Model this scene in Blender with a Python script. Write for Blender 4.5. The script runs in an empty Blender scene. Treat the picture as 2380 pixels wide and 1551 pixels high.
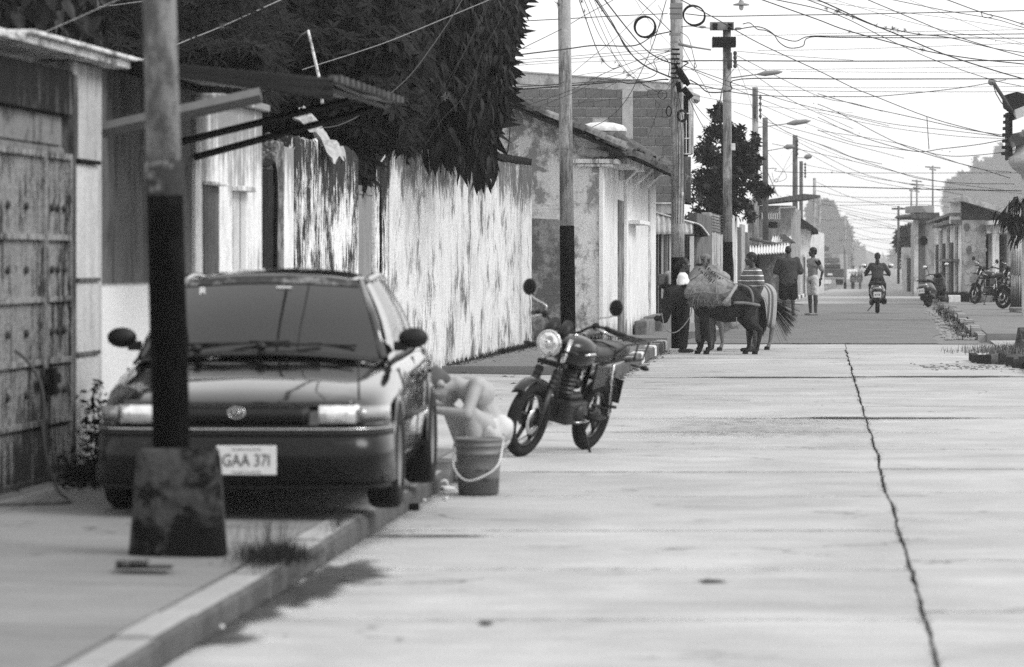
import bpy, bmesh, math, random
import numpy as np
from mathutils import Vector, Matrix, noise as mnoise
R = random.Random(7)
scene = bpy.context.scene
COL = scene.collection

# ------------------------------------------------------------------ camera, light, exposure
F = 9000.0          # focal length measured in pixels of the 2380-wide study copy
CX, HY = 1190.0, 608.0
CAMZ = 1.55
cam_d = bpy.data.cameras.new('camera'); cam = bpy.data.objects.new('camera', cam_d); COL.objects.link(cam)
scene.camera = cam
cam.location = (0, 0, CAMZ); cam.rotation_euler = (math.radians(90), 0, 0)
cam_d.sensor_width = 36; cam_d.lens = 36 * F / 2380
cam_d.shift_y = -(775.5 - HY) / 2380
cam_d.clip_start = 0.5; cam_d.clip_end = 6000
cam_d.dof.use_dof = True; cam_d.dof.focus_distance = 66; cam_d.dof.aperture_fstop = 4.0

world = bpy.data.worlds.new('World'); scene.world = world; world.use_nodes = True
wt = world.node_tree; wt.nodes.clear()
SUN_EL, SUN_AZ = math.radians(44), math.radians(112)    # azimuth measured from +Y (north) clockwise
wo = wt.nodes.new('ShaderNodeOutputWorld'); wb = wt.nodes.new('ShaderNodeBackground')
ws = wt.nodes.new('ShaderNodeTexSky'); ws.sky_type = 'NISHITA'; ws.sun_disc = False
ws.sun_elevation = SUN_EL; ws.sun_rotation = SUN_AZ; ws.air_density = 1.5; ws.dust_density = 6; ws.ozone_density = 1
wg = wt.nodes.new('ShaderNodeRGBToBW'); wm = wt.nodes.new('ShaderNodeMix'); wm.data_type = 'RGBA'
wm.inputs[0].default_value = 0.78; wm.inputs[7].default_value = (14.5, 14.5, 14.5, 1)
wt.links.new(ws.outputs[0], wg.inputs[0]); wt.links.new(wg.outputs[0], wm.inputs[6])
wt.links.new(wm.outputs[2], wb.inputs[0]); wb.inputs[1].default_value = 0.10
wt.links.new(wb.outputs[0], wo.inputs[0])

sun_d = bpy.data.lights.new('sun', 'SUN'); sun = bpy.data.objects.new('sun', sun_d); COL.objects.link(sun)
sun_d.energy = 1.9; sun_d.angle = math.radians(24); sun_d.color = (1, 1, 1)
sd = Vector((math.sin(SUN_AZ) * math.cos(SUN_EL), math.cos(SUN_AZ) * math.cos(SUN_EL), math.sin(SUN_EL)))
sun.rotation_euler = sd.to_track_quat('Z', 'Y').to_euler()
sun.location = sd * 60

vs = scene.view_settings
scene.display_settings.display_device = 'sRGB'
vs.view_transform = 'Standard'; vs.look = 'None'; vs.gamma = 1; vs.exposure = 0.10; vs.use_curve_mapping = False
scene.render.engine = 'CYCLES'
scene.cycles.use_denoising = False
scene.cycles.max_bounces = 6; scene.cycles.diffuse_bounces = 3; scene.cycles.glossy_bounces = 3
scene.cycles.transmission_bounces = 4; scene.cycles.volume_bounces = 1; scene.cycles.transparent_max_bounces = 6
scene.cycles.caustics_reflective = False; scene.cycles.caustics_refractive = False
scene.cycles.use_light_tree = False

# ------------------------------------------------------------------ measuring helpers
def P(px, py, Y):
    """point at depth Y seen at (px,py) of the study copy"""
    return Vector(((px - CX) / F * Y, Y, CAMZ - (py - HY) / F * Y))
def gz(Y):
    pts = [(-50, 0), (70, 0), (85, .07), (100, .17), (125, .15), (150, .10), (190, 0), (250, -.23), (330, -1.0), (600, -1.4), (6000, -1.4)]
    for (a, za), (b, zb) in zip(pts, pts[1:]):
        if Y <= b:
            t = (Y - a) / (b - a); return za + (zb - za) * t
    return pts[-1][1]
def kerb_x(Y): return -1.08 + .0742 * (Y - 18.2) if Y < 50 else -2.716 + .08 * Y if Y < 68 else 2.724 + .097 * (Y - 68)
def crack_x(Y): return .453 + .0795 * Y
def rkerb_x(Y): return 9.0 + .094 * (Y - 75)

class Frame:
    """street-side frame: origin (X0,Y0) on the wall line, local +Y runs down the street, local +X points to the street"""
    def __init__(s, X0, Y0, slope):
        s.X0, s.Y0, s.s = X0, Y0, slope; s.rz = -math.atan(slope); s.k = math.sqrt(1 + slope * slope)
    def t(s, px):
        k = (px - CX) / F; return (k * s.Y0 - s.X0) / (s.s - k) * s.k
    def Y(s, t): return s.Y0 + t / s.k
    def z(s, py, t): return CAMZ - (py - HY) / F * s.Y(t)

# ------------------------------------------------------------------ mesh helpers
class MB:
    def __init__(s): s.v = []; s.f = []; s.sm = []
    def add(s, vs, fs, smooth=False):
        n = len(s.v); s.v += [tuple(v) for v in vs]; s.f += [tuple(i + n for i in f) for f in fs]; s.sm += [smooth] * len(fs); return s
    def box(s, x0, x1, y0, y1, z0, z1):
        return s.add([(x0,y0,z0),(x1,y0,z0),(x1,y1,z0),(x0,y1,z0),(x0,y0,z1),(x1,y0,z1),(x1,y1,z1),(x0,y1,z1)],
                     [(0,3,2,1),(4,5,6,7),(0,1,5,4),(1,2,6,5),(2,3,7,6),(3,0,4,7)])
    def prism(s, poly, axis, a, b, smooth=False):
        """polygon of (u,v) extruded from a to b along axis 'x','y' or 'z'"""
        def m(u, v, w): return {'x': (w, u, v), 'y': (u, w, v), 'z': (u, v, w)}[axis]
        n = len(poly); vs = [m(u, v, a) for u, v in poly] + [m(u, v, b) for u, v in poly]
        fs = [tuple(range(n))[::-1], tuple(range(n, 2 * n))] + [(i, (i + 1) % n, n + (i + 1) % n, n + i) for i in range(n)]
        return s.add(vs, fs, smooth)
    def tube(s, pts, r, n=6, cap=True, smooth=True):
        pts = [Vector(p) for p in pts]; rs = r if isinstance(r, (list, tuple)) else [r] * len(pts)
        vs = []; fs = []; up = Vector((0, 0, 1)); prev = None
        for i, p in enumerate(pts):
            d = (pts[min(i + 1, len(pts) - 1)] - pts[max(i - 1, 0)])
            d = d.normalized() if d.length > 1e-9 else Vector((0, 0, 1))
            if prev is None:
                a = d.cross(up if abs(d.z) < .95 else Vector((1, 0, 0))).normalized()
            else:
                a = (prev - d * prev.dot(d)); a = a.normalized() if a.length > 1e-6 else d.orthogonal().normalized()
            prev = a; b = d.cross(a)
            for k in range(n):
                t = 2 * math.pi * k / n; vs.append(p + (a * math.cos(t) + b * math.sin(t)) * rs[i])
        for i in range(len(pts) - 1):
            for k in range(n):
                fs.append((i*n+k, i*n+(k+1)%n, (i+1)*n+(k+1)%n, (i+1)*n+k))
        if cap: fs += [tuple(range(n))[::-1], tuple(range((len(pts)-1)*n, len(pts)*n))]
        return s.add(vs, fs, smooth)
    def lathe(s, prof, n=16, c=(0,0,0), axis='z', smooth=True, cap=False):
        vs = []; fs = []
        for (r, h) in prof:
            for k in range(n):
                t = 2 * math.pi * k / n; a, b = r * math.cos(t), r * math.sin(t)
                v = {'z': (a, b, h), 'y': (a, h, b), 'x': (h, a, b)}[axis]
                vs.append((v[0]+c[0], v[1]+c[1], v[2]+c[2]))
        m = len(prof)
        for i in range(m - 1):
            for k in range(n): fs.append((i*n+k, i*n+(k+1)%n, (i+1)*n+(k+1)%n, (i+1)*n+k))
        if cap: fs += [tuple(range(n))[::-1], tuple(range((m-1)*n, m*n))]
        return s.add(vs, fs, smooth)
    def torus(s, R_, r, n=24, m=8, c=(0,0,0), axis='x', smooth=True, sx=1.0):
        prof = [(R_ + r * math.cos(2*math.pi*j/m), r * sx * math.sin(2*math.pi*j/m)) for j in range(m)] 
        return s.lathe(prof + [prof[0]], n, c, axis, smooth)
    def ball(s, c, r, n=10, m=7, smooth=True):
        rx, ry, rz = (r, r, r) if not isinstance(r, (tuple, list)) else r
        vs = [(c[0], c[1], c[2] - rz)]; fs = []
        for j in range(1, m):
            ph = -math.pi/2 + math.pi * j / m
            for k in range(n):
                t = 2*math.pi*k/n; vs.append((c[0]+rx*math.cos(ph)*math.cos(t), c[1]+ry*math.cos(ph)*math.sin(t), c[2]+rz*math.sin(ph)))
        vs.append((c[0], c[1], c[2] + rz)); top = len(vs) - 1
        for k in range(n): fs.append((0, 1+(k+1)%n, 1+k))
        for j in range(m - 2):
            for k in range(n):
                a = 1+j*n; b = a+n; fs.append((a+k, a+(k+1)%n, b+(k+1)%n, b+k))
        a = 1+(m-2)*n
        for k in range(n): fs.append((a+k, a+(k+1)%n, top))
        return s.add(vs, fs, smooth)
    def loft(s, rings, smooth=True, close=True, cap=True):
        n = len(rings[0]); vs = [v for r in rings for v in r]; fs = []
        for i in range(len(rings)-1):
            for k in range(n if close else n-1): fs.append((i*n+k, i*n+(k+1)%n, (i+1)*n+(k+1)%n, (i+1)*n+k))
        if cap: fs += [tuple(range(n))[::-1], tuple(range((len(rings)-1)*n, len(rings)*n))]
        return s.add(vs, fs, smooth)
    def grid(s, fn, nu, nv, smooth=True):
        vs = [fn(i/(nu-1), j/(nv-1)) for j in range(nv) for i in range(nu)]
        fs = [(j*nu+i, j*nu+i+1, (j+1)*nu+i+1, (j+1)*nu+i) for j in range(nv-1) for i in range(nu-1)]
        return s.add(vs, fs, smooth)
    def mesh(s, name):
        me = bpy.data.meshes.new(name); me.from_pydata([tuple(v) for v in s.v], [], s.f)
        me.polygons.foreach_set('use_smooth', s.sm); me.update(); return me

def tagp(o, label=None, cat=None, group=None, kind=None):
    if label: o['label'] = label
    if cat: o['category'] = cat
    if group: o['group'] = group
    if kind: o['kind'] = kind
    return o
def link(name, me, mat, parent=None, **kw):
    o = bpy.data.objects.new(name, me); COL.objects.link(o)
    if mat is not None and len(me.materials) == 0: me.materials.append(mat)
    if parent is not None: o.parent = parent
    tagp(o, **kw); return o
def obj(name, mb, mat, parent=None, bevel=0, solid=0, **kw):
    me = mb.mesh(name) if isinstance(mb, MB) else mb
    o = link(name, me, mat, parent, **kw)
    if solid:
        m = o.modifiers.new('s', 'SOLIDIFY'); m.thickness = solid; m.offset = -1
    if bevel:
        m = o.modifiers.new('b', 'BEVEL'); m.width = bevel; m.segments = 2; m.limit_method = 'ANGLE'
    return o
def thing(name, label, cat, loc=(0,0,0), rz=0, group=None, kind=None):
    o = bpy.data.objects.new(name, None); COL.objects.link(o); o.empty_display_size = .3
    o.location = loc; o.rotation_euler = (0, 0, rz)
    return tagp(o, label, cat, group, kind)
def npmesh(name, V, Fq):
    """fast mesh from numpy verts (n,3) and faces (m,k)"""
    me = bpy.data.meshes.new(name); V = np.asarray(V, dtype=np.float32); Fq = np.asarray(Fq, dtype=np.int32); k = Fq.shape[1]
    me.vertices.add(len(V)); me.vertices.foreach_set('co', V.ravel())
    me.loops.add(Fq.size); me.loops.foreach_set('vertex_index', Fq.ravel())
    me.polygons.add(len(Fq)); me.polygons.foreach_set('loop_start', np.arange(0, Fq.size, k, dtype=np.int32))
    me.polygons.foreach_set('loop_total', np.full(len(Fq), k, dtype=np.int32))
    me.update(calc_edges=True); me.validate(); return me
def scatter_mesh(name, T, Fq, mats):
    """template verts T (n,3), faces Fq, repeated by a list of 4x4 matrices"""
    T = np.asarray(T); Fq = np.asarray(Fq); n = len(T)
    Ms = np.array([[list(r) for r in m] for m in mats])
    V = np.einsum('mij,nj->mni', Ms[:, :3, :3], T) + Ms[:, None, :3, 3]
    FF = (Fq[None] + (np.arange(len(mats)) * n)[:, None, None]).reshape(-1, Fq.shape[1])
    return npmesh(name, V.reshape(-1, 3), FF)
def copy_tree(o, parent=None):
    c = o.copy(); COL.objects.link(c)
    if parent is not None: c.parent = parent
    for ch in list(o.children): copy_tree(ch, c)
    return c
def bake(o):
    """apply an object's modifiers into its mesh"""
    dg = bpy.context.evaluated_depsgraph_get(); ev = o.evaluated_get(dg)
    me = bpy.data.meshes.new_from_object(ev); old = o.data; mats = [m for m in old.materials]
    o.modifiers.clear(); o.data = me; me.materials.clear()
    for m in mats: me.materials.append(m)
    bpy.data.meshes.remove(old); return o
def spline(pts, n=8):
    """Catmull-Rom through points"""
    pts = [Vector(p) for p in pts]
    if len(pts) < 3:
        return [pts[0].lerp(pts[-1], i / n) for i in range(n + 1)]
    out = []; q = [pts[0] * 2 - pts[1]] + pts + [pts[-1] * 2 - pts[-2]]
    for i in range(1, len(q) - 2):
        for k in range(n):
            t = k / n; a, b, c, d = q[i-1], q[i], q[i+1], q[i+2]
            out.append(.5 * ((2*b) + (c-a)*t + (2*a-5*b+4*c-d)*t*t + (-a+3*b-3*c+d)*t*t*t))
    out.append(pts[-1]); return out

# ------------------------------------------------------------------ materials (all grey: the photograph is black and white)
class NT:
    def __init__(s, name):
        s.m = bpy.data.materials.new(name); s.m.use_nodes = True; s.t = s.m.node_tree; s.b = s.t.nodes['Principled BSDF']
    def n(s, typ, **kw):
        nd = s.t.nodes.new(typ)
        for k, v in kw.items(): setattr(nd, k, v)
        return nd
    def l(s, a, b): s.t.links.new(a, b)
    def coord(s, scale=(1,1,1), world=False):
        if world: src = s.n('ShaderNodeNewGeometry').outputs['Position']
        else: src = s.n('ShaderNodeTexCoord').outputs['Object']
        mp = s.n('ShaderNodeMapping'); mp.inputs['Scale'].default_value = scale; s.l(src, mp.inputs[0]); return mp.outputs[0]
    def noise(s, vec, scale=5, detail=6, rough=.6, dist=0):
        nd = s.n('ShaderNodeTexNoise'); nd.inputs['Scale'].default_value = scale; nd.inputs['Detail'].default_value = detail
        nd.inputs['Roughness'].default_value = rough; nd.inputs['Distortion'].default_value = dist; s.l(vec, nd.inputs['Vector']); return nd.outputs[0]
    def rng(s, v, a, b, c, d, clamp=True, smooth=False):
        nd = s.n('ShaderNodeMapRange'); nd.clamp = clamp
        if smooth: nd.interpolation_type = 'SMOOTHSTEP'
        for i, x in enumerate((a, b, c, d)): nd.inputs[i+1].default_value = x
        s.l(v, nd.inputs[0]); return nd.outputs[0]
    def math(s, op, a, b=None, c=None):
        nd = s.n('ShaderNodeMath', operation=op)
        for i, x in enumerate((a, b, c)):
            if x is None: continue
            if isinstance(x, (int, float)): nd.inputs[i].default_value = x
            else: s.l(x, nd.inputs[i])
        return nd.outputs[0]
    def mix(s, f, a, b):
        nd = s.n('ShaderNodeMix'); nd.data_type = 'FLOAT'
        for i, x in ((0, f), (2, a), (3, b)):
            if isinstance(x, (int, float)): nd.inputs[i].default_value = x
            else: s.l(x, nd.inputs[i])
        return nd.outputs[0]
    def sep(s, vec, i):
        nd = s.n('ShaderNodeSeparateXYZ'); s.l(vec, nd.inputs[0]); return nd.outputs[i]
    def bump(s, h, strength=.3, dist=.02):
        nd = s.n('ShaderNodeBump'); nd.inputs['Strength'].default_value = strength; nd.inputs['Distance'].default_value = dist
        s.l(h, nd.inputs['Height']); s.l(nd.outputs[0], s.b.inputs['Normal'])
    def out(s, val, rough=.85, metal=0, spec=.3, coat=0, coatr=.05):
        s.b.inputs['Roughness'].default_value = rough if isinstance(rough, (int, float)) else .5
        if not isinstance(rough, (int, float)): s.l(rough, s.b.inputs['Roughness'])
        s.b.inputs['Metallic'].default_value = metal; s.b.inputs['Specular IOR Level'].default_value = spec
        s.b.inputs['Coat Weight'].default_value = coat; s.b.inputs['Coat Roughness'].default_value = coatr
        if isinstance(val, (int, float)): s.b.inputs['Base Color'].default_value = (val, val, val, 1)
        else: s.l(val, s.b.inputs['Base Color'])
        return s.m
MC = {}
def flat(name, v, rough=.6, metal=0, spec=None, coat=0, coatr=.05, var=.12, scale=12, rnd=0, bump=0):
    if name in MC: return MC[name]
    if spec is None: spec = .06 if v < .05 else (.15 if v < .2 else .3)
    t = NT(name); c = t.coord(); nz = t.noise(c, scale, 5)
    val = t.rng(nz, .25, .75, v * (1 - var), v * (1 + var))
    if rnd:
        oi = t.n('ShaderNodeObjectInfo'); k = t.rng(oi.outputs['Random'], 0, 1, 1 - rnd, 1 + rnd); val = t.math('MULTIPLY', val, k)
    if bump: t.bump(nz, bump, .01)
    MC[name] = t.out(val, rough, metal, spec, coat, coatr); return MC[name]
def plaster(name, light, dark, ztop=3, topd=1.0, top=.35, base=.3, based=.3, cover=.5, sx=7, sz=.55, blotch=.35, speck=.15, soft=.12, bump=.4, patch=None, zone=None, zbase=0):
    """weathered wall: vertical run-off streaks, mould from the top edge, splash zone at the foot, fine speckle"""
    t = NT(name); c = t.coord((sx, sx, sz)); c1 = t.coord((1, 1, 1)); z = t.sep(c1, 2)
    st = t.noise(c, 1.6, 8, .66); bl = t.noise(c1, 1.3, 6, .6, .3); fine = t.noise(c1, 34, 4, .7); c2 = t.coord((sx*3, sx*3, sz*4)); st2 = t.noise(c2, 2.2, 5, .7)
    tb = t.rng(z, ztop - topd, ztop, 0, top, smooth=True)
    bb = t.rng(z, zbase, zbase + based, base, 0)
    dv = lambda n_, g: t.math('MULTIPLY', t.math('SUBTRACT', n_, .5), g)
    a = t.math('ADD', dv(st, 1.7), dv(bl, blotch * 2)); a = t.math('ADD', a, dv(st2, .7))
    a = t.math('ADD', a, tb); a = t.math('ADD', a, bb)
    mid = (1 - 2 * cover) * .42
    k = t.rng(a, mid - soft, mid + soft, 0, 1)
    gm = t.noise(t.coord((1, 1, .7)), 4.3, 7, .7); gl = t.noise(c1, .9, 3); wash = t.rng(t.math('ADD', gm, t.math('MULTIPLY', gl, .5)), .70, .92, 0, .5)
    val = t.mix(k, t.mix(wash, light, (light + dark) * .42), dark)
    sp = t.rng(fine, .35, .65, 1 - speck, 1 + speck * .6); val = t.math('MULTIPLY', val, sp)
    if patch:                     # (scale, threshold, value): lost plaster showing another tone
        pn = t.noise(c1, patch[0], 5, .55, .6); pk = t.rng(pn, patch[1], patch[1] + .02, 0, 1); val = t.mix(pk, val, patch[2])
    if zone:                      # (z0, value): painted dado with ragged edge
        zz = t.math('ADD', z, t.math('MULTIPLY', fine, .05)); zk = t.rng(zz, zone[0], zone[0] + .03, 1, 0); val = t.mix(zk, val, t.math('MULTIPLY', sp, zone[1]))
    t.bump(t.math('ADD', fine, bl), bump, .02)
    MC[name] = t.out(val, .9, 0, .02 if light < .1 else .12); return MC[name]

def concrete_mat(name, v, stain=.5, scale=.8, world=True, lines=True, rnd=.06, rough=.9, gloss=.12, amt=1.0):
    t = NT(name); c = t.coord((1,1,1), world)
    big = t.noise(c, scale, 8, .62, .4); fine = t.noise(c, 60, 3, .7)
    cs = t.coord((.35, 2.2, 1), world); brush = t.noise(cs, 3.2, 7, .65)
    val = t.rng(big, .3, .7, v * (1 - .16 * amt), v * (1 + .10 * amt))
    val = t.math('MULTIPLY', val, t.rng(brush, .3, .7, 1 - .10 * amt, 1 + .06 * amt))
    val = t.math('MULTIPLY', val, t.rng(fine, .3, .7, .88, 1.10))
    sn = t.noise(c, scale * 2.6, 6, .7, .8); sk = t.rng(sn, .64, .74, 0, stain); val = t.mix(sk, val, v * .45)
    ds = t.coord((.5, 1.2, 1), world); dn = t.noise(ds, 1.1, 9, .75); dk = t.rng(dn, .58, .66, 0, stain * .6); val = t.mix(dk, val, v * .68)
    # pits and grit, hairline cracks
    g1 = t.noise(t.coord((1, .55, 1), world), 26, 4, .8); val = t.mix(t.rng(g1, .66, .72, 0, .55), val, v * .38)
    g2 = t.noise(t.coord((1, .5, 1), world), 9, 6, .8); val = t.mix(t.rng(g2, .60, .70, 0, .40), val, v * .55)
    vo = t.n('ShaderNodeTexVoronoi', feature='DISTANCE_TO_EDGE'); vo.inputs['Scale'].default_value = .55; vo.inputs['Randomness'].default_value = 1
    mpn = t.n('ShaderNodeVectorMath', operation='ADD'); nzv = t.n('ShaderNodeTexNoise'); nzv.inputs['Scale'].default_value = 2.2; nzv.inputs['Detail'].default_value = 7; base_c = t.coord((.7, 1.1, 1), world); t.l(base_c, nzv.inputs['Vector']); t.l(base_c, mpn.inputs[0]); t.l(nzv.outputs['Color'], mpn.inputs[1]); t.l(mpn.outputs[0], vo.inputs['Vector'])
    ck = t.rng(vo.outputs['Distance'], .004, .014, .75, 0); cm = t.rng(t.noise(base_c, .6, 3), .52, .6, 0, 1); val = t.mix(t.math('MULTIPLY', ck, cm), val, v * .25)
    if rnd:
        oi = t.n('ShaderNodeObjectInfo'); val = t.math('MULTIPLY', val, t.rng(oi.outputs['Random'], 0, 1, 1 - rnd, 1 + rnd))
    t.bump(t.math('ADD', fine, brush), .35, .012)
    MC[name] = t.out(val, rough, 0, gloss); return MC[name]
# ================================================================== SETTING: ground, road, kerbs, pavements
m_slab = concrete_mat('road_concrete', .41, .45, .7, amt=1.5)
m_side = concrete_mat('pavement_concrete', .20, .6, 1.0, rnd=.08)
m_kerb = concrete_mat('kerb_concrete', .30, .7, 2.0)
m_asph = concrete_mat('asphalt_patch', .17, .5, .9, rnd=0, amt=1.3)
m_soil = concrete_mat('soil', .13, .5, 2.0, rnd=0)
m_far = concrete_mat('far_road', .34, .5, .5, rnd=0)
m_land = flat('bare_land', .16, .95, var=.4, scale=.3)

m_kface = concrete_mat('dark_kerb_face', .10, .5, 3.0, amt=2.0)  # darker tone for the upright kerb faces, top stays paler

def strip(name, xl, xr, Ys, dz, mat, thick=0, **kw):
    mb = MB(); L = []
    for Y in Ys:
        a, b = xl(Y), xr(Y); z = gz(Y) + dz; L.append(((a, Y, z), (b, Y, z)))
    vs = [p for q in L for p in q]; fs = [(2*i, 2*i+1, 2*i+3, 2*i+2) for i in range(len(L)-1)]
    mb.add(vs, fs)
    if thick:
        n = len(vs); mb.add([(v[0], v[1], v[2] - thick) for v in vs], [])
        for i in range(len(L)-1):
            mb.f += [(2*i+1, 2*i+1+n, 2*i+3+n, 2*i+3), (2*i, 2*i+2, 2*i+2+n, 2*i+n)]; mb.sm += [False, False]
        mb.f += [(0, n, n+1, 1), (2*len(L)-2, 2*len(L)-1, 2*len(L)-1+n, 2*len(L)-2+n)]; mb.sm += [False, False]
    return obj(name, mb, mat, kind='structure', **kw)
def rngf(a, b, st):
    n = max(1, int(round((b - a) / st))); return [a + (b - a) * i / n for i in range(n + 1)]

# wide ground sheet
mb = MB(); Ys = [-30, 40, 70, 85, 100, 125, 150, 190, 250, 330, 600, 1500, 4500]; Xs = [-1500, -60, -5, 0, 15, 30, 60, 1500]
vs = [(x, y, gz(y) - .045) for y in Ys for x in Xs]; nx = len(Xs)
mb.add(vs, [(j*nx+i, j*nx+i+1, (j+1)*nx+i+1, (j+1)*nx+i) for j in range(len(Ys)-1) for i in range(nx-1)])
obj('ground', mb, m_land, kind='structure')

# road bed under the slabs (seen in the joints and the long crack)
road = strip('road', lambda Y: kerb_x(Y) - .02, lambda Y: rkerb_x(Y) + .3, rngf(4, 72.8, 4), -.022, m_soil)
jl = [5.5, 8.6, 11.2, 14.0, 16.75, 19.5, 22.3, 25.5, 28.5, 31.9, 35.1, 38.2, 41.6, 44.9, 48.3, 51.7, 55.1, 58.6, 62.0, 65.4, 69.0, 72.4]
jr = [5.5, 8.2, 11.3, 14.1, 17.1, 20.05, 23.2, 26.0, 28.9, 31.9, 35.0, 38.25, 41.4, 45.2, 48.6, 52.1, 55.6, 59.0, 62.3, 65.7, 69.2, 72.4]
_cr = {}
def crack_j(Y):                       # ragged line of the long crack
    k = round(Y * 4)
    return .035 * mnoise.noise(Vector((k * .10, 3.1, 0))) + .010 * mnoise.noise(Vector((k * .9, 7.7, 0)))
for side, J in ((0, jl), (1, jr)):
    for a, b in zip(J, J[1:]):
        ys = rngf(a + .008, b - .008, .25); mbs = MB(); n = len(ys); dz = R.uniform(-.003, .003); tilt = R.uniform(-.02, .02)
        yy = lambda Y, X: Y + tilt * (X - 1)
        half = .009 if a < 60 else .009
        row = []
        for Y in ys:
            c = crack_x(Y) + crack_j(Y) if Y < 68.5 else crack_x(Y) + .02
            wv = half * (1 + .7 * mnoise.noise(Vector((Y * 2.3, side * 9, 1))))
            x0, x1 = (kerb_x(Y), c - wv) if side == 0 else (c + wv, rkerb_x(Y) + .25)
            row.append((x0, x1, Y))
        top = [p for (x0, x1, Y) in row for p in ((x0, Y + tilt*0, dz), (x1, Y, dz))]
        bot = [(x, y, -.03) for x, y, z in top]
        fs = [(2*i, 2*i+1, 2*i+3, 2*i+2) for i in range(n-1)]; m = 2*n
        fs += [(2*i+1, 2*i+1+m, 2*i+3+m, 2*i+3) for i in range(n-1)] + [(2*i, 2*i+2, 2*i+2+m, 2*i+m) for i in range(n-1)]
        fs += [(0, m, m+1, 1), (2*n-2, 2*n-1, 2*n-1+m, 2*n-2+m)]
        mbs.add(top + bot, fs); obj('slab', mbs, m_slab, road)
# weeds growing in the crack
def grass_blades(n, posf, h=(.03, .09), w=.006, lean=.5, seed=3):
    rr = random.Random(seed); V = []; Fq = []
    for i in range(n):
        x, y, z = posf(rr); a = rr.uniform(0, 6.283); hh = rr.uniform(*h); l = rr.uniform(0, lean) * hh
        dx, dy = math.cos(a), math.sin(a); px_, py_ = -dy * w * .5, dx * w * .5; k = len(V)
        V += [(x-px_, y-py_, z), (x+px_, y+py_, z), (x+px_*.7+dx*l*.4, y+py_*.7+dy*l*.4, z+hh*.6), (x-px_*.7+dx*l*.4, y-py_*.7+dy*l*.4, z+hh*.6),
              (x+dx*l+px_*.1, y+dy*l+py_*.1, z+hh), (x+dx*l-px_*.1, y+dy*l-py_*.1, z+hh)]
        Fq += [(k, k+1, k+2, k+3), (k+3, k+2, k+4, k+5)]
    return npmesh('grass', V, Fq)
m_weed = flat('weed', .018, .8, var=.4, scale=30, rnd=.2)
def _cp(rr):
    Y = 12 + 56 * rr.random() ** 1.0
    if mnoise.noise(Vector((Y * .8, 5, 5))) < -.12: Y += 1.0
    return crack_x(Y) + crack_j(Y) + rr.gauss(0, .011), Y, -.02
link('crack_weeds', grass_blades(4200, _cp, (.012, .036), .007, 1.2, 5), m_weed, kind='stuff', label='low weeds growing along the long crack in the concrete road', cat='weeds')
# asphalt and far road
asph = strip('asphalt_road', lambda Y: kerb_x(Y) + .02, lambda Y: rkerb_x(Y) - .55 - (.25 if Y < 80 else 0) + .1*mnoise.noise(Vector((Y*.4,0,0))), rngf(72.45, 128, 2), .012, m_asph, thick=.05)
strip('concrete_gutter', lambda Y: rkerb_x(Y) - 1.2, lambda Y: rkerb_x(Y) + .02, rngf(72.45, 200, 4), -.004, m_side)
strip('far_road', lambda Y: kerb_x(Y), lambda Y: rkerb_x(Y) + .4, rngf(128, 330, 6), .004, m_far, thick=.05)
strip('cross_street', lambda Y: rkerb_x(Y) + .26, lambda Y: 60, rngf(61, 74.9, 4), -.002, m_slab)
# painted/grit patches on the road, thin sheets
def soft_mat(name, v, edge=1.0, nscale=6, thr=.5):
    """thin stain whose cover thins out towards a ragged rim (vertex attribute 'fade')"""
    t = NT(name); c = t.coord((.8, 1.6, 1), True); n1 = t.noise(c, nscale, 8, .75); at_ = t.n('ShaderNodeAttribute'); at_.attribute_name = 'fade'
    k = t.math('ADD', t.math('MULTIPLY', at_.outputs['Fac'], edge), t.math('MULTIPLY', t.math('SUBTRACT', n1, .5), 2.4)); n3 = t.noise(t.coord((1, 1.4, 1), True), 45, 3, .8); k = t.math('ADD', k, t.math('MULTIPLY', t.math('SUBTRACT', n3, .5), .9)); kk = t.rng(k, thr - .05, thr + .5, 0, .92)
    t.out(v, .95, 0, .05); o_ = [n for n in t.t.nodes if n.type == 'OUTPUT_MATERIAL'][0]; mx = t.n('ShaderNodeMixShader'); tr = t.n('ShaderNodeBsdfTransparent')
    t.l(kk, mx.inputs[0]); t.l(tr.outputs[0], mx.inputs[1]); t.l(t.b.outputs[0], mx.inputs[2]); t.l(mx.outputs[0], o_.inputs[0]); MC[name] = t.m; return t.m
def fade_attr(me, vals):
    at_ = me.attributes.new('fade', 'FLOAT', 'POINT'); at_.data.foreach_set('value', vals)
def blotch(name, cx, cy, rx, ry, mat, z=.006, n=40, seed=1, rough=.45):
    rr = random.Random(seed); mb = MB(); rim = []; mid = []
    for k in range(n):
        a = 2*math.pi*k/n; q = 1 + rough * .7 * mnoise.noise(Vector((math.cos(a)*1.7+seed*3.3, math.sin(a)*1.7, 0)))
        rim.append((cx + rx*1.35*q*math.cos(a), cy + ry*1.35*q*math.sin(a), z)); mid.append((cx + rx*.6*q*math.cos(a), cy + ry*.6*q*math.sin(a), z))
    mb.add([(cx, cy, z)] + mid + rim, [(0, 1+k, 1+(k+1) % n) for k in range(n)] + [(1+k, 1+n+k, 1+n+(k+1) % n, 1+(k+1) % n) for k in range(n)])
    o = obj(name, mb, mat, kind='structure'); fade_attr(o.data, [1.0] + [.85]*n + [0.0]*n); return o
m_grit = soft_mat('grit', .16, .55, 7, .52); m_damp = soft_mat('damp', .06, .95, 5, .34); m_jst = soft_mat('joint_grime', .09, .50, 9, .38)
def spot(name, px, py, wpx, hpx, mat, seed, z=.006, rough=.45):
    Y = 13950 / (py - HY); Y0 = 13950 / (py + hpx/2 - HY); Y1 = 13950 / (py - hpx/2 - HY)
    return blotch(name, (px-CX)/F*Y, (Y0+Y1)/2, wpx/2/F*Y, (Y1-Y0)/2, mat, z, seed=seed, rough=rough)
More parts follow.
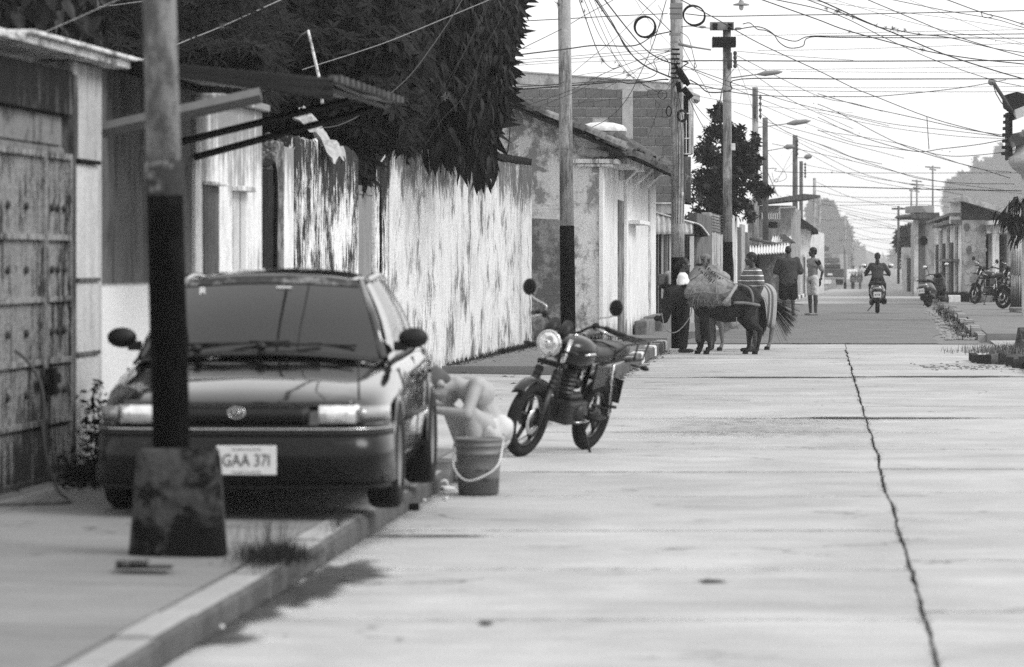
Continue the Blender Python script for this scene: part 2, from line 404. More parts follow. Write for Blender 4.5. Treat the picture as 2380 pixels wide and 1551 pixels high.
spot('grit_patch', 1830, 978, 560, 15, m_grit, 1); spot('grit_patch', 1690, 931, 150, 12, m_grit, 2); spot('grit_patch', 1650, 1012, 260, 9, m_grit, 3)
spot('grit_patch', 2050, 975, 330, 12, m_grit, 4); spot('grit_patch', 1750, 1000, 620, 60, m_grit, 8, .0045)
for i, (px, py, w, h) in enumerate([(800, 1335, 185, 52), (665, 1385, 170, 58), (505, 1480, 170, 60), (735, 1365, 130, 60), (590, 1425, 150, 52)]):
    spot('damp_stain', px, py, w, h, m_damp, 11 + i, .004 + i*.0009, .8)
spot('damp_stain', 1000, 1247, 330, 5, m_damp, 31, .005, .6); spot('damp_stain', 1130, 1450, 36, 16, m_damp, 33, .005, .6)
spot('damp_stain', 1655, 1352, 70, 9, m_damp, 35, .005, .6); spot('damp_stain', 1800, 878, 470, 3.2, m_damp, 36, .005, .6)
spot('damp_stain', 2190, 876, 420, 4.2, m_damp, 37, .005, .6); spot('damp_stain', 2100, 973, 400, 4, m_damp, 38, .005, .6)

# grime along the slab joints
mb = MB(); fv = []
for side, J in ((0, jl), (1, jr)):
    for Yj in J[2:]:
        n = 14; w = .055 + .0007*Yj; x0, x1 = (kerb_x(Yj), crack_x(Yj)) if side == 0 else (crack_x(Yj), rkerb_x(Yj)); k0 = len(mb.v); vs = []
        for i in range(n+1):
            x = x0 + (x1-x0)*i/n; ww = w*(1 + .6*mnoise.noise(Vector((x*2, Yj, side)))); vs += [(x, Yj-ww, .0042), (x, Yj, .0043), (x, Yj+ww, .0042)]; fv += [0, .9, 0]
        mb.add(vs, [(3*i, 3*i+3, 3*i+4, 3*i+1) for i in range(n)] + [(3*i+1, 3*i+4, 3*i+5, 3*i+2) for i in range(n)])
o = obj('joint_grime', mb, m_jst, kind='structure'); fade_attr(o.data, fv)
mb = MB(); fv = []; vs = []
for i in range(121):
    Yj = 20 + i*.4; x = kerb_x(Yj); w = .10 + .06*mnoise.noise(Vector((Yj*.8, 2, 2))); vs += [(x, Yj, .0050), (x+w*.5, Yj, .0052), (x+w*1.6, Yj, .0048)]; fv += [1, .8, 0]
mb.add(vs, [(3*i, 3*i+1, 3*i+4, 3*i+3) for i in range(120)] + [(3*i+1, 3*i+2, 3*i+5, 3*i+4) for i in range(120)]); o = obj('gutter_grime', mb, m_jst, kind='structure'); fade_attr(o.data, fv)

# left pavement, kerb stones as single pieces
pave = strip('left_pavement', lambda Y: kerb_x(Y) - 4.6, lambda Y: kerb_x(Y) - .17, rngf(4, 29.6, 3.2), .095, m_side, thick=.3)
# pavement flags scored in the surface: separate thin slabs
for a, b in zip([4, 8, 12.2, 15.1, 17.0, 19.6, 22.4, 25.6], [8, 12.2, 15.1, 17.0, 19.6, 22.4, 25.6, 29.5]):
    for (o0, o1) in ((4.5, 2.0), (1.985, .19)):
        mb = MB(); mb.prism([(kerb_x(a) - o0, a + .01), (kerb_x(a) - o1, a + .01), (kerb_x(b) - o1, b - .01), (kerb_x(b) - o0, b - .01)], 'z', .09, .156 + R.uniform(-.002, .002))
        if o1 < 1:
            for i_ in (5, 6): v_ = mb.v[i_]; mb.v[i_] = (v_[0], v_[1], .126)
        obj('paving_slab', mb, m_side, pave)
kb = thing('kerb', None, None, kind='structure')
def kerb_piece(a, b, x, h=.155, w=.17, mat=m_kerb, parent=kb, wob=.006, zoff=0):
    mb = MB(); j = R.uniform(-wob, wob); dz = R.uniform(-wob, wob); n = 3; rings = []
    for i in range(n + 1):
        Y = a + (b - a) * i / n; X = x(Y) + j; z = gz(Y) + h + dz + zoff; g = gz(Y) - .05
        rings.append([(X - w, Y, g), (X, Y, g), (X, Y, z - .03), (X - .02, Y, z - .006), (X - .05, Y, z), (X - w, Y, z)])
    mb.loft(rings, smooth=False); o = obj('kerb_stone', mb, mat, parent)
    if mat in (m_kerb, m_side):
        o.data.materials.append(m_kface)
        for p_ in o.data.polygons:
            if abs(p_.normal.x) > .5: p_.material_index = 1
    return o
y = 4.0
while y < 29.5:
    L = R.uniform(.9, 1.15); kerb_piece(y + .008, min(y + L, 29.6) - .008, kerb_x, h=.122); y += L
m_kw = flat('kerb_white_paint', .6, .8, var=.35, scale=9); m_kd = flat('kerb_dark_paint', .10, .8, var=.4, scale=9)
y = 47.6; i = 0
while y < 68:
    L = .9; kerb_piece(y + .01, min(y + L, 68.0) - .01, kerb_x, mat=(m_kd, m_kerb, m_kw)[(0, 1, 2, 0, 1)[i % 5]] if y > 54 else m_kerb, h=.17); y += L; i += 1
strip('left_pavement_far', lambda Y: kerb_x(Y) - 3.4, lambda Y: kerb_x(Y) - .17, rngf(51.4, 68.0, 3), .16, m_side, thick=.3)
# lower apron in front of the gateway
mb = MB(); ys = rngf(29.7, 51.3, 2); rows = []
for Y in ys:
    rows += [(kerb_x(Y) - 4.4, Y, .09), (kerb_x(Y) - 2.0, Y, .06), (kerb_x(Y) - .4, Y, .035), (kerb_x(Y) + .0, Y, .006)]
mb.add(rows, [(4*j+i, 4*j+i+1, 4*j+i+5, 4*j+i+4) for j in range(len(ys)-1) for i in range(3)])
obj('driveway_apron', mb, m_slab, kind='structure')
strip('left_pavement_end', lambda Y: kerb_x(Y) - 4.4, lambda Y: kerb_x(Y) - .17, rngf(71.0, 76.2, 2), .14, m_side, thick=.3)
strip('left_pavement_beyond', lambda Y: kerb_x(Y) - 3.2, lambda Y: kerb_x(Y) + .28, rngf(76.3, 330, 6), .14, m_side, thick=.3)
y = 76.3
while y < 160:
    L = 1.6; kerb_piece(y + .01, y + L - .01, lambda Y: kerb_x(Y) + .47, h=.15, mat=m_kerb if y < 118 else (m_kw if int(y / 1.6) % 4 < 2 else m_kerb)); y += L
# right pavement and its broken kerb
strip('right_pavement', lambda Y: rkerb_x(Y) + .2, lambda Y: rkerb_x(Y) + 14, rngf(75, 330, 6), .13, m_side, thick=.3)
y = 75.05
while y < 150:
    L = R.uniform(.7, 1.3); kerb_piece(y + .02, y + L - .03, lambda Y: rkerb_x(Y) + .2, h=.14 + R.uniform(-.02, .02), w=.2, wob=.05, mat=m_kerb if R.random() < .7 else m_side); y += L
strip('right_pavement_near', lambda Y: rkerb_x(Y) + .2, lambda Y: rkerb_x(Y) + 14, rngf(4, 61, 4), .13, m_side, thick=.3)
# rubble and weeds in the right gutter
mb = MB()
for i in range(420):
    Y = 75 + 32 * R.random() ** 1.3; X = rkerb_x(Y) - R.uniform(-.05, .65) ; r = R.uniform(.01, .06) * (1.5 if R.random() < .1 else 1)
    mb.ball((X, Y, gz(Y) + r * .3), (r, r * R.uniform(.6, 1.2), r * .6), 5, 4, False)
obj('gutter_rubble', mb, m_kerb, kind='stuff', label='broken concrete rubble lying in the right gutter', cat='rubble')
link('gutter_weeds', grass_blades(1500, lambda rr: (lambda Y: (rkerb_x(Y) - rr.uniform(-.25, .35), Y, gz(Y)))(75 + 36 * rr.random()), (.03, .16), .012, 1.0, 9), m_weed, kind='stuff', label='dry weeds along the right gutter and kerb', cat='weeds')
# leaf litter along the left walls
m_litter = flat('leaf_litter', .12, .9, var=.5, scale=25, rnd=.3)
mb = MB()
def litter(n, fx, y0, y1, s=(.012, .04)):
    for i in range(n):
        Y = R.uniform(y0, y1); X, Z = fx(Y); r = R.uniform(*s); a = R.uniform(0, 6.28); c, sn = math.cos(a)*r, math.sin(a)*r
        mb.add([(X-c, Y-sn, Z+.004), (X+sn*.4, Y-c*.4, Z+r*.5), (X+c, Y+sn, Z+.008), (X-sn*.4, Y+c*.4, Z+r*.3)], [(0, 1, 2), (0, 2, 3)])
litter(420, lambda Y: (-.93 + .098 * (Y - 51.4) + abs(R.gauss(0, .14)) + .05, .165), 51.6, 68)
litter(260, lambda Y: (kerb_x(Y) + abs(R.gauss(0, .08)) + .01, .004), 48, 67)
litter(160, lambda Y: (kerb_x(Y) + R.uniform(-2.5, 0), .17), 52, 67, (.008, .02))
litter(120, lambda Y: (kerb_x(Y) + R.uniform(0, 6), .004), 30, 70, (.008, .022))
litter(120, lambda Y: (kerb_x(Y) - R.uniform(.2, 3), .12), 31, 50, (.02, .06))
litter(110, lambda Y: (kerb_x(Y) + abs(R.gauss(0, .12)), .004), 14, 28, (.008, .018))
obj('leaf_litter', mb, m_litter, kind='stuff', label='dry fallen leaves scattered along the left wall and kerb', cat='leaves')
# ================================================================== LEFT SIDE: gate, awning house, walls
FA = Frame(-2.97, 22.5, .094)          # front line of the awning house
FB = Frame(-.93, 51.4, .098)           # line of the long mossy wall
FH = Frame(1.48, 65.0, .09)            # facade of the tiled corner house
FC = Frame(3.95, 84.0, .10)            # everything beyond the kiosk
BZ = .15                               # pavement height

m_rust = plaster('flaking_gate_paint', .30, .045, ztop=3, topd=.5, top=.0, base=.35, based=.6, cover=.42, sx=16, sz=1.2, blotch=.5, speck=.35, bump=.6, soft=.03)
m_lint = plaster('stained_concrete_beam', .12, .012, ztop=2.85, topd=.5, top=.25, base=0, cover=.6, sx=9, sz=.9, blotch=.5, speck=.2)
m_block = plaster('grey_block', .20, .08, ztop=9, top=0, base=0, cover=.35, sx=2, sz=2, blotch=.7, speck=.2)
m_postg = plaster('grey_pillar', .17, .06, ztop=3, topd=1, top=.1, base=.3, based=.8, cover=.45, sx=4, sz=.6)
m_postw = plaster('pale_pillar', .46, .20, ztop=2.9, topd=.4, top=.4, base=.2, based=.6, cover=.25, sx=5, sz=.5, blotch=.5)
m_awall = plaster('two_tone_wall', .12, .05, ztop=3, topd=1.2, top=.12, base=0, cover=.35, sx=3, sz=.5, blotch=.5, speck=.08, zone=(1.40, .72))
m_awhite = plaster('white_render', .78, .26, ztop=2.75, topd=.8, top=.45, base=0, cover=.3, sx=6, sz=.5, blotch=.5)
m_whitedoor = plaster('white_door_paint', .56, .3, ztop=3, topd=.3, top=.2, base=.3, cover=.2, sx=8, sz=.4, blotch=.4)
m_dkmetal = flat('dark_sheet_metal', .012, .5, .3, .4, var=.35, scale=6)
m_strut = flat('steel_strut', .005, .6, .0, .3)
m_strutg = flat('grey_strut', .13, .7)
m_plank = plaster('bleached_planks', .8, .2, ztop=9, top=0, base=0, cover=.35, sx=3, sz=8, blotch=.5, speck=.25)
m_shut = plaster('grey_shutter', .12, .06, ztop=3, topd=1, top=.1, base=.1, cover=.4, sx=8, sz=.5)
m_black = flat('soot_black', .008, .9, 0, .1)
m_pipe = flat('rubber_hose', .07, .6)

def fthing(fr, name, label, cat, t=0, **kw):
    """thing standing on a street frame, its origin t metres along the wall line"""
    c, s_ = math.cos(fr.rz), math.sin(fr.rz)
    loc = (fr.X0 - s_ * t, fr.Y0 + c * t, 0); return thing(name, label, cat, loc, fr.rz, **kw)

# ---- corroded double gate with the beam and block infill above it
e = fthing(FA, 'gateway_wall', 'grey block gateway wall under a blackened concrete beam at the left edge of the street', 'wall')
ta, tb = FA.t(-60), FA.t(162)
zg = lambda py, px: FA.z(py, FA.t(px))
mb = MB(); mb.box(-.25, .02, ta-.6, tb+.02, FA.z(262, FA.t(120)), FA.z(168, FA.t(120))+.03); obj('beam', mb, m_lint, e, bevel=.01)
zb0, zb1 = FA.z(345, FA.t(120)), FA.z(262, FA.t(120)) - .002
mb = MB(); mb.box(-.22, -.05, ta-.6, tb, zb0-.35, zb1); obj('backing', mb, m_block, e)
n = 0
for r_, (z0, z1) in enumerate(((zb1-.19, zb1-.012), (zb1-.40, zb1-.205))):
    yy = ta - .3 + (.12 if r_ else 0)
    while yy < tb - .1:
        L = .40; mb = MB(); mb.box(-.05, -.035 + R.uniform(0, .012), yy, min(yy + L - .015, tb), z0, z1); obj('block', mb, m_block, e, bevel=.004); yy += L
mb = MB(); mb.box(-.24, .03, tb+.022, tb+.13, 0, FA.z(172, FA.t(160))); obj('side_post', mb, m_postg, e, bevel=.01)
g = fthing(FA, 'metal_gate', 'corroded double metal gate with flaking paint and rosettes at the left edge', 'gate')
zt = FA.z(348, FA.t(80)); tm = FA.t(100); 
for (a, b, nm) in ((ta - .2, tm - .008, 'gate_leaf'), (tm + .008, tb - .02, 'gate_leaf')):
    mb = MB(); k = 26; n = int((b - a) / .045) + 1; ys = [a + (b - a) * i / (n*4) for i in range(n*4 + 1)]
    prof = [(-.012 + .010 * (1 if (i % 4) < 2 else -1), y_) for i, y_ in enumerate(ys)]
    mb.add([(x, y_, z_) for z_ in (.2, zt) for x, y_ in prof], [(i, i+1, len(prof)+i+1, len(prof)+i) for i in range(len(prof)-1)])
    leaf = obj(nm, mb, m_rust, g)
    mb = MB()
    for z_ in (.2, .55, .92, 1.30, 1.68, zt - .04): mb.box(-.005, .022, a, b, z_, z_ + .035)
    for y_ in (a, b - .035): mb.box(-.005, .024, y_, y_ + .035, .2, zt)
    obj('frame_bars', mb, m_rust, leaf, bevel=.003)
    rs = None
    for z_ in (.75, 1.12, 1.5, 1.88):
        for f_ in (.28, .5, .75):
            y_ = a + (b - a) * f_
            if rs is None:
                mb = MB(); mb.lathe([(.001, .024), (.008, .022), (.013, .012), (.022, .015), (.026, .006), (.026, 0)], 8, axis='x'); rs = obj('rosette', mb, m_rust, leaf)
                rs.location = (.005, y_, z_)
            else:
                r2 = rs.copy(); COL.objects.link(r2); r2.location = (.005, y_, z_)
mb = MB(); mb.box(.025, .05, tm-.28, tm+.30, .80, .86); mb.box(.03, .08, tm-.05, tm+.05, .74, .90); obj('lock_bar', mb, m_black, g, bevel=.004)
# hose hanging from the gate
hp = [(35, 815), (62, 838), (92, 885), (102, 945), (100, 1005), (110, 1070), (135, 1140), (160, 1172)]
pts = [P(x, y, 22.6 - .0*i) for i, (x, y) in enumerate(hp)]; pts[-1] = Vector(((160-CX)/F*22.3, 22.3, BZ+.012)); pts += [Vector((-2.75, 22.15, BZ+.012)), Vector((-3.1, 22.0, BZ+.012)), Vector((-3.6, 22.1, BZ+.012))]
obj('hose', MB().tube(spline(pts, 6), .011, 6), m_pipe, label='thin dark hose hanging from the corroded gate onto the pavement', cat='hose')

# ---- house with the sheet-metal awning
h = fthing(FA, 'awning_house', 'low house with grey and white wall, bleached roof planks and metal awning behind the car', 'house')
tw0, tp0, tp1, tw1 = tb + .14, FA.t(164), FA.t(232), FA.t(606)
ztopA = FA.z(147, FA.t(200))
mb = MB(); mb.box(-.6, -.02, tp1, tw1, 0, FA.z(212, FA.t(455))-.0); obj('wall', mb, m_awall, h)
mb = MB(); mb.box(-.25, .015, tp0, tp1, 0, ztopA - .01); obj('pillar', mb, m_postw, h, bevel=.012)
mb = MB(); mb.box(.016, .035, tp0 + .03, FA.t(216), .25, FA.z(383, FA.t(190)))
sd_ = obj('shutter_door', mb, m_whitedoor, h, bevel=.004)
for z_ in (.95, 1.42): obj('hinge_bar', MB().box(.034, .05, tp0 + .02, FA.t(216)+.01, z_, z_ + .025), m_postg, sd_)
obj('lintel', MB().box(.0, .06, tp0 + .02, FA.t(214), FA.z(383, FA.t(190)) + .005, FA.z(372, FA.t(190))), m_black, h)
mb = MB()
obj('roof_plank', MB().box(-1.4, .14, tp0 - 2.8, tp1 + .35, ztopA, ztopA + .045), m_plank, h, bevel=.006)
obj('roof_plank', MB().box(-1.4, .19, tp0 - 1.9, tp1 + .50, ztopA + .05, ztopA + .075), m_plank, h, bevel=.006)
# white end bay with window and panel door
tE0 = FA.t(452); zE = FA.z(240, FA.t(520))
mb = MB(); mb.box(-.5, .012, tE0, tw1, 0, zE); w_ = obj('white_bay', mb, m_awhite, h, bevel=.01)
obj('coping', MB().box(-.55, .07, tE0 + .9, tw1 + .06, zE + .003, zE + .06), m_awhite, h, bevel=.01)
# end wall facing the gap
tw_a, tw_b = FA.t(468), FA.t(503)
win = obj('window', MB().box(.013, .022, tw_a, tw_b, .9, FA.z(432, FA.t(485))), m_shut, h)
obj('window_hood', MB().box(.013, .09, tw_a - .04, tw_b + .04, FA.z(432, FA.t(485)) + .003, FA.z(424, FA.t(485))), m_awhite, win, bevel=.006)
td0, td1 = FA.t(537), FA.t(566)
dr = obj('door', MB().box(.013, .02, td0, td1, .2, FA.z(446, FA.t(550))), m_whitedoor, h, bevel=.003)
obj('door_hood', MB().box(.013, .10, td0 - .03, td1 + .12, FA.z(446, FA.t(550)) + .003, FA.z(434, FA.t(550))), m_awhite, dr, bevel=.006)
obj('door_seam', MB().box(.0205, .024, (td0+td1)/2 - .006, (td0+td1)/2 + .006, .2, FA.z(447, FA.t(550))), m_black, dr)
# awning: corrugated sheet, ribs run down the street
aw = fthing(FA, 'awning', 'dark corrugated metal awning over the pavement, held by sloping struts', 'awning')
a0, a1 = FA.t(262) - .1, FA.t(464) + .15; W = 1.52; zi = 2.90; zo = 2.755
def awf(u, v):
    x = -.05 + u * W; return (x, a0 + v * (a1 - a0), zi + (zo - zi) * u + .012 * math.sin(u * W / .076 * 2 * math.pi) - .03 * math.sin(v * math.pi) * u)
obj('sheet', MB().grid(awf, 161, 8), m_dkmetal, aw, solid=.004)
ap = MB(); npf = [(0, .0), (.012, -.02), (-.004, -.045), (.014, -.07), (-.002, -.095), (.016, -.125), (.004, -.145)]
ap.add([(-.02 + u * (W - .0), a0 - .006 + dx - .01, zi + (zo - zi) * u + dz * (.35 + .65 * u)) for u in (0, .25, .5, .75, 1.0) for dx, dz in npf],
       [(i*7+j, i*7+j+1, (i+1)*7+j+1, (i+1)*7+j) for i in range(4) for j in range(6)], True)
obj('end_flashing', ap, m_dkmetal, aw, solid=.004)
e2 = MB(); nn = 26
for i in range(nn):
    y_ = a0 + (a1 - a0) * i / nn; e2.box(W - .06, W - .01 + .02 * (i % 2), y_, y_ + (a1 - a0) / nn * .8, zo - .015, zo + .02 + .012 * (i % 2))
obj('tile_edge', e2, m_shut, aw)
for (pw, yw, po, yo, mt, wd) in ((236, 303, 560, 222, m_strutg, .07), (372, 342, 770, 226, m_strut, .035), (452, 366, 880, 248, m_strut, .035)):
    t_ = FA.t(pw); z0 = FA.z(yw, t_); Yt = FA.Y(t_); xo = 1.35; zo_ = 2.69
    if mt is m_strutg: xo, zo_ = 1.05, 2.64
    mb = MB(); mb.tube([(0.0, t_, z0), (xo, t_ + .05, zo_)], [wd * .75, wd * .75], 4, smooth=False); obj('strut', mb, mt, aw)
obj('edge_beam', MB().tube([(W - .12, a0 + .05, zo - .04), (W - .12, a1 - .02, zo - .04)], .025, 4, smooth=False), m_strut, aw)
# broken TV-mast: bleached stick leaning up from behind the awning
obj('bleached_stick', MB().tube([P(750, 250, 41), P(745, 195, 41), P(716, 70, 41)], [.022, .02, .016], 6), m_plank, label='bleached white stick standing up against the dark tree above the awning', cat='stick')
obj('twig', MB().tube([P(716, 72, 41), P(700, 82, 41), P(682, 106, 41)], [.008, .007, .004], 5), m_litter, label='thin dry twig hooked on top of the bleached stick', cat='twig')

# ---- recessed dark door and brick pillar stub
m_door = plaster('dark_green_door', .03, .012, ztop=3, top=0, base=.1, cover=.4, sx=10, sz=.4)
m_moss1 = plaster('mossy_wall', .78, .03, ztop=2.95, topd=1.1, top=.30, base=.15, based=.5, cover=.48, sx=11, sz=1.9, blotch=.7, speck=.3, soft=.05)
m_moss2 = plaster('long_mossy_wall', .72, .13, ztop=2.98, topd=.75, top=.40, base=.30, based=.35, cover=.30, sx=15, sz=2.4, blotch=.9, speck=.34, soft=.06)
m_brown = plaster('old_brick_stub', .22, .06, ztop=3, topd=1, top=.2, base=.1, cover=.5, sx=3, sz=3, blotch=.8, speck=.3)
dd = fthing(FB, 'recessed_door', 'tall dark door recessed between the white bay and the mossy pillar', 'door')
t0, t1 = FB.t(596), FB.t(640)
obj('door_panel', MB().box(-.06, -.02, t0, t1, .12, FB.z(392, FB.t(620))), m_door, dd, bevel=.004)
obj('arch_frame', MB().tube(spline([(-.0, t0, FB.z(380, t0)), (0, (t0+t1)/2, FB.z(386, (t0+t1)/2)), (0, t1, FB.z(396, t1)), (0, t1, 1.5), (0, t1, .15)], 4), .02, 6), m_black, dd)
st = fthing(FB, 'mossy_pillar', 'crumbling brick and plaster pillar beside the recessed dark door', 'pillar')
t0, t1, t2 = FB.t(641), FB.t(658), FB.t(680)
obj('core', MB().box(-.4, .01, t0, t1, 0, FB.z(330, t1)), m_brown, st, bevel=.02)
mb = MB()
for i in range(46):
    y_ = R.uniform(t0 - .8, t1); z_ = R.uniform(FB.z(372, t0), FB.z(318, t0)); q = R.uniform(.02, .06); mb.ball((R.uniform(-.3, .0), y_, z_), (q, q * 1.3, q * .8), 5, 4, False)
obj('loose_mortar', mb, m_brown, st, kind='stuff')
obj('white_jamb', MB().box(-.3, .014, t1 + .003, t2, 0, FB.z(345, t2)), m_awhite, st, bevel=.01)

def ragged_wall(fr, name, label, t0, t1, ztop, mat, amp=.03, th=.18, n=60, parent=None, x=.0, seed=1):
    e = fthing(fr, name, label, 'wall'); ys = [t0 + (t1 - t0) * i / n for i in range(n + 1)]; mb = MB()
    rings = [[(x - th, y_, -.05), (x, y_, -.05), (x, y_, ztop(y_) - .02 + amp * mnoise.noise(Vector((y_ * 5, seed, 0)))), (x - .02, y_, ztop(y_) + amp * mnoise.noise(Vector((y_ * 5, seed, 0))) + .004), (x - th, y_, ztop(y_) + amp * mnoise.noise(Vector((y_ * 5, seed, 9))))] for y_ in ys]
    mb.loft(rings, smooth=False); obj('panel', mb, mat, e); return e
t0, t1 = FB.t(681), FB.t(829)
w1 = ragged_wall(FB, 'mossy_wall', 'short blackened mossy wall between the dark door and the grey metal door', t0, t1, lambda y_: 2.80 - .10 * max(0, (y_ - t1 + .6)) * 1.2, m_moss1, .05, x=.02, seed=2)
# crumpled metal sheet lying on top
m_crump = flat('crumpled_sheet', .36, .6, .2, .4, var=.35, scale=14)
def cr(u, v):
    y_ = FB.t(735) + u * 1.0; n_ = mnoise.noise(Vector((u * 4, v * 3, 4))); return (-.25 + v * .42 + .1 * n_, y_, 2.84 + .20 * (1 - v) - .22 * v * v + .13 * mnoise.noise(Vector((u * 7, v * 4, 1))) + .12 * math.sin(u * 3) * (1 - v))
obj('crumpled_sheet', MB().grid(cr, 22, 14, False), m_crump, label='crumpled pale metal sheet thrown over the top of the short mossy wall', cat='metal sheet', solid=.003).location = (0,0,0)
o = bpy.data.objects['crumpled_sheet']; c_, s_ = math.cos(FB.rz), math.sin(FB.rz); o.location = (FB.X0, FB.Y0, 0); o.rotation_euler = (0, 0, FB.rz)
# triangular plate leaning between the walls, grey metal double door
t0, t1 = FB.t(829), FB.t(872)
m_tri = flat('grey_triangle', .20, .6, var=.1)
a_ = P(810, 371, 44.2); b_ = P(841, 371, 44.6); c2 = P(823, 430, 44.4)
mb = MB(); mb.add([a_, b_, c2, a_ + Vector((0, .02, 0)), b_ + Vector((0, .02, 0)), c2 + Vector((0, .02, 0))], [(0, 2, 1), (3, 4, 5), (0, 1, 4, 3), (1, 2, 5, 4), (2, 0, 3, 5)])
obj('triangular_sign', mb, m_tri, label='grey triangular plate on the wall corner above the grey metal door', cat='sign')
gd = fthing(FB, 'grey_metal_door', 'grey sheet metal door with plain frame between two mossy walls', 'door')
t0, t1 = FB.t(833), FB.t(886); m_gdoor = plaster('grey_door_paint', .25, .15, ztop=2.5, topd=.3, top=.25, base=.2, cover=.3, sx=8, sz=.3, blotch=.3, speck=.08)
zt = FB.z(432, FB.t(860))
for a, b in ((t0, t0 + (t1-t0)*.22), (t0 + (t1-t0)*.22 + .012, t1)):
    p_ = obj('door_leaf', MB().box(-.10, -.07, a, b, .14, zt), m_gdoor, gd, bevel=.004)
    obj('frame', MB().box(-.069, -.055, a + .02, b - .02, zt - .10, zt - .07).box(-.069, -.055, b - .05, b - .02, .2, zt - .104), m_gdoor, p_)
obj('post', MB().box(-.14, .0, t1 + .003, t1 + .07, .1, zt + .02), m_black, gd, bevel=.005)
# broken stub of wall beside the door
st2 = fthing(FB, 'wall_stub', 'broken white and black wall stub above the grey metal door', 'wall')
obj('stub', MB().box(-.18, -.02, FB.t(878), FB.t(888), .3, FB.z(360, FB.t(884))).box(-.16, -.01, FB.t(888)+.003, FB.t(903), .3, FB.z(395, FB.t(895))), m_moss1, st2, bevel=.02)
obj('cable_loop', MB().tube(spline([P(905, 345, 46), P(888, 372, 45.6), P(866, 398, 45.2), P(835, 408, 44.8)], 6), .012, 5), m_plank, label='pale looped cable hanging from the wall stub over the grey door', cat='cable')
# ---- long mossy wall
t0, t1 = FB.t(905), FB.t(1236)
w2 = ragged_wall(FB, 'long_mossy_wall', 'long whitewashed wall with black mould running down from its top edge', t0, t1, lambda y_: 2.95 + .01 * (y_ - t0), m_moss2, .035, x=.0, n=160, seed=5)
m_shard = flat('broken_tile', .30, .8, var=.4, scale=20, rnd=.3)
sh = None
for i in range(54):
    y_ = t0 + .1 + abs(R.gauss(0, .35)) * 6 if i < 30 else R.uniform(t0, t1); s1 = R.uniform(.04, .11) * (1.3 if i < 30 else .7)
    mb = MB(); mb.add([(-s1*.5, 0, 0), (s1*.6, .02, 0), (s1*.2, .03, s1*.9), (-s1*.5, .025, s1*.4), (-s1*.5, .02, 0), (s1*.6, .04, 0), (s1*.2, .05, s1*.9), (-s1*.5, .045, s1*.4)],
                      [(0,1,2,3), (7,6,5,4), (0,4,5,1), (1,5,6,2), (2,6,7,3), (3,7,4,0)])
    o = obj('tile_shard', mb, m_shard, w2); o.location = (R.uniform(-.16, -.02), min(y_, t1), 2.945 + .01 * (y_ - t0)); o.rotation_euler = (R.uniform(-.4, .4), R.uniform(-.3, .3), R.uniform(0, 6.28))
# ridge of small tiles near the far end
m_dkt = flat('dark_ridge_tile', .03, .9, var=.5, scale=20, rnd=.3)
ta_, tb_ = FB.t(1165), FB.t(1232); n_ = 26
for i in range(n_):
    y_ = ta_ + (tb_ - ta_) * i / n_; o = obj('ridge_tile', MB().tube([(-.2, 0, 0), (.04, 0, -.03)], .06, 6, smooth=False), m_dkt, w2); o.location = (0, y_, 3.03 + .01 * (y_ - t0) + R.uniform(-.01, .02))
link('wall_foot_weeds', grass_blades(1500, lambda rr: (lambda Y: (-.93 + .098 * (Y - 51.4) + abs(rr.gauss(0, .07)) + .02, Y, .16))(rr.choice([rr.uniform(58, 64), rr.uniform(51.5, 64)])), (.02, .09), .008, 1.2, 12), m_weed, kind='stuff', label='short weeds along the foot of the long white wall', cat='weeds')

# ---- poles
m_pole = plaster('pole_concrete', .36, .13, ztop=9, top=0, base=0, cover=.45, sx=5, sz=.5, blotch=.6, speck=.2, bump=.5)
m_pole1 = plaster('near_pole_grey', .30, .12, ztop=9, top=0, base=0, cover=.45, sx=4, sz=1.6, blotch=.9, speck=.1, bump=.3)
m_poled = plaster('pole_black_paint', .004, .012, ztop=9, top=0, base=0, cover=.4, sx=5, sz=1.2, blotch=.6, speck=.2)
m_lump = plaster('old_concrete_footing', .060, .010, ztop=9, top=0, base=.15, based=.3, cover=.5, sx=4, sz=4, blotch=1.0, speck=.3, bump=.8)
def pole(label, px, py, Y, ztop, r, zpaint, lean=0, mat=None, zb=None, seams=(), group='concrete street poles along the left kerb'):
    e = thing('street_pole', label, 'pole', P(px, py, Y), group=group); zb_ = (gz(Y) + .14 if zb is None else zb); e.location.z = zb_; e.rotation_euler = (0, lean, 0)
    H = ztop - zb_; hp_ = zpaint - zb_; mat = mat or m_pole
    if hp_ > 0.02: obj('painted_foot', MB().lathe([(r*1.06, -.1), (r*1.06, hp_ * .5), (r*1.03, hp_)], 18), m_poled, e)
    prof = [(r * 1.0, max(0, hp_) - .02)]; zc = max(0, hp_)
    for s in seams:
        rr_ = lambda z_: r * (1 - .14 * z_ / H)
        prof += [(rr_(s), s - .012), (rr_(s) + .006, s), (rr_(s) + .002, s + .02)]
    prof += [(r * .86, H)]
    obj('shaft', MB().lathe(prof, 18, cap=True), mat, e); return e
p1 = pole('thick blurred pole with black lower half standing in a concrete block nearest the camera', 405, 1030, 18.75, 4.6, .086, 1.885, lean=-.027, mat=m_pole1, zb=.15, group='concrete street poles along the left kerb')
mb = MB(); rings = []
for z_, w0, b in ((-.05, .235, .0), (.0, .232, .0), (.25, .215, 0), (.44, .20, 0), (.485, .19, 0), (.50, .17, 0)):
    ring = []
    for k in range(24):
        a = 2*math.pi*k/24; c_, s_ = math.cos(a), math.sin(a); q = (abs(c_)**5 + abs(s_)**5) ** (-.2)
        ring.append((w0*q*c_ + .006*mnoise.noise(Vector((c_*3, s_*3, z_*6))) + .02, w0*q*s_*.8, z_))
    rings.append(ring)
mb.loft(rings); foot = obj('footing', mb, m_lump, p1); foot.rotation_euler = (0, .027, 0)
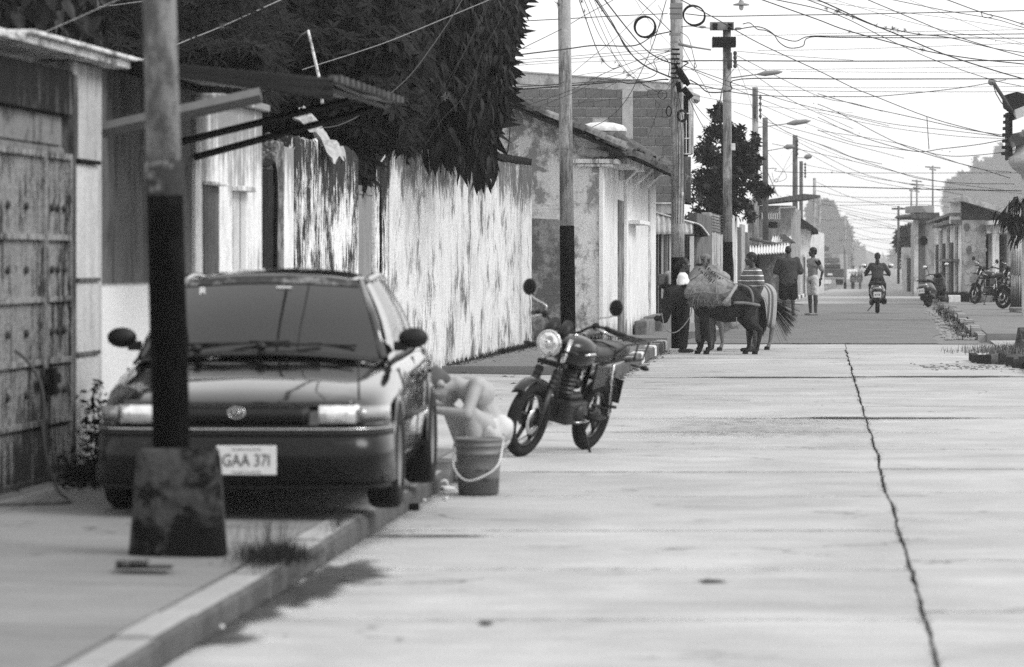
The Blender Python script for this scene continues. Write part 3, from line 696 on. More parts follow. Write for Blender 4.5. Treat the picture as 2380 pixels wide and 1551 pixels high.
obj('metal_collar', MB().lathe([(.090, 1.72), (.093, 1.76), (.092, 1.87), (.088, 1.885)], 18), plaster('collar_patch', .30, .04, ztop=9, top=0, base=0, cover=.55, sx=3, sz=3, blotch=1.1, speck=.2), p1)
p2 = pole('weathered grey pole with tall black foot standing before the corner house wall', 1321, 780, 62, 7.2, .113, 2.12, lean=-.012, zb=.16, seams=(3.0, 3.2))
p3 = pole('crowded cable pole with coils and boxes rising beside the tiled house eave', 1577, 797, 66.8, 8.2, .117, 1.62, lean=-.006, zb=.15, seams=(1.9, 3.4))
obj('ivory_lamp_holder', MB().ball((.08, -.12, 2.55), (.03, .03, .045), 8, 6), m_kw, p3)
mb = MB(); mb.ball((0, 0, 0), (.55, .5, .16), 14, 6); o = obj('rubble_heap', mb, m_brown, label='small heap of rubble and dry grass round the foot of the grey pole', cat='rubble', kind='stuff'); o.location = (.95, 63.0, .18)
link('heap_grass', grass_blades(900, lambda rr: (.95 + rr.gauss(0, .28), 63.0 + rr.gauss(0, .3), .27), (.02, .14), .01, 1.4, 22), m_weed, kind='stuff', label='dry grass on the rubble heap by the grey pole', cat='grass')
m_con = flat('step_concrete', .16, .9, var=.5, scale=5, bump=.3)
pl = [('pale pole with black foot behind the donkeys carrying the transformer arms', 1692, 94, 7.35, .115, (3.3, 5.2)), ('slim pale pole next to the darker pole right of the tree', 1757, 120, 6.95, .105, (2.6,)),
      ('darker brownish pole standing close to the slim pale pole', 1780, 128, 6.3, .10, ()), ('dark wooden pole behind the big man in the sweater', 1848, 158, 6.7, .115, ()), ('thin pole with short crossarms behind the slim young man', 1862, 168, 5.9, .09, ()),
      ('far pale pole above the young man in white shorts', 1893, 195, 5.75, .09, ()), ('far thin hazy pole right after the pale one', 1905, 215, 5.2, .09, ()), ('most distant dim pole before the hazy trees', 1964, 290, 4.9, .1, ()), ('faint pole at the edge of the fog on the left side', 1981, 330, 4.6, .1, ())]
m_wood = flat('dark_wood_pole', .10, .9, var=.4, scale=6)
poles = {}
for (lb, px, Y, zt_, r, sm) in pl:
    zb_ = gz(Y) + .14; poles[px] = pole(lb, px, 700, Y, zt_, r, (zb_ + 1.75 if Y < 160 else 0), mat=m_wood if px in (1848, 1862, 1780) else m_pole, zb=zb_, seams=sm, lean=(-.004 if px < 1800 else 0))

# ---- tiled corner house
m_gable = plaster('peeling_gable', .66, .24, ztop=4.2, topd=1.0, top=.10, base=.5, based=.7, cover=.35, sx=2, sz=1.2, blotch=.9, speck=.2, patch=(1.1, .60, .22))
m_gdado = plaster('grey_dado', .27, .12, ztop=4, top=0, base=.3, based=.8, cover=.55, sx=2.5, sz=1.6, blotch=.9, speck=.3, patch=(1.6, .66, .42))
m_fac = plaster('whitewashed_facade', .78, .30, ztop=3.5, topd=.8, top=.25, base=.62, based=.55, cover=.24, sx=5, sz=.35, blotch=.35, speck=.1, soft=.08)
m_tile = flat('barrel_tile', .075, .9, 0, .2, var=.6, scale=14, rnd=.35, bump=.4)
m_tilel = flat('pale_barrel_tile', .20, .9, 0, .2, var=.5, scale=14, rnd=.3, bump=.4)
hs = fthing(FH, 'corner_house', 'old whitewashed house with peeling gable and sagging barrel-tile roof behind the grey pole', 'house')
L = FH.t(1521); EZ = 3.44
def roofz(x): return EZ + (.45 - x) * .43
gx0 = -3.2
mb = MB(); mb.prism([(gx0, 0), (0, 0), (0, roofz(0) - .14), (gx0, roofz(gx0) - .14)], 'y', 0, .25); obj('gable_wall', mb, m_gable, hs)
mb = MB(); mb.prism([(gx0, 0), (-.62, 0), (-.62, 2.25), (gx0, 2.38)], 'y', -.012, -.001); obj('grey_dado', mb, m_gdado, hs)
mb = MB(); mb.box(-.25, 0, .252, L, 0, EZ - .10); obj('facade', mb, m_fac, hs)
mb = MB(); mb.box(-.02, .055, -.03, 1.9, 0, EZ - .25); obj('pilaster', mb, m_fac, hs, bevel=.01)
obj('pilaster', MB().box(.001, .06, L * .38, L * .48, 0, EZ - .2), m_fac, hs, bevel=.01)
obj('pilaster', MB().box(.001, .05, L * .86, L * .98, 0, EZ - .2), m_fac, hs, bevel=.01)
dt0, dt1 = FH.t(1433), FH.t(1444); dz = FH.z(465, FH.t(1436))
dr = obj('doorway', MB().box(.001, .02, dt0 + .3, dt1 + .5, .15, dz), m_gdado, hs)
wt0, wt1 = FH.t(1453), FH.t(1490); wz = FH.z(522, FH.t(1460))
wn = obj('window', MB().box(.001, .02, wt0 + .5, wt0 + 1.6, .9, wz - .02), m_gdado, hs)
obj('window_ledge', MB().box(.001, .28, wt0, wt0 + 3.4, wz, wz + .075), m_fac, wn, bevel=.01)
# stepped cornice at the corner, corbel boards
obj('cornice', MB().box(-.55, .30, -.10, .9, EZ - .245, EZ - .17).box(-.4, .2, -.06, 1.4, EZ - .30, EZ - .25).box(-.1, .40, .9, L * .38, EZ - .24, EZ - .12), m_fac, hs, bevel=.012)
obj('carved_ornament', MB().ball((-.12, -.09, EZ - .07), (.20, .06, .08), 9, 6, False).ball((-.30, -.08, EZ - .08), (.08, .05, .06), 7, 5, False).ball((.08, -.08, EZ - .09), (.08, .05, .06), 7, 5, False), m_tilel, hs)
for i in range(3):
    y_ = L * (.30 + .2 * i); obj('corbel', MB().prism([(.0, EZ - .42), (.12, EZ - .42), (.42, EZ - .14), (.42, EZ - .06), (0, EZ - .06)], 'y', y_, y_ + .6), m_fac, hs, bevel=.01)
# roof deck + tiles
mb = MB(); mb.prism([(gx0, roofz(gx0) - .14), (.43, roofz(.43) - .14), (.43, roofz(.43) - .09), (gx0, roofz(gx0) - .09)], 'y', -.28, L + .15); obj('roof_deck', mb, m_dkt, hs)
# verge tiles: the ones seen singly from the street
def tile_mesh(L_=.44, r=.115, n=7, r2=.095):
    mb = MB(); vs = []
    for (y_, rr_, off) in ((0, r, 0), (L_, r2, 0)):
        for th in (0, .014):
            for k in range(n):
                a = math.pi * k / (n - 1); vs.append((y_, (rr_ - th) * math.cos(a), (rr_ - th) * math.sin(a)))
    q = n; mb.add(vs, [(k, k+1, 2*q+k+1, 2*q+k) for k in range(q-1)] + [(q+k+1, q+k, 3*q+k, 3*q+k+1) for k in range(q-1)] + [(k+1, k, q+k, q+k+1) for k in range(q-1)] + [(2*q+k, 2*q+k+1, 3*q+k+1, 3*q+k) for k in range(q-1)], True)
    return mb
tm_ = tile_mesh().mesh('tile'); tm_.materials.append(m_tile); tm2 = tm_.copy(); tm2.materials.clear(); tm2.materials.append(m_tilel)
pit = math.atan(.43)
for col in range(3):
    for i in range(12):
        s_ = .43 - i * .34; y_ = -.24 + col * .19
        o = link('roof_tile', tm_ if R.random() < .6 else tm2, None, hs); o.location = (s_, y_ + R.uniform(-.02, .02), roofz(s_) - .075 + (2-col) * .045 - .03 + R.uniform(-.006, .012)); o.rotation_euler = (0, pit + R.uniform(-.03, .03), math.pi + R.uniform(-.06, .06))
        o.rotation_euler = (0, -pit * -1 + R.uniform(-.03, .03), 0); o.rotation_euler = Matrix.Rotation(math.pi, 4, 'Z').to_euler(); o.rotation_euler = (Matrix.Rotation(R.uniform(-.06, .06), 4, 'Z') @ Matrix.Rotation(pit + R.uniform(-.03, .03), 4, 'Y') @ Matrix.Rotation(math.pi, 4, 'Z')).to_euler()
Ts, Tf = [], []
mats_ = []; tv = tile_mesh(n=6)
ncol = int((L - .3) / .2)
for c_ in range(ncol):
    for i in range(-1, 11):
        s_ = .47 - i * .34 + R.uniform(-.03, .03); y_ = .36 + c_ * .2
        mats_.append(Matrix.Translation((s_, y_, roofz(s_) - .085 + R.uniform(-.004, .012) + .02 * mnoise.noise(Vector((y_*.5, s_, 0))))) @ Matrix.Rotation(pit, 4, 'Y') @ Matrix.Rotation(math.pi, 4, 'Z'))
for i in range(150):
    mats_.append(Matrix.Translation((.50 + R.uniform(-.05, .06), R.uniform(.0, L), roofz(.5) - .06 + R.uniform(-.05, .05))) @ Matrix.Rotation(R.uniform(-.5, .5), 4, 'Z') @ Matrix.Rotation(pit + R.uniform(-.35, .35), 4, 'Y') @ Matrix.Rotation(math.pi, 4, 'Z'))
mq = scatter_mesh('tile_courses', tv.v, np.array([f for f in tv.f]), mats_); mq.materials.append(m_tile); link('tile_courses', mq, None, hs, kind='stuff')
# loose mortar on the verge
mb = MB()
for i in range(260):
    s_ = R.uniform(-3, .45); q = R.uniform(.012, .04); mb.ball((s_, R.uniform(-.3, .4), roofz(s_) + R.uniform(-.02, .04)), (q*1.6, q, q), 5, 4, False)
obj('verge_mortar', mb, m_tilel, hs, kind='stuff')
# stone step blocks at the far end of the facade
stp = fthing(FH, 'step_blocks', 'low stained concrete blocks at the far end of the white facade', 'blocks')
for (a, b, x1, z1) in ((L - 8.5, L - 5.6, .25, .42), (L - 5.5, L - 1.0, .40, .46)): obj('block', MB().box(.07, x1 + .06, a, b, 0, z1), m_con, stp, bevel=.03)
# white cable down the gable
obj('gable_cable', MB().tube(spline([P(1186, 290, 64.6), P(1182, 340, 64.6), P(1172, 375, 64.6), P(1152, 402, 64.5)], 6), .008, 4), m_black, label='thin black cable hanging down the gable of the corner house', cat='cable')
# ================================================================== behind the corner house: brick house, kiosk, tree, far left row
m_brick = flat('hollow_brick', .14, .9, 0, .2, var=.22, scale=20, rnd=.16, bump=.3)
m_mort = plaster('mortar', .55, .3, ztop=9, top=0, base=0, cover=.3, sx=2, sz=2, blotch=.8, speck=.2)
m_rend = plaster('grey_render', .46, .26, ztop=9, top=0, base=0, cover=.35, sx=2, sz=1, blotch=.7)
m_grl = flat('white_grille', .6, .5)
bk = thing('brick_house', 'two-storey house of bare hollow bricks rising behind the tiled roof', 'house', (0, 84, 0), 0)
YB = 84.0; s84 = F / YB
X = lambda px: (px - CX) / s84
Zb = lambda py: CAMZ - (py - HY) / s84
xr = X(1573)
mb = MB(); mb.prism([(-1.6, 0), (xr, 0), (xr, Zb(197)), (X(1165), Zb(165)), (-1.6, Zb(158))], 'y', .02, .3); obj('wall', mb, m_mort, bk)
obj('parapet', MB().prism([(-1.6, Zb(190)), (X(1165), Zb(192)), (X(1470), Zb(212)), (xr, Zb(214)), (xr, Zb(196)), (X(1165), Zb(166)), (-1.6, Zb(160))], 'y', -.012, .018), m_rend, bk)
obj('coping', MB().prism([(-1.6, Zb(159)), (X(1165), Zb(165.5)), (xr + .05, Zb(196)), (xr + .05, Zb(193)), (X(1165), Zb(162)), (-1.6, Zb(156))], 'y', -.03, .3), m_rend, bk)
cx0, cx1 = X(1446), X(1471)
obj('column', MB().box(cx0, cx1, -.018, .018, 0, Zb(205)), m_rend, bk, bevel=.006)
bl, bh = .322, .172; z = 2.42; r_ = 0; bm0 = {}
while z < Zb(218):
    x = -.9 + (r_ % 2) * .17 + R.uniform(-.02, .02)
    while x < xr - .04:
        a, b = x, min(x + bl, xr - .01); x += bl + .012
        zc = z + (b) * -.005
        segs = [(a, b)]
        if a < cx1 and b > cx0: segs = [(a, min(b, cx0 - .006)), (max(a, cx1 + .006), b)]
        for (a_, b_) in segs:
            if b_ - a_ < .06 or R.random() < .015: continue
            key = round(b_ - a_, 2)
            if key not in bm0: bm0[key] = MB().box(-key/2, key/2, -.014, .02, -bh/2, bh/2).mesh('brick'); bm0[key].materials.append(m_brick)
            o = link('brick', bm0[key], None, bk); o.location = ((a_ + b_)/2, R.uniform(-.004, .003), zc + bh/2); o.rotation_euler = (0, R.uniform(-.008, .008), 0)
    z += bh + .036; r_ += 1
# street face of the brick house with window grille and overhang
obj('street_wall', MB().prism([(xr + .002, .3), (xr + .36, 8.5), (xr + .36, 9), (xr + .002, 9)], 'z', 0, Zb(200)), m_rend, bk)
obj('balcony_box', MB().box(xr + .004, X(1606), -.015, 1.2, Zb(470), Zb(364)), m_postg, bk, bevel=.01)
obj('pier', MB().box(X(1600), X(1612), -.02, 1.2, Zb(358), Zb(205)), m_fac, bk, bevel=.01)
obj('roof_slab', MB().prism([(xr - .05, Zb(196)), (X(1627), Zb(222)), (X(1627), Zb(236)), (X(1600), Zb(226)), (xr - .05, Zb(214))], 'y', -.05, 1.4), m_rend, bk, bevel=.01)
obj('dark_opening', MB().box(xr + .003, X(1600) - .003, .05, 1.1, Zb(363), Zb(212)), m_black, bk)
gr = MB(); gx = [X(p) for p in (1577, 1582, 1588.5, 1595, 1603.5)]
for x in gx: gr.box(x - .009, x + .009, -.035, -.02, Zb(358), Zb(262))
for z_ in (Zb(358), Zb(322), Zb(264)): gr.box(X(1574), X(1605), -.04, -.022, z_ - .012, z_ + .012)
obj('window_grille', gr, m_grl, bk)
obj('lower_band', MB().box(X(1519), xr, -.05, .015, Zb(497), Zb(474)), m_rend, bk); obj('white_trim', MB().box(X(1515), X(1606), -.09, -.052, Zb(474), Zb(471)), m_kw, bk)
obj('hanging_lamp', MB().tube(spline([(X(1588), -.06, Zb(472)), (X(1590), -.08, Zb(464)), (X(1595), -.08, Zb(464)), (X(1597), -.06, Zb(472))], 4), .008, 5).prism([(X(1583), Zb(474)), (X(1606), Zb(477)), (X(1606), Zb(472)), (X(1592), Zb(471))], 'y', -.3, -.1), m_black, bk)
# water tank with domed lid on the neighbouring roof
tk = thing('water_tank', 'round water tank with domed pale lid above the tiled roof', 'water tank', P(1399, 360, 76))
s76 = F / 76; rt = 56 / s76
obj('tank_body', MB().lathe([(rt * .92, -1.2), (rt * .94, -.1), (rt, (360-308)/s76), (rt * .99, (360-303)/s76)], 26), m_block, tk)
obj('tank_lid', MB().lathe([(rt * 1.02, (360-306)/s76), (rt * 1.03, (360-300)/s76), (rt * .9, (360-292)/s76), (rt * .5, (360-286)/s76), (.01, (360-284)/s76)], 26), m_kw, tk)
obj('spout', MB().tube([(.05, -rt, (360-312)/s76), (.05, -rt - .01, (360-345)/s76)], [.035, .05], 8), m_kw, tk)

# ---- kiosk with curved striped awning
m_str = NT('striped_shutter'); c = m_str.coord((1,1,1)); xx = m_str.sep(c, 0)
vals = [(0, .02), (.20, .45), (.27, .12), (.44, .5), (.5, .015), (.62, .3), (.70, .05), (.80, .35), (.86, .02), (1.3, .10), (1.42, .04), (1.52, .3), (1.62, .45)]
rp = m_str.n('ShaderNodeValToRGB'); rp.color_ramp.interpolation = 'CONSTANT'; m_str.l(m_str.rng(xx, 0, .95, 0, 1), rp.inputs[0]); els = rp.color_ramp.elements; els[0].position = 0; els[0].color = (.015,)*3 + (1,); els[1].position = .17; els[1].color = (.42,)*3 + (1,)
for p_, v_ in ((.22, .10), (.30, .10), (.35, .45), (.42, .012), (.52, .02), (.56, .28), (.62, .03), (.84, .012), (.90, .16), (.94, .4)):
    e_ = els.new(p_); e_.color = (v_, v_, v_, 1)
m_strm = m_str.out(rp.outputs[0], .6)
m_awn = plaster('white_awning_sheet', .62, .30, ztop=9, top=0, base=0, cover=.3, sx=8, sz=.5, blotch=.4)
ks = thing('kiosk', 'small kiosk with striped shutter and scalloped white awning beyond the white facade', 'kiosk', P(1520, 608, 84), 0); ks.location.z = 0
kx = lambda px: (px - 1520) / s84
n_ = 9; w_ = (kx(1613)) / n_; mbs = None
for i in range(n_):
    o = obj('shutter_slat', MB().prism([(i*w_ + .006, .02), (i*w_ + w_*.5, -.012), (i*w_ + w_ - .006, .02)], 'z', .15, Zb(545)), m_strm, ks)
def aws(u, v):
    x = u * kx(1609); z_ = Zb(545) + v * (Zb(505) - Zb(545)) + (.0 if v < 1 else 0); zt = Zb(495 + u * 24); z_ = Zb(545) * (1 - v) + zt * v
    return (x, -.10 + .09 * v + .02 * math.sin(u * kx(1609) / .118 * 2 * math.pi), z_)
obj('awning_front', MB().grid(aws, 80, 5), m_awn, ks, solid=.004)
obj('awning_rail', MB().tube([(0, -.04, Zb(493)), (kx(1613), -.04, Zb(519))], .02, 6), m_kw, ks)
for i in range(6):
    y0 = i * .14; obj('curved_rib', MB().tube(spline([(kx(1590), y0, Zb(512)), (kx(1625), y0, Zb(522)), (kx(1640), y0, Zb(537)), (kx(1648), y0, Zb(548))], 5), .018, 5), m_awn, ks)
obj('curved_sheet', MB().loft([[(p.x, y0, p.z) for p in spline([(kx(1590), 0, Zb(513)), (kx(1624), 0, Zb(523)), (kx(1639), 0, Zb(538)), (kx(1647), 0, Zb(549))], 5)] for y0 in (.02, 6.0)], close=False, cap=False), m_shut, ks, solid=.004)
obj('side_panel', MB().box(kx(1603), kx(1613), -.03, .05, .15, Zb(549)), m_whitedoor, ks)
obj('back_wall', MB().box(-.1, kx(1613), .10, 6.5, 0, Zb(520)), m_rend, ks)
# ---- grey rendered wall, corrugated fence, pallet
gw = fthing(FC, 'grey_rendered_wall', 'dark grey rendered wall right of the kiosk awning', 'wall')
obj('panel', MB().box(-.2, 0, 1.2, FC.t(1655), 0, 2.62), plaster('dark_render', .17, .10, ztop=2.7, topd=.6, top=.2, base=.1, cover=.4, sx=2, sz=1, blotch=.7, speck=.25), gw, bevel=.01)
cf = fthing(FC, 'corrugated_fence', 'rusty corrugated sheet fence with coiled wire on top beside the pale pole', 'fence')
ta_, tb_ = FC.t(1655) + .02, FC.t(1688); n_ = 7; m_cor = plaster('streaky_sheet', .42, .12, ztop=2.4, topd=.8, top=.0, base=.75, based=1.1, cover=.35, sx=12, sz=.4, blotch=.4)
for i in range(n_):
    a = ta_ + (tb_ - ta_) * i / n_; L_ = (tb_ - ta_) / n_ - .03; pr = [(.02 * math.sin(j * 1.57), a + L_ * j / 16) for j in range(17)]
    mb = MB(); mb.add([(x, y_, z_) for z_ in (.15, 2.25 + R.uniform(-.04, .04)) for x, y_ in pr], [(j, j+1, 18+j, 17+j) for j in range(16)], True); obj('sheet', mb, m_cor, cf, solid=.004)
for i in range(7): obj('wire_strand', MB().tube([(.0, ta_, 2.28 + i*.07), (.05, (ta_+tb_)/2, 2.26 + i*.07), (0, tb_, 2.28 + i*.07)], .012, 4), m_shut, cf)
obj('wall_panel', MB().box(-.25, -.06, ta_, tb_, 0, 2.72), m_rend, cf)
ff = fthing(FC, 'plank_fence', 'white edged plank fence between the pale pole and the tin-roofed shed', 'fence')
ta_ = FC.t(1702); 
for i, (a, b, mt, zt_) in enumerate(((1700, 1708, m_whitedoor, 3.4), (1708.5, 1712, m_awhite, 3.1), (1713, 1722, m_shut, 2.5), (1722.5, 1730, m_cor, 2.6), (1730.5, 1738, m_shut, 2.4))):
    obj('plank', MB().box(-.05, .02 * (i % 2), FC.t(a), FC.t(b), .1, zt_), mt, ff)

# ---- tin roofed sheds and the row behind, dimming into the haze
m_tin = plaster('bright_tin', .72, .4, ztop=9, top=0, base=0, cover=.25, sx=10, sz=.4, blotch=.4)
def corrugated(fr_pts, n, amp, mat, parent, name='roof_sheet'):
    A, B, C, D = [Vector(p) for p in fr_pts]     # near-left, near-right, far-right, far-left: ribs run A->D
    nrm = (B - A).cross(D - A).normalized()
    def f(u, v):
        p = A.lerp(B, u).lerp(D.lerp(C, u), v); return p + nrm * amp * math.sin(u * n * 2 * math.pi)
    return obj(name, MB().grid(f, n * 6 + 1, 3), mat, parent, solid=.004)
sh = thing('tin_shed', 'shed with two bright corrugated tin roofs behind the striped shirt man', 'shed')
Y0 = 118
corrugated([P(1742, 592, Y0), P(1832, 587, Y0), P(1836, 566, Y0 + 2), P(1742, 572, Y0 + 2)], 14, .03, m_tin, sh)
corrugated([P(1790, 570, Y0 + 2), P(1838, 573, Y0 + 2), P(1840, 550, Y0 + 5), P(1796, 550, Y0 + 5)], 8, .03, m_tin, sh)
obj('roof_beam', MB().tube([P(1742, 555, Y0 + 1.9), P(1838, 574, Y0 + 1.9)], .05, 5), m_shut, sh); obj('roof_beam', MB().tube([P(1745, 578, Y0 + 1.8), P(1800, 568, Y0 + 1.8)], .04, 5), m_shut, sh)
obj('back_wall', MB().prism([((1742-CX)/F*Y0, 0), ((1850-CX)/F*Y0, 0), ((1850-CX)/F*Y0, 2.2), ((1742-CX)/F*Y0, 2.0)], 'y', Y0 + 2.2, Y0 + 2.4), m_gdado, sh)
obj('side_roof', MB().prism([((1838-CX)/F*Y0, 2.20), ((1864-CX)/F*Y0, 2.12), ((1838-CX)/F*Y0, 2.40)], 'y', Y0 + 2.5, Y0 + 5), m_shut, sh)
def block_house(name, label, px0, px1, ytop, Y, depth, mat, fr=None, ybase=None, roof=None, group=None, side=None):
    """box house: front facing the camera from px0..px1 at depth Y"""
    e = thing(name, label, 'house', (0, Y, 0), 0, group); x0, x1 = (px0-CX)/F*Y, (px1-CX)/F*Y; zt_ = CAMZ - (ytop-HY)/F*Y
    sl = .1 * depth
    mb = MB(); zb_ = gz(Y + depth) - 1
    mb.add([(x0, 0, zb_), (x1, 0, zb_), (x1 + sl, depth, zb_), (x0 + sl, depth, zb_), (x0, 0, zt_), (x1, 0, zt_), (x1 + sl, depth, zt_), (x0 + sl, depth, zt_)], [(4,5,6,7), (0,1,5,4), (1,2,6,5), (2,3,7,6), (3,0,4,7)])
    obj('wall', mb, mat, e)
    if roof:
        o = obj('roof', MB().box(x0 - .25, x1 + .3, -.35, 1.2, zt_ + .01, zt_ + roof), m_shut, e)
    return e, x0, x1, zt_
m_hz1 = plaster('dull_render', .36, .2, ztop=9, top=0, base=0, cover=.45, sx=2, sz=1, blotch=.7)
m_hzw = plaster('pale_render', .74, .35, ztop=9, top=0, base=0, cover=.3, sx=3, sz=.5, blotch=.6)
e, x0, x1, zt_ = block_house('upper_house', 'hazy two-storey brick house with balcony rail behind the tin roofs', 1738, 1838, 478, 140, 14, m_hz1)
s140 = F/140; xx_ = lambda p: (p-CX)/s140; zz_ = lambda p: CAMZ-(p-HY)/s140
obj('roof_slab', MB().prism([(xx_(1725), zz_(474)), (xx_(1862), zz_(452)), (xx_(1900), zz_(455)), (xx_(1900), zz_(461)), (xx_(1725), zz_(479))], 'y', -1.2, 6), m_shut, e)
rl = MB(); rl.box(xx_(1768), xx_(1808), -.9, -.85, zz_(497), zz_(495)); rl.box(xx_(1768), xx_(1808), -.9, -.85, zz_(511), zz_(510))
for i in range(9): rl.box(xx_(1768 + i*5) - .02, xx_(1768 + i*5) + .02, -.9, -.86, zz_(511), zz_(495))
obj('balcony_rail', rl, m_grl, e); obj('pipe_rail', MB().tube([P(1806, 511, 0)*0 + Vector((xx_(1808), -.9, zz_(511))), (xx_(1808), -.9, zz_(484)), (xx_(1845), -.9, zz_(482)), (xx_(1848), -.9, zz_(500))], .035, 6), m_grl, e)
for i in range(7): obj('lattice_block', MB().box(xx_(1766 + i*6), xx_(1771 + i*6), -.06, -.01, zz_(510), zz_(499)), m_shut, e)
for (a, b, c_, d) in ((1760, 1772, 524, 548), (1786, 1806, 516, 530)): obj('window', MB().box(xx_(a), xx_(b), -.05, -.005, zz_(d), zz_(c_)), m_awhite if a < 1770 else m_black, e)
e, x0, x1, zt_ = block_house('white_gabled_house', 'pale hazy house with sagging tiled roof behind the two standing men', 1834, 1884, 532, 165, 30, m_hzw)
s165 = F/165; xx_ = lambda p: (p-CX)/s165; zz_ = lambda p: CAMZ-(p-HY)/s165
obj('tiled_roof', MB().prism([(xx_(1830), zz_(500)), (xx_(1862), zz_(508)), (xx_(1898), zz_(534)), (xx_(1900), zz_(545)), (xx_(1880), zz_(536)), (xx_(1856), zz_(526)), (xx_(1830), zz_(528))], 'y', -.6, 14), m_dkt, e)
for (a, b) in ((1838, 1842), (1868, 1871)): obj('doorway', MB().box(xx_(a), xx_(b), -.06, -.005, gz(165), zz_(598)), m_shut, e)
e, x0, x1, zt_ = block_house('far_shop', 'far hazy shop with pale doorway behind the parked pickup', 1893, 1952, 590, 420, 60, m_hz1)
s225 = F/420; xx_ = lambda p: (p-CX)/s225; zz_ = lambda p: CAMZ-(p-HY)/s225
obj('doorway', MB().box(xx_(1914), xx_(1932), -.1, -.01, zz_(660), zz_(612)), m_hzw, e); obj('signboard', MB().box(xx_(1905), xx_(1950), -.5, -.02, zz_(608), zz_(600)), m_shut, e); obj('side_roof', MB().prism([(xx_(1885), zz_(560)), (xx_(1925), zz_(575)), (xx_(1925), zz_(584)), (xx_(1885), zz_(590))], 'y', -1, 3), m_shut, e)
e, x0, x1, zt_ = block_house('last_left_house', 'last dim house on the left before the street fades into haze', 1952, 1966, 628, 620, 60, m_hzw)
# blinds/paint bands on the fades
for (px, py, w, h, Y) in ((1958, 575, 12, 32, 290),):
    pass
# hazy pickup parked at the left
pk = thing('parked_pickup', 'boxy dark pickup parked far down the left side in the haze', 'pickup', P(1931, 674, 300)); pk.location.z = gz(300) + .42; pk.scale = (1.28,)*3
m_truck = flat('truck_paint', .05, .5); m_tyre = flat('tyre_rubber', .012, .85, 0, .2); m_chr = flat('chrome', .55, .18, 1.0, .5, var=.03); m_glassd = flat('dark_glass', .012, .06, 0, .5, var=.02)
obj('body', MB().box(-.8, .8, 0, 4.2, .35, 1.0), m_truck, pk, bevel=.06); obj('cab', MB().box(-.72, .72, 1.4, 2.8, 1.0, 1.28), m_truck, pk, bevel=.08)
obj('tailgate', MB().box(-.76, .76, -.04, -.005, .5, .95), m_truck, pk, bevel=.02); obj('bumper', MB().box(-.8, .8, -.12, -.045, .36, .48), m_chr, pk, bevel=.02)
obj('licence_plate', MB().box(-.2, .1, -.055, -.042, .6, .72), m_kw, pk)
for x in (-.7, .7):
    for y_ in (.8, 3.4): obj('wheel', MB().lathe([(.001, -.1), (.3, -.1), (.33, -.05), (.33, .05), (.3, .1), (.001, .1)], 14, (x, y_, .33), 'x'), m_tyre, pk)

# ---- right side houses
m_rfac = plaster('white_peeling_facade', .82, .26, ztop=3.2, topd=1.0, top=.15, base=.4, based=.9, cover=.33, sx=5, sz=.35, blotch=.6)
m_stone = plaster('crazy_stone', .50, .3, ztop=9, top=0, base=0, cover=.4, sx=2, sz=2, blotch=.8)
YD = 125; sD = F/YD; xD = lambda p: (p-CX)/sD; zD = lambda p: CAMZ-(p-HY)/sD
rp_ = thing('porch_house', 'low house with dark sloping roof, stone panel and white porch posts on the right', 'house', (0, YD, 0), 0)
obj('stone_wall', MB().box(xD(2236), xD(2291), 0, .3, -.1, zD(512)), m_stone, rp_)
rr = random.Random(4); cells = []
for iy in range(6):
    for ix in range(3):
        cxp = 2240 + (ix + .5) * 17 + rr.uniform(-4, 4); cyp = 520 + (iy + .5) * 24 + rr.uniform(-5, 5); k = rr.choice([5, 6, 6, 7]); a0_ = rr.random() * 6
        pl_ = [(xD(cxp + math.cos(a0_ + 2*math.pi*j/k) * rr.uniform(6, 8.3)), zD(cyp + math.sin(a0_ + 2*math.pi*j/k) * rr.uniform(9, 11.5))) for j in range(k)]
        obj('stone', MB().prism(pl_, 'y', -.035 + rr.uniform(0, .01), -.001), m_tilel if rr.random() < .3 else m_stone, rp_)
obj('beam', MB().prism([(xD(2290), zD(543)), (xD(2380), zD(541)), (xD(2400), zD(541)), (xD(2400), zD(518)), (xD(2290), zD(525))], 'y', -.6, -.35), m_rfac, rp_)
obj('canopy_slab', MB().prism([(xD(2288), zD(524)), (xD(2400), zD(512)), (xD(2400), zD(505)), (xD(2288), zD(514))], 'y', -1.2, 0), m_mort, rp_)
for (a, b) in ((2302, 2317), (2346, 2363)): obj('post', MB().box(xD(a), xD(b), -.6, -.36, 0, zD(543) - .002), m_rfac, rp_, bevel=.01)
obj('back_wall', MB().box(xD(2291) + .002, xD(2400), .6, .8, -.1, zD(505)), m_rend, rp_)
for (a, b, mt) in ((2296, 2302, m_black), (2320, 2326, m_shut), (2328, 2336, m_dkmetal), (2338, 2345, m_shut), (2368, 2390, m_shut)): obj('door_panel', MB().box(xD(a), xD(b), .55, .598, .15, zD(546)), mt, rp_)
obj('upper_gable', MB().prism([(xD(2235), zD(512)), (xD(2380), zD(515)), (xD(2235), zD(468))], 'y', .3, .5), plaster('gable_brick', .16, .1, ztop=9, top=0, base=0, cover=.4, sx=3, sz=3, blotch=.7), rp_)  # gable in an even dark brick tone
obj('roof', MB().prism([(xD(2206), zD(462)), (xD(2236), zD(456)), (xD(2385), zD(502)), (xD(2385), zD(512)), (xD(2236), zD(469)), (xD(2206), zD(470))], 'y', -.5, .9), m_rend, rp_)
obj('white_end', MB().box(xD(2209), xD(2234), .1, .29, zD(520), zD(471)), m_hzw, rp_)
wf = thing('white_facade', 'bright peeling white facade with broken ledges left of the stone wall', 'house', (0, YD, 0), 0)
A0, B0 = (xD(2235), 0), ((2176-CX)/F*152, 27)
mb = MB(); mb.prism([A0, B0, (B0[0]+.3, B0[1]), (A0[0]+.0, .35)], 'z', -.3, 3.02); obj('wall', mb, m_rfac, wf)
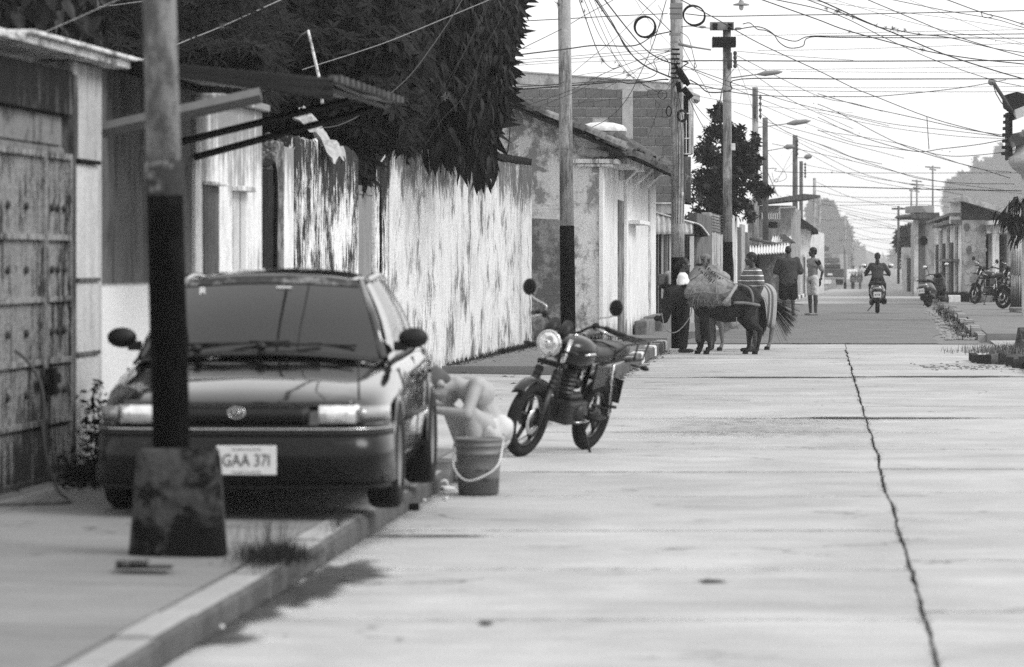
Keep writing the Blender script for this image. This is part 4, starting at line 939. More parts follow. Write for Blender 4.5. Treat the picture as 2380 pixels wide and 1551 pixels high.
for (fa, fb, z0, z1, q) in ((.0, .75, 2.80, 2.9, .35), (.05, .6, 1.55, 1.63, .30), (.0, 1, 3.03, 3.12, .4)):
    pa = Vector((A0[0], A0[1], 0)).lerp(Vector((B0[0], B0[1], 0)), fa); pb = Vector((A0[0], A0[1], 0)).lerp(Vector((B0[0], B0[1], 0)), fb)
    obj('ledge', MB().prism([(pa.x, pa.y), (pb.x, pb.y), (pb.x - q, pb.y), (pa.x - q, pa.y)], 'z', z0, z1), m_block, wf)
for i in range(6):
    f0 = .12 + i * .15; pa = Vector((A0[0], A0[1], 0)).lerp(Vector((B0[0], B0[1], 0)), f0); pb = Vector((A0[0], A0[1], 0)).lerp(Vector((B0[0], B0[1], 0)), f0 + .05)
    obj('door' if i % 2 else 'pilaster', MB().prism([(pa.x - .02, pa.y), (pb.x - .02, pb.y), (pb.x - .10, pb.y), (pa.x - .10, pa.y)], 'z', 0, 2.2 if i % 2 else 2.7), m_shut if i % 2 else m_mort, wf)
e, x0, x1, zt_ = block_house('flat_roof_house', 'grey flat-roofed house far along the right side', 2124, 2172, 508, 165, 45, m_hz1)
s165 = F/165; xx_ = lambda p: (p-CX)/s165; zz_ = lambda p: CAMZ-(p-HY)/s165
obj('roof_edge', MB().prism([(xx_(2105), zz_(504)), (xx_(2112), zz_(498)), (xx_(2174), zz_(495)), (xx_(2176), zz_(508)), (xx_(2118), zz_(509))], 'y', -1.5, 5), m_shut, e)
obj('upper_block', MB().box(xx_(2126), xx_(2174), .5, 4, zz_(494), zz_(478)), m_hz1, e)
obj('pillar', MB().box(xx_(2124), xx_(2134), -.1, -.01, gz(165), zz_(512)), m_mort, e); obj('doorway', MB().box(xx_(2136), xx_(2150), -.08, -.01, gz(165), zz_(520)), m_shut, e); obj('street_lamp', MB().ball((xx_(2144), -.5, zz_(560)), (.18, .18, .22), 8, 6).tube([(xx_(2144), -.5, zz_(560)), (xx_(2144), 0, zz_(552))], .03, 5), m_black, e)
e, x0, x1, zt_ = block_house('vine_house', 'far hazy pale house half hidden by a creeper on the right', 2096, 2124, 575, 205, 60, m_hzw)
s205 = F/205; xx_ = lambda p: (p-CX)/s205; zz_ = lambda p: CAMZ-(p-HY)/s205
obj('doorway', MB().box(xx_(2108), xx_(2115), -.08, -.01, gz(205)-.2, zz_(600)), m_shut, e)
# ---- building at the right edge: eave of stacked tiles, drum-shaped column head, corrugated gate
YE = 92; sE = F/YE; xE = lambda p: (p-CX)/sE; zE_ = lambda p: CAMZ-(p-HY)/sE
re = thing('right_eave_house', 'house cut by the right frame edge with tiled eave and stacked brick corner', 'house', (0, YE, 0), 0)
obj('wall', MB().box(xE(2382), xE(2460), .3, .6, 0, zE_(300)), m_mort, re)
obj('tiled_roof', MB().prism([(xE(2333), zE_(222)), (xE(2356), zE_(216)), (xE(2395), zE_(226)), (xE(2395), zE_(248)), (xE(2352), zE_(262)), (xE(2336), zE_(250))], 'y', -.6, .4), m_dkt, re, bevel=.02)
obj('fascia', MB().prism([(xE(2350), zE_(258)), (xE(2400), zE_(238)), (xE(2400), zE_(262)), (xE(2355), zE_(280))], 'y', -.65, .5), m_mort, re)
for i in range(7):
    o = obj('brick', MB().box(xE(2328 - i*.8), xE(2345), -.5, -.3, zE_(268 + i*14.5 + 7), zE_(268 + i*14.5)), m_dkt, re)
obj('dark_corner', MB().box(xE(2341), xE(2350), -.28, .4, zE_(372), zE_(262)), m_dkt, re)
obj('mossy_ledge', MB().prism([(xE(2336), zE_(325)), (xE(2350), zE_(312)), (xE(2400), zE_(300)), (xE(2400), zE_(330)), (xE(2344), zE_(345))], 'y', -.7, .2), m_brown, re, bevel=.02)
obj('column_head', MB().lathe([(.12, zE_(420)), (.16, zE_(408)), (.34, zE_(395)), (.46, zE_(380)), (.46, zE_(368)), (.3, zE_(355)), (.25, zE_(320))], 18, (xE(2384), -.35, 0)), m_rend, re)
obj('column', MB().lathe([(.085, 0.1), (.08, zE_(412))], 14, (xE(2379), -.35, 0)), m_awn, re)
obj('box_sign', MB().box(xE(2348), xE(2374), .6, 1.2, zE_(540), zE_(478)), m_rend, re); obj('box_opening', MB().box(xE(2352), xE(2374), .5, .59, zE_(533), zE_(504)), m_black, re)
cg = thing('corrugated_gate', 'pale corrugated sheet gate at the right edge behind the parked motorcycles', 'gate', (0, 97, 0), 0); s97 = F/97; x97 = lambda p: (p-CX)/s97; z97 = lambda p: CAMZ-(p-HY)/s97
for i, (a, b, z0, z1) in enumerate(((2349, 2362, 640, 548), (2362.5, 2392, 640, 548), (2349, 2365, 714, 641), (2365.5, 2392, 714, 641))):
    n_ = 24; pr = [(x97(a) + (x97(b) - x97(a)) * j / n_, .02 * math.sin(j * 1.3)) for j in range(n_ + 1)]
    mb = MB(); mb.add([(x, y_, z_) for z_ in (z97(z0), z97(z1)) for x, y_ in pr], [(j, j+1, n_+2+j, n_+1+j) for j in range(n_)], True); obj('sheet', mb, m_awn if i < 2 else m_cor, cg, solid=.004)
obj('footing', MB().box(x97(2352), x97(2400), -.3, .5, 0, z97(716)), m_con, cg, bevel=.02)
obj('step', MB().box(x97(2356), x97(2400), -1.2, -.31, 0, z97(722)), m_con, cg, bevel=.02)
# planter edging of upright bricks in the right foreground
pe = thing('brick_planter', 'planter edged with dark upright bricks at the right edge of the road', 'planter', (0, 0, 0), 0)
m_dbr = flat('dark_brick', .035, .9, var=.5, scale=25, rnd=.4, bump=.4)
pxs = [(2279, 846), (2296, 847), (2313, 843), (2330, 848), (2346, 852), (2362, 856), (2380, 858), (2398, 858), (2414, 858)]
for i, (px, py) in enumerate(pxs):
    Y = 13950 / (py - HY) + 0; o = obj('brick', MB().box(-.055, .055, -.03, .03, -.03, R.uniform(.13, .19)), m_dbr if i != 2 else m_con, pe, bevel=.006); o.location = ((px-CX)/F*Y, Y, .0); o.rotation_euler = (R.uniform(-.08, .08), R.uniform(-.08, .08), R.uniform(-.5, .5))
for i in range(5):
    Y = 59.2 + i*.35; o = obj('brick', MB().box(-.05, .05, -.11, .11, .0, .12), m_dbr, pe, bevel=.006); o.location = ((2290-CX)/F*58 + i*.03, Y, .0)
mb = MB(); mb.ball((8.1, 59.4, .0), (.95, 2.2, .22), 16, 8); obj('soil', mb, m_soil, pe)
obj('tree_stump', MB().lathe([(.24, 0), (.17, .12), (.12, .3), (.10, .45)], 9, (7.75, 58.6, .1)), m_brown, pe)
link('planter_grass', grass_blades(1600, lambda rr: (7.7 + rr.gauss(0, .4), 58.6 + rr.gauss(0, .6), .17), (.03, .16), .01, 1.3, 44), m_litter, kind='stuff', label='dry grass growing in the dark brick planter', cat='grass')
mb = MB()
for i in range(260):
    q = R.uniform(.008, .03); mb.ball((R.uniform(6.0, 8.2), 56.5 + R.gauss(0, .8), .004), (q, q, q*.5), 5, 4, False)
obj('planter_gravel', mb, m_con, kind='stuff', label='spilled gravel in front of the brick planter', cat='gravel')
# white and black kerb blocks by the parked scooter, hedge strip on top
for (a, b, mt, nm) in ((2190, 2233, m_kw, 'white painted kerb block beside the parked scooter'), (2233.5, 2258, m_black, 'black painted kerb block beside the white one')):
    Y = 121; obj('kerb_block', MB().box((a-CX)/F*Y, (b-CX)/F*Y, Y, Y + .5, gz(Y) + .1, gz(Y) + .34), mt, label=nm, cat='kerb block', bevel=.02)
link('verge_grass', grass_blades(3600, lambda rr: ((rr.uniform(2185, 2300)-CX)/F*123, 123 + rr.gauss(0, .5), gz(123) + .12), (.08, .34), .03, .9, 45), m_weed, kind='stuff', label='overgrown grass verge behind the painted kerb blocks', cat='grass')
for i in range(3):
    Y = 118 + i*2; obj('planter_box', MB().box((2262 + i*24-CX)/F*Y, (2283 + i*24-CX)/F*Y, Y, Y + 1, gz(Y) + .1, gz(Y) + .38), m_brown, label=['dark low concrete planter nearest the black kerb block', 'middle low concrete planter before the stone wall', 'low concrete planter below the porch posts'][i], cat='planter', bevel=.03)
# ================================================================== TREES
m_leafd = flat('dark_leaf', .008, .6, 0, .08, var=.45, scale=3, rnd=.35)
m_leafl = flat('long_leaf', .007, .5, 0, .12, var=.4, scale=5, rnd=.5)
m_leafm = flat('street_tree_leaf', .014, .6, 0, .3, var=.5, scale=2, rnd=.2)
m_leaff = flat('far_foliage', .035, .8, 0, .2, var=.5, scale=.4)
m_bark = flat('bark', .05, .9, var=.5, scale=6, bump=.5)

def leaf_tpl(L=1, W=.25, droop=.35, fold=.12, rows=4):
    """one leaf growing along +X, tip drooping"""
    V = []; Fq = []
    prof = [.25, 1.0, .8, .04] if rows == 4 else [.25, .9, 1, .8, .5, .04]
    for i in range(rows):
        t = i / (rows - 1); x = L * t; z = -droop * L * t * t; w = W * .5 * prof[i]
        V += [(x, -w, z), (x, 0, z - fold * w * 2), (x, w, z)]
    for i in range(rows - 1):
        a = i * 3; Fq += [(a, a+1, a+4, a+3), (a+1, a+2, a+5, a+4)]
    return np.array(V), np.array(Fq)
def whorl_tpl(n=11, L=.17, W=.045, up=.3, droop=.5, seed=0):
    rr = random.Random(seed); Vs = []; Fs = []; k = 0
    for i in range(n):
        l = L * rr.uniform(.7, 1.1); V, Fq = leaf_tpl(l, W * rr.uniform(.8, 1.1), droop * rr.uniform(.6, 1.4))
        M_ = Matrix.Rotation(2*math.pi*i/n*1.0 + rr.uniform(-.3, .3), 3, 'Z') @ Matrix.Rotation(-rr.uniform(up - .5, up + .5), 3, 'Y')
        V = V @ np.array(M_).T; Vs.append(V); Fs.append(Fq + k); k += len(V)
    return np.vstack(Vs), np.vstack(Fs)
def in_poly(p, poly):
    x, y = p; c = False; n = len(poly)
    for i in range(n):
        x1, y1 = poly[i]; x2, y2 = poly[(i+1) % n]
        if (y1 > y) != (y2 > y) and x < (x2-x1)*(y-y1)/(y2-y1)+x1: c = not c
    return c
def poly_pts(poly, n, y0, y1, rr, Yref):
    """points filling a slab of crown whose outline at depth Yref is the given profile (the profile is carried back parallel, not scaled)"""
    xs = [p[0] for p in poly]; ys = [p[1] for p in poly]; out = []
    while len(out) < n:
        p = (rr.uniform(min(xs), max(xs)), rr.uniform(min(ys), max(ys)))
        if in_poly(p, poly):
            q = P(p[0], p[1], Yref); out.append(Vector((q.x, rr.uniform(y0, y1), q.z)))
    return out
def rotm(rr, tilt=.6, face=None):
    if face is None: return Matrix.Rotation(rr.uniform(0, 6.283), 4, 'Z') @ Matrix.Rotation(rr.uniform(-tilt, tilt), 4, 'X') @ Matrix.Rotation(rr.uniform(-tilt, tilt), 4, 'Y')
    q = (Vector(face) + Vector((rr.uniform(-tilt, tilt), rr.uniform(-tilt, tilt), rr.uniform(-tilt, tilt)))).to_track_quat('Z', 'Y')
    return q.to_matrix().to_4x4() @ Matrix.Rotation(rr.uniform(0, 6.283), 4, 'Z')
rr = random.Random(11)
# ---- the big dark tree behind the walls
bt = thing('dark_tree', 'huge dark evergreen tree hanging its long leaves over the mossy wall', 'tree', (-2.6, 53, 0))
o0 = Vector((-2.6, 53, 0))
mb = MB(); mb.tube(spline([(0, 0, 0), (.1, 0, 2), (-.1, .2, 4.2), (.3, .3, 6.5)], 5), [.42]*6 + [.36]*5 + [.28]*5, 10)
for (dx, dy, z0) in ((1.9, -.8, 3.2), (-2.2, -.6, 3.4), (.8, -1.8, 3.6), (-1.0, 1.4, 4.0), (2.4, .8, 4.4)):
    mb.tube(spline([(0, 0, z0 - .6), (dx*.5, dy*.5, z0 + .7), (dx, dy, z0 + 1.5), (dx*1.3, dy*1.3, z0 + 1.7)], 4), [.16 - .011*i for i in range(13)], 7)
obj('trunk', mb, m_bark, bt)
TB, FBq = whorl_tpl(11, .19, .062, .35, .6, 1)
polyB = [(560, -60), (980, -60), (985, 200), (960, 350), (905, 352), (880, 400), (820, 432), (752, 330), (700, 300), (640, 320), (600, 318), (560, 200)]
Ms = [Matrix.Translation(p - o0) @ rotm(rr, .5, (.35, -.8, .6)) @ Matrix.Scale(rr.uniform(.75, 1.25), 4) for p in poly_pts(polyB, 1500, 44.5, 50, rr, 46)]
# sprays standing out in clumps, the light catching them
for (cx_, cy_, rx, ry, n) in ((690, 210, 90, 60, 130), (770, 130, 110, 50, 120), (900, 110, 50, 30, 50), (840, 290, 70, 45, 110), (920, 265, 35, 30, 55), (800, 400, 60, 40, 70), (650, 90, 60, 40, 60), (560, 60, 70, 40, 60), (870, 215, 60, 40, 70)):
    for i in range(n):
        q = P(cx_ + rr.gauss(0, .45)*rx, cy_ + rr.gauss(0, .45)*ry, 45); Ms.append(Matrix.Translation(Vector((q.x, 44.4 + rr.uniform(-.25, .5), q.z)) - o0) @ rotm(rr, .4, (.3, -.7, .8)) @ Matrix.Scale(rr.uniform(.75, 1.15), 4))
# back and top of the crown
polyK = [(150, -80), (1190, -80), (1180, 60), (1150, 200), (1110, 330), (1000, 340), (880, 420), (560, 420), (380, 250), (150, 200)]
TL, FL = whorl_tpl(10, .34, .12, .3, .5, 2)
Mk = [Matrix.Translation(p - o0) @ rotm(rr, .9, (.2, -.9, .4)) @ Matrix.Scale(rr.uniform(.8, 1.3), 4) for p in poly_pts(polyK, 3200, 51, 56.5, rr, 52)]
for i in range(1800):
    a, b = rr.uniform(0, 6.283), rr.random() ** .5
    if b*5.2*math.cos(a) - .6 > 2.3: continue
    Mk.append(Matrix.Translation((b*5.2*math.cos(a) - .6, b*5*math.sin(a) + .5, rr.uniform(5.1, 6.2) + 2.2 * (1 - b*b))) @ rotm(rr, .7) @ Matrix.Scale(rr.uniform(1, 1.6), 4))
# ferny left part behind the roofs
TC, FCq = whorl_tpl(13, .16, .03, .5, .8, 3)
polyC = [(170, -60), (620, -60), (640, 240), (430, 250), (260, 175), (170, 175)]
Ms2 = [Matrix.Translation(p - o0) @ rotm(rr, .4, (.2, -.7, .8)) @ Matrix.Scale(rr.uniform(.7, 1.2), 4) for p in poly_pts(polyC, 900, 39, 45, rr, 41)]
for i in range(330):
    q = P(rr.uniform(180, 600), 132 + rr.gauss(0, 14) + (0), 39); Ms2.append(Matrix.Translation(Vector((q.x, 38.6 + rr.uniform(0, .7), q.z)) - o0) @ rotm(rr, .3, (.2, -.5, .9)))
me = scatter_mesh('crown', TB, FBq, Ms); me.materials.append(m_leafd); link('crown', me, None, bt, kind='stuff')
me = scatter_mesh('inner_crown', TL, FL, Mk); me.materials.append(m_leafd); link('inner_crown', me, None, bt, kind='stuff')
me = scatter_mesh('fern_foliage', TC, FCq, Ms2); me.materials.append(m_leafd); link('fern_foliage', me, None, bt, kind='stuff')
# long hanging leaves on the street side
polyA = [(930, -50), (1212, -50), (1206, 20), (1212, 60), (1188, 110), (1184, 160), (1178, 230), (1152, 290), (1150, 330), (1152, 375), (1136, 405), (1100, 400), (1075, 370), (1030, 352), (985, 345), (930, 330)]
LA, LF = leaf_tpl(1, .27, .42, .16, 6)
items = []
for p in poly_pts(polyA, 1250, 47.0, 50.5, rr, 48):
    low = (4.4 - p.z); Ln = (rr.uniform(.13, .22) if p.z > 3.7 else rr.uniform(.20, .34))
    az = rr.gauss(-1.4, .9); pitch = rr.uniform(.35, 1.4) if p.z > 3.7 else rr.uniform(.8, 1.4)      # hang down
    M_ = Matrix.Translation(p - o0) @ Matrix.Rotation(az, 4, 'Z') @ Matrix.Rotation(pitch, 4, 'Y') @ Matrix.Rotation(rr.uniform(-.8, .8), 4, 'X') @ Matrix.Scale(Ln, 4)
    items.append((p.y - (1.2 if p.z < 3.9 else 0) - Ln * 3, M_))
items.sort(key=lambda q: q[0])
lm = npmesh('leaf', LA, LF); lm.materials.append(m_leafl); lm.polygons.foreach_set('use_smooth', [True]*len(lm.polygons))
for _, M_ in items[:290]:
    o = link('leaf', lm, None, bt); o.matrix_local = M_
me = scatter_mesh('hanging_leaves', LA, LF, [m for _, m in items[290:]]); me.materials.append(m_leafl); link('hanging_leaves', me, None, bt, kind='stuff')
# ---- broad-leaved tree over the gate at top left
lt = thing('broadleaf_tree', 'broad-leaved tree hanging over the roof planks at the top left corner', 'tree', (-4.6, 30.5, 0)); o1 = Vector((-4.6, 30.5, 0))
obj('trunk', MB().tube(spline([(0, 0, 0), (.1, 0, 2), (.3, -.4, 3.4), (.9, -1.0, 4.0)], 5), [.16 - .006*i for i in range(16)], 8), m_bark, lt)
m_leafb = flat('broad_leaf', .018, .45, 0, .15, var=.35, scale=4, rnd=.5)
LB, LBF = leaf_tpl(1, .62, .35, .2, 6); items = []
for p in poly_pts([(-40, -90), (176, -90), (178, 20), (165, 60), (150, 115), (128, 140), (80, 138), (70, 100), (30, 120), (-40, 110)], 620, 28.2, 31.5, rr, 29):
    M_ = Matrix.Translation(p - o1) @ Matrix.Rotation(rr.gauss(-1.2, .8), 4, 'Z') @ Matrix.Rotation(rr.uniform(.5, 1.5), 4, 'Y') @ Matrix.Rotation(rr.uniform(-.9, .9), 4, 'X') @ Matrix.Scale(rr.uniform(.11, .2), 4); items.append((p.y, M_))
items.sort(key=lambda q: q[0]); lm2 = npmesh('leaf', LB, LBF); lm2.materials.append(m_leafb); lm2.polygons.foreach_set('use_smooth', [True]*len(lm2.polygons))
for _, M_ in items[:240]: o = link('leaf', lm2, None, lt); o.matrix_local = M_
me = scatter_mesh('leaf_mass', LB, LBF, [m for _, m in items[240:]]); me.materials.append(m_leafb); link('leaf_mass', me, None, lt, kind='stuff')
# ---- shrub at the foot of the awning house
sb = thing('low_shrub', 'low dark shrub growing between gate and white wall beside the car', 'shrub', (-2.62, 24.6, .15)); LS, LSF = leaf_tpl(1, .5, .4, .2, 4)
Ms = [Matrix.Translation((rr.gauss(0, .13), rr.gauss(0, .45), abs(rr.gauss(.05, .10)))) @ rotm(rr, 1.2) @ Matrix.Scale(rr.uniform(.03, .07), 4) for i in range(900)]
Ms += [Matrix.Translation((rr.gauss(-.02, .04), rr.gauss(-.1, .12), rr.uniform(.2, .65))) @ rotm(rr, 1.2) @ Matrix.Scale(rr.uniform(.03, .06), 4) for i in range(130)]
me = scatter_mesh('foliage', LS, LSF, Ms); me.materials.append(m_weed); link('foliage', me, None, sb, kind='stuff')
obj('stem', MB().tube([(0, 0, 0), (-.02, -.1, .3), (-.03, -.1, .6)], .006, 5), m_bark, sb)
# ---- street tree beyond the brick house
def cloud_tree(name, label, base, ells, n, L, W, mat, seed, trunk=None, tilt=1.2, shell=.55):
    rr = random.Random(seed); e = thing(name, label, 'tree', base); T, Fq = whorl_tpl(6, L, W, .2, .5, seed); Ms = []; vols = [a[3]*a[4]*a[5] for a in ells]; tot = sum(vols)
    for (cx_, cy_, cz_, rx, ry, rz), v in zip(ells, vols):
        for i in range(int(n * v / tot)):
            d = Vector((rr.gauss(0, 1), rr.gauss(0, 1), rr.gauss(0, 1))).normalized() * (rr.uniform(shell, 1) if rr.random() < .8 else rr.random())
            Ms.append(Matrix.Translation((cx_ + d.x*rx, cy_ + d.y*ry, cz_ + d.z*rz)) @ rotm(rr, tilt) @ Matrix.Scale(rr.uniform(.7, 1.3), 4))
    me = scatter_mesh('crown', T, Fq, Ms); me.materials.append(mat); link('crown', me, None, e, kind='stuff')
    if trunk:
        mb = MB(); mb.tube(spline(trunk[0], 4), [trunk[1] * (1 - .04*i) for i in range(len(spline(trunk[0], 4)))], 8)
        for (cx_, cy_, cz_, rx, ry, rz) in (ells[:5] if base[1] < 400 else []): mb.tube(spline([trunk[0][-2], ((trunk[0][-1][0]+cx_)/2, (trunk[0][-1][1]+cy_)/2, (trunk[0][-1][2]+cz_)/2 + .1), (cx_, cy_, cz_)], 3), [trunk[1]*.5 * (1-.09*i) for i in range(7)], 6)
        obj('trunk', mb, m_bark, e)
    return e
b0 = P(1690, 608, 98); b0.z = .2; s98 = F/98
def E(px, py, rx, ry, dy=0, rd=.8): return ((px-1690)/s98, dy, CAMZ - (py-HY)/s98 - .2, rx/s98, rd, ry/s98)
cloud_tree('street_tree', 'leafy tree with dark small leaves between the brick house and the transformer pole', b0,
    [E(1690, 400, 75, 70), E(1650, 440, 60, 60), E(1740, 380, 30, 60), E(1690, 470, 65, 45), E(1672, 262, 26, 24), E(1665, 300, 34, 34), E(1705, 320, 40, 40), E(1640, 350, 34, 40), E(1758, 330, 12, 20), E(1762, 440, 20, 40), E(1640, 500, 50, 24), E(1740, 500, 24, 14), E(1785, 445, 14, 14)],
    1500, .13, .06, m_leafm, 5, trunk=([(0, 0, 0), (.05, 0, 1.3), (-.1, 0, 2.3), (0, 0, 3.1)], .14), shell=.3)
# ---- hanging fronds at the right edge
fr = thing('edge_tree', 'long drooping leaves hanging into view at the right edge above the gate', 'tree', (13.2, 93, 0)); o2 = Vector((13.2, 93, 0))
obj('trunk', MB().tube(spline([(.5, .2, 0), (.4, 0, 2), (.2, -.2, 2.9), (-.4, -.4, 3.0)], 4), [.09]*13, 7), m_bark, fr)
Ms = []
for (px, py, n) in ((2362, 470, 26), (2340, 492, 22), (2356, 512, 24), (2372, 525, 24), (2330, 500, 12), (2368, 545, 16), (2376, 470, 20), (2378, 500, 26)):
    for i in range(n):
        q = P(px + rr.gauss(0, 8), py + rr.gauss(0, 7), 91) + Vector((0, rr.uniform(-.3, .3), 0)); Ms.append(Matrix.Translation(q - o2) @ Matrix.Rotation(math.pi + rr.gauss(0, .9), 4, 'Z') @ Matrix.Rotation(rr.uniform(.3, 1.2), 4, 'Y') @ Matrix.Scale(rr.uniform(.2, .36), 4))
me = scatter_mesh('fronds', LA, LF, Ms); me.materials.append(m_leafl); link('fronds', me, None, fr, kind='stuff')
# ---- hazy trees
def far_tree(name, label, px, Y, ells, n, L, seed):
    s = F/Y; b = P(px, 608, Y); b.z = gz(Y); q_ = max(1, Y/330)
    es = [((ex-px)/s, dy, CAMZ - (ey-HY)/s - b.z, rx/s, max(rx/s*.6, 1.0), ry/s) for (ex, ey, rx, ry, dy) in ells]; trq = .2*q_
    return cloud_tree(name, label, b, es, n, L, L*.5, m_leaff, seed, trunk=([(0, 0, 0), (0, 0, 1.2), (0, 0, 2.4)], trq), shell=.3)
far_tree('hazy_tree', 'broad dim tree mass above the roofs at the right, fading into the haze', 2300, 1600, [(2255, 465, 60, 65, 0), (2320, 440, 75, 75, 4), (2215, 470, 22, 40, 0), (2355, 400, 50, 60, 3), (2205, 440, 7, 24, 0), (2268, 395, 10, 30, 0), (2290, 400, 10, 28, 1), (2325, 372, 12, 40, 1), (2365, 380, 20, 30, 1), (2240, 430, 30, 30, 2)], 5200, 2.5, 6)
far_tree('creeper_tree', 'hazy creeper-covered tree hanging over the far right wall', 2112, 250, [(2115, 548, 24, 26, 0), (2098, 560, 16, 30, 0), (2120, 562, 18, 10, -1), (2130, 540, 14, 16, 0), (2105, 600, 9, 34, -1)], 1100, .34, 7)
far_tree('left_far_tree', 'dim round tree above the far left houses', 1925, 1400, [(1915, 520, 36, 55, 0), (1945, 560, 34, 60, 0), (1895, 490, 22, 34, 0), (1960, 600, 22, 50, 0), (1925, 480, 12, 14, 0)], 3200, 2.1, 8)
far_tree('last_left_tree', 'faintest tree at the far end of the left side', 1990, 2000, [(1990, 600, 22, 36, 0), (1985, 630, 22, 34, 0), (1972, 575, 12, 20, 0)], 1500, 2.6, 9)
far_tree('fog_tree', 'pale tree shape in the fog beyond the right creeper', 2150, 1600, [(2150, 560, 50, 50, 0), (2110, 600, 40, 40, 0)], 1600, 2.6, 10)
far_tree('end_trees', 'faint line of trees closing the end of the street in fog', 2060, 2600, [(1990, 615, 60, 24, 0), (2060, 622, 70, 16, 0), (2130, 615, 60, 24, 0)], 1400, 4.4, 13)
# ================================================================== CABLES, POLE HARDWARE, AIR PLANTS
m_cable = flat('black_cable', .012, .6, 0, .3); m_cablel = flat('worn_cable', .10, .8); m_cablew = flat('pale_cable', .30, .8)
z3 = lambda p: (1487.6 + p[0]*.3409, p[1]*.3409)
z4 = lambda p: (1900.8 + p[0]*.3409, p[1]*.3409)
z5 = lambda p: (1157.0 + p[0]*.2132, p[1]*.2132)
z2 = lambda p: (743.8 + p[0]*.2983, p[1]*.2983)
z6 = lambda p: (p[0]*.3472, p[1]*.3472)
def wire(conv, pts, Ya, Yb, w, label, mat=None, name='cable', group=None, n=5, ext=True):
    q = [conv(p) for p in pts]; tot = abs(q[-1][0]-q[0][0]) + abs(q[-1][1]-q[0][1]); P3 = []
    for (x, y) in q:
        t = (abs(x-q[0][0]) + abs(y-q[0][1])) / tot; P3.append(P(x, y, Ya + (Yb-Ya)*t))
    def outside(p): return p[0] > 2370 or p[1] < 6 or p[0] < 8
    if ext and len(P3) > 1:
        if outside(q[-1]): P3.append(P3[-1] + (P3[-1]-P3[-2]).normalized() * 4)
        if outside(q[0]): P3.insert(0, P3[0] + (P3[0]-P3[1]).normalized() * 4)
    r = w/2 * (Ya+Yb)/2 / F
    return obj(name, MB().tube(spline(P3, n), r, 4, cap=False), mat or m_cable, label=label, cat='cable', group=group)
G = 'overhead cables criss-crossing above the street'
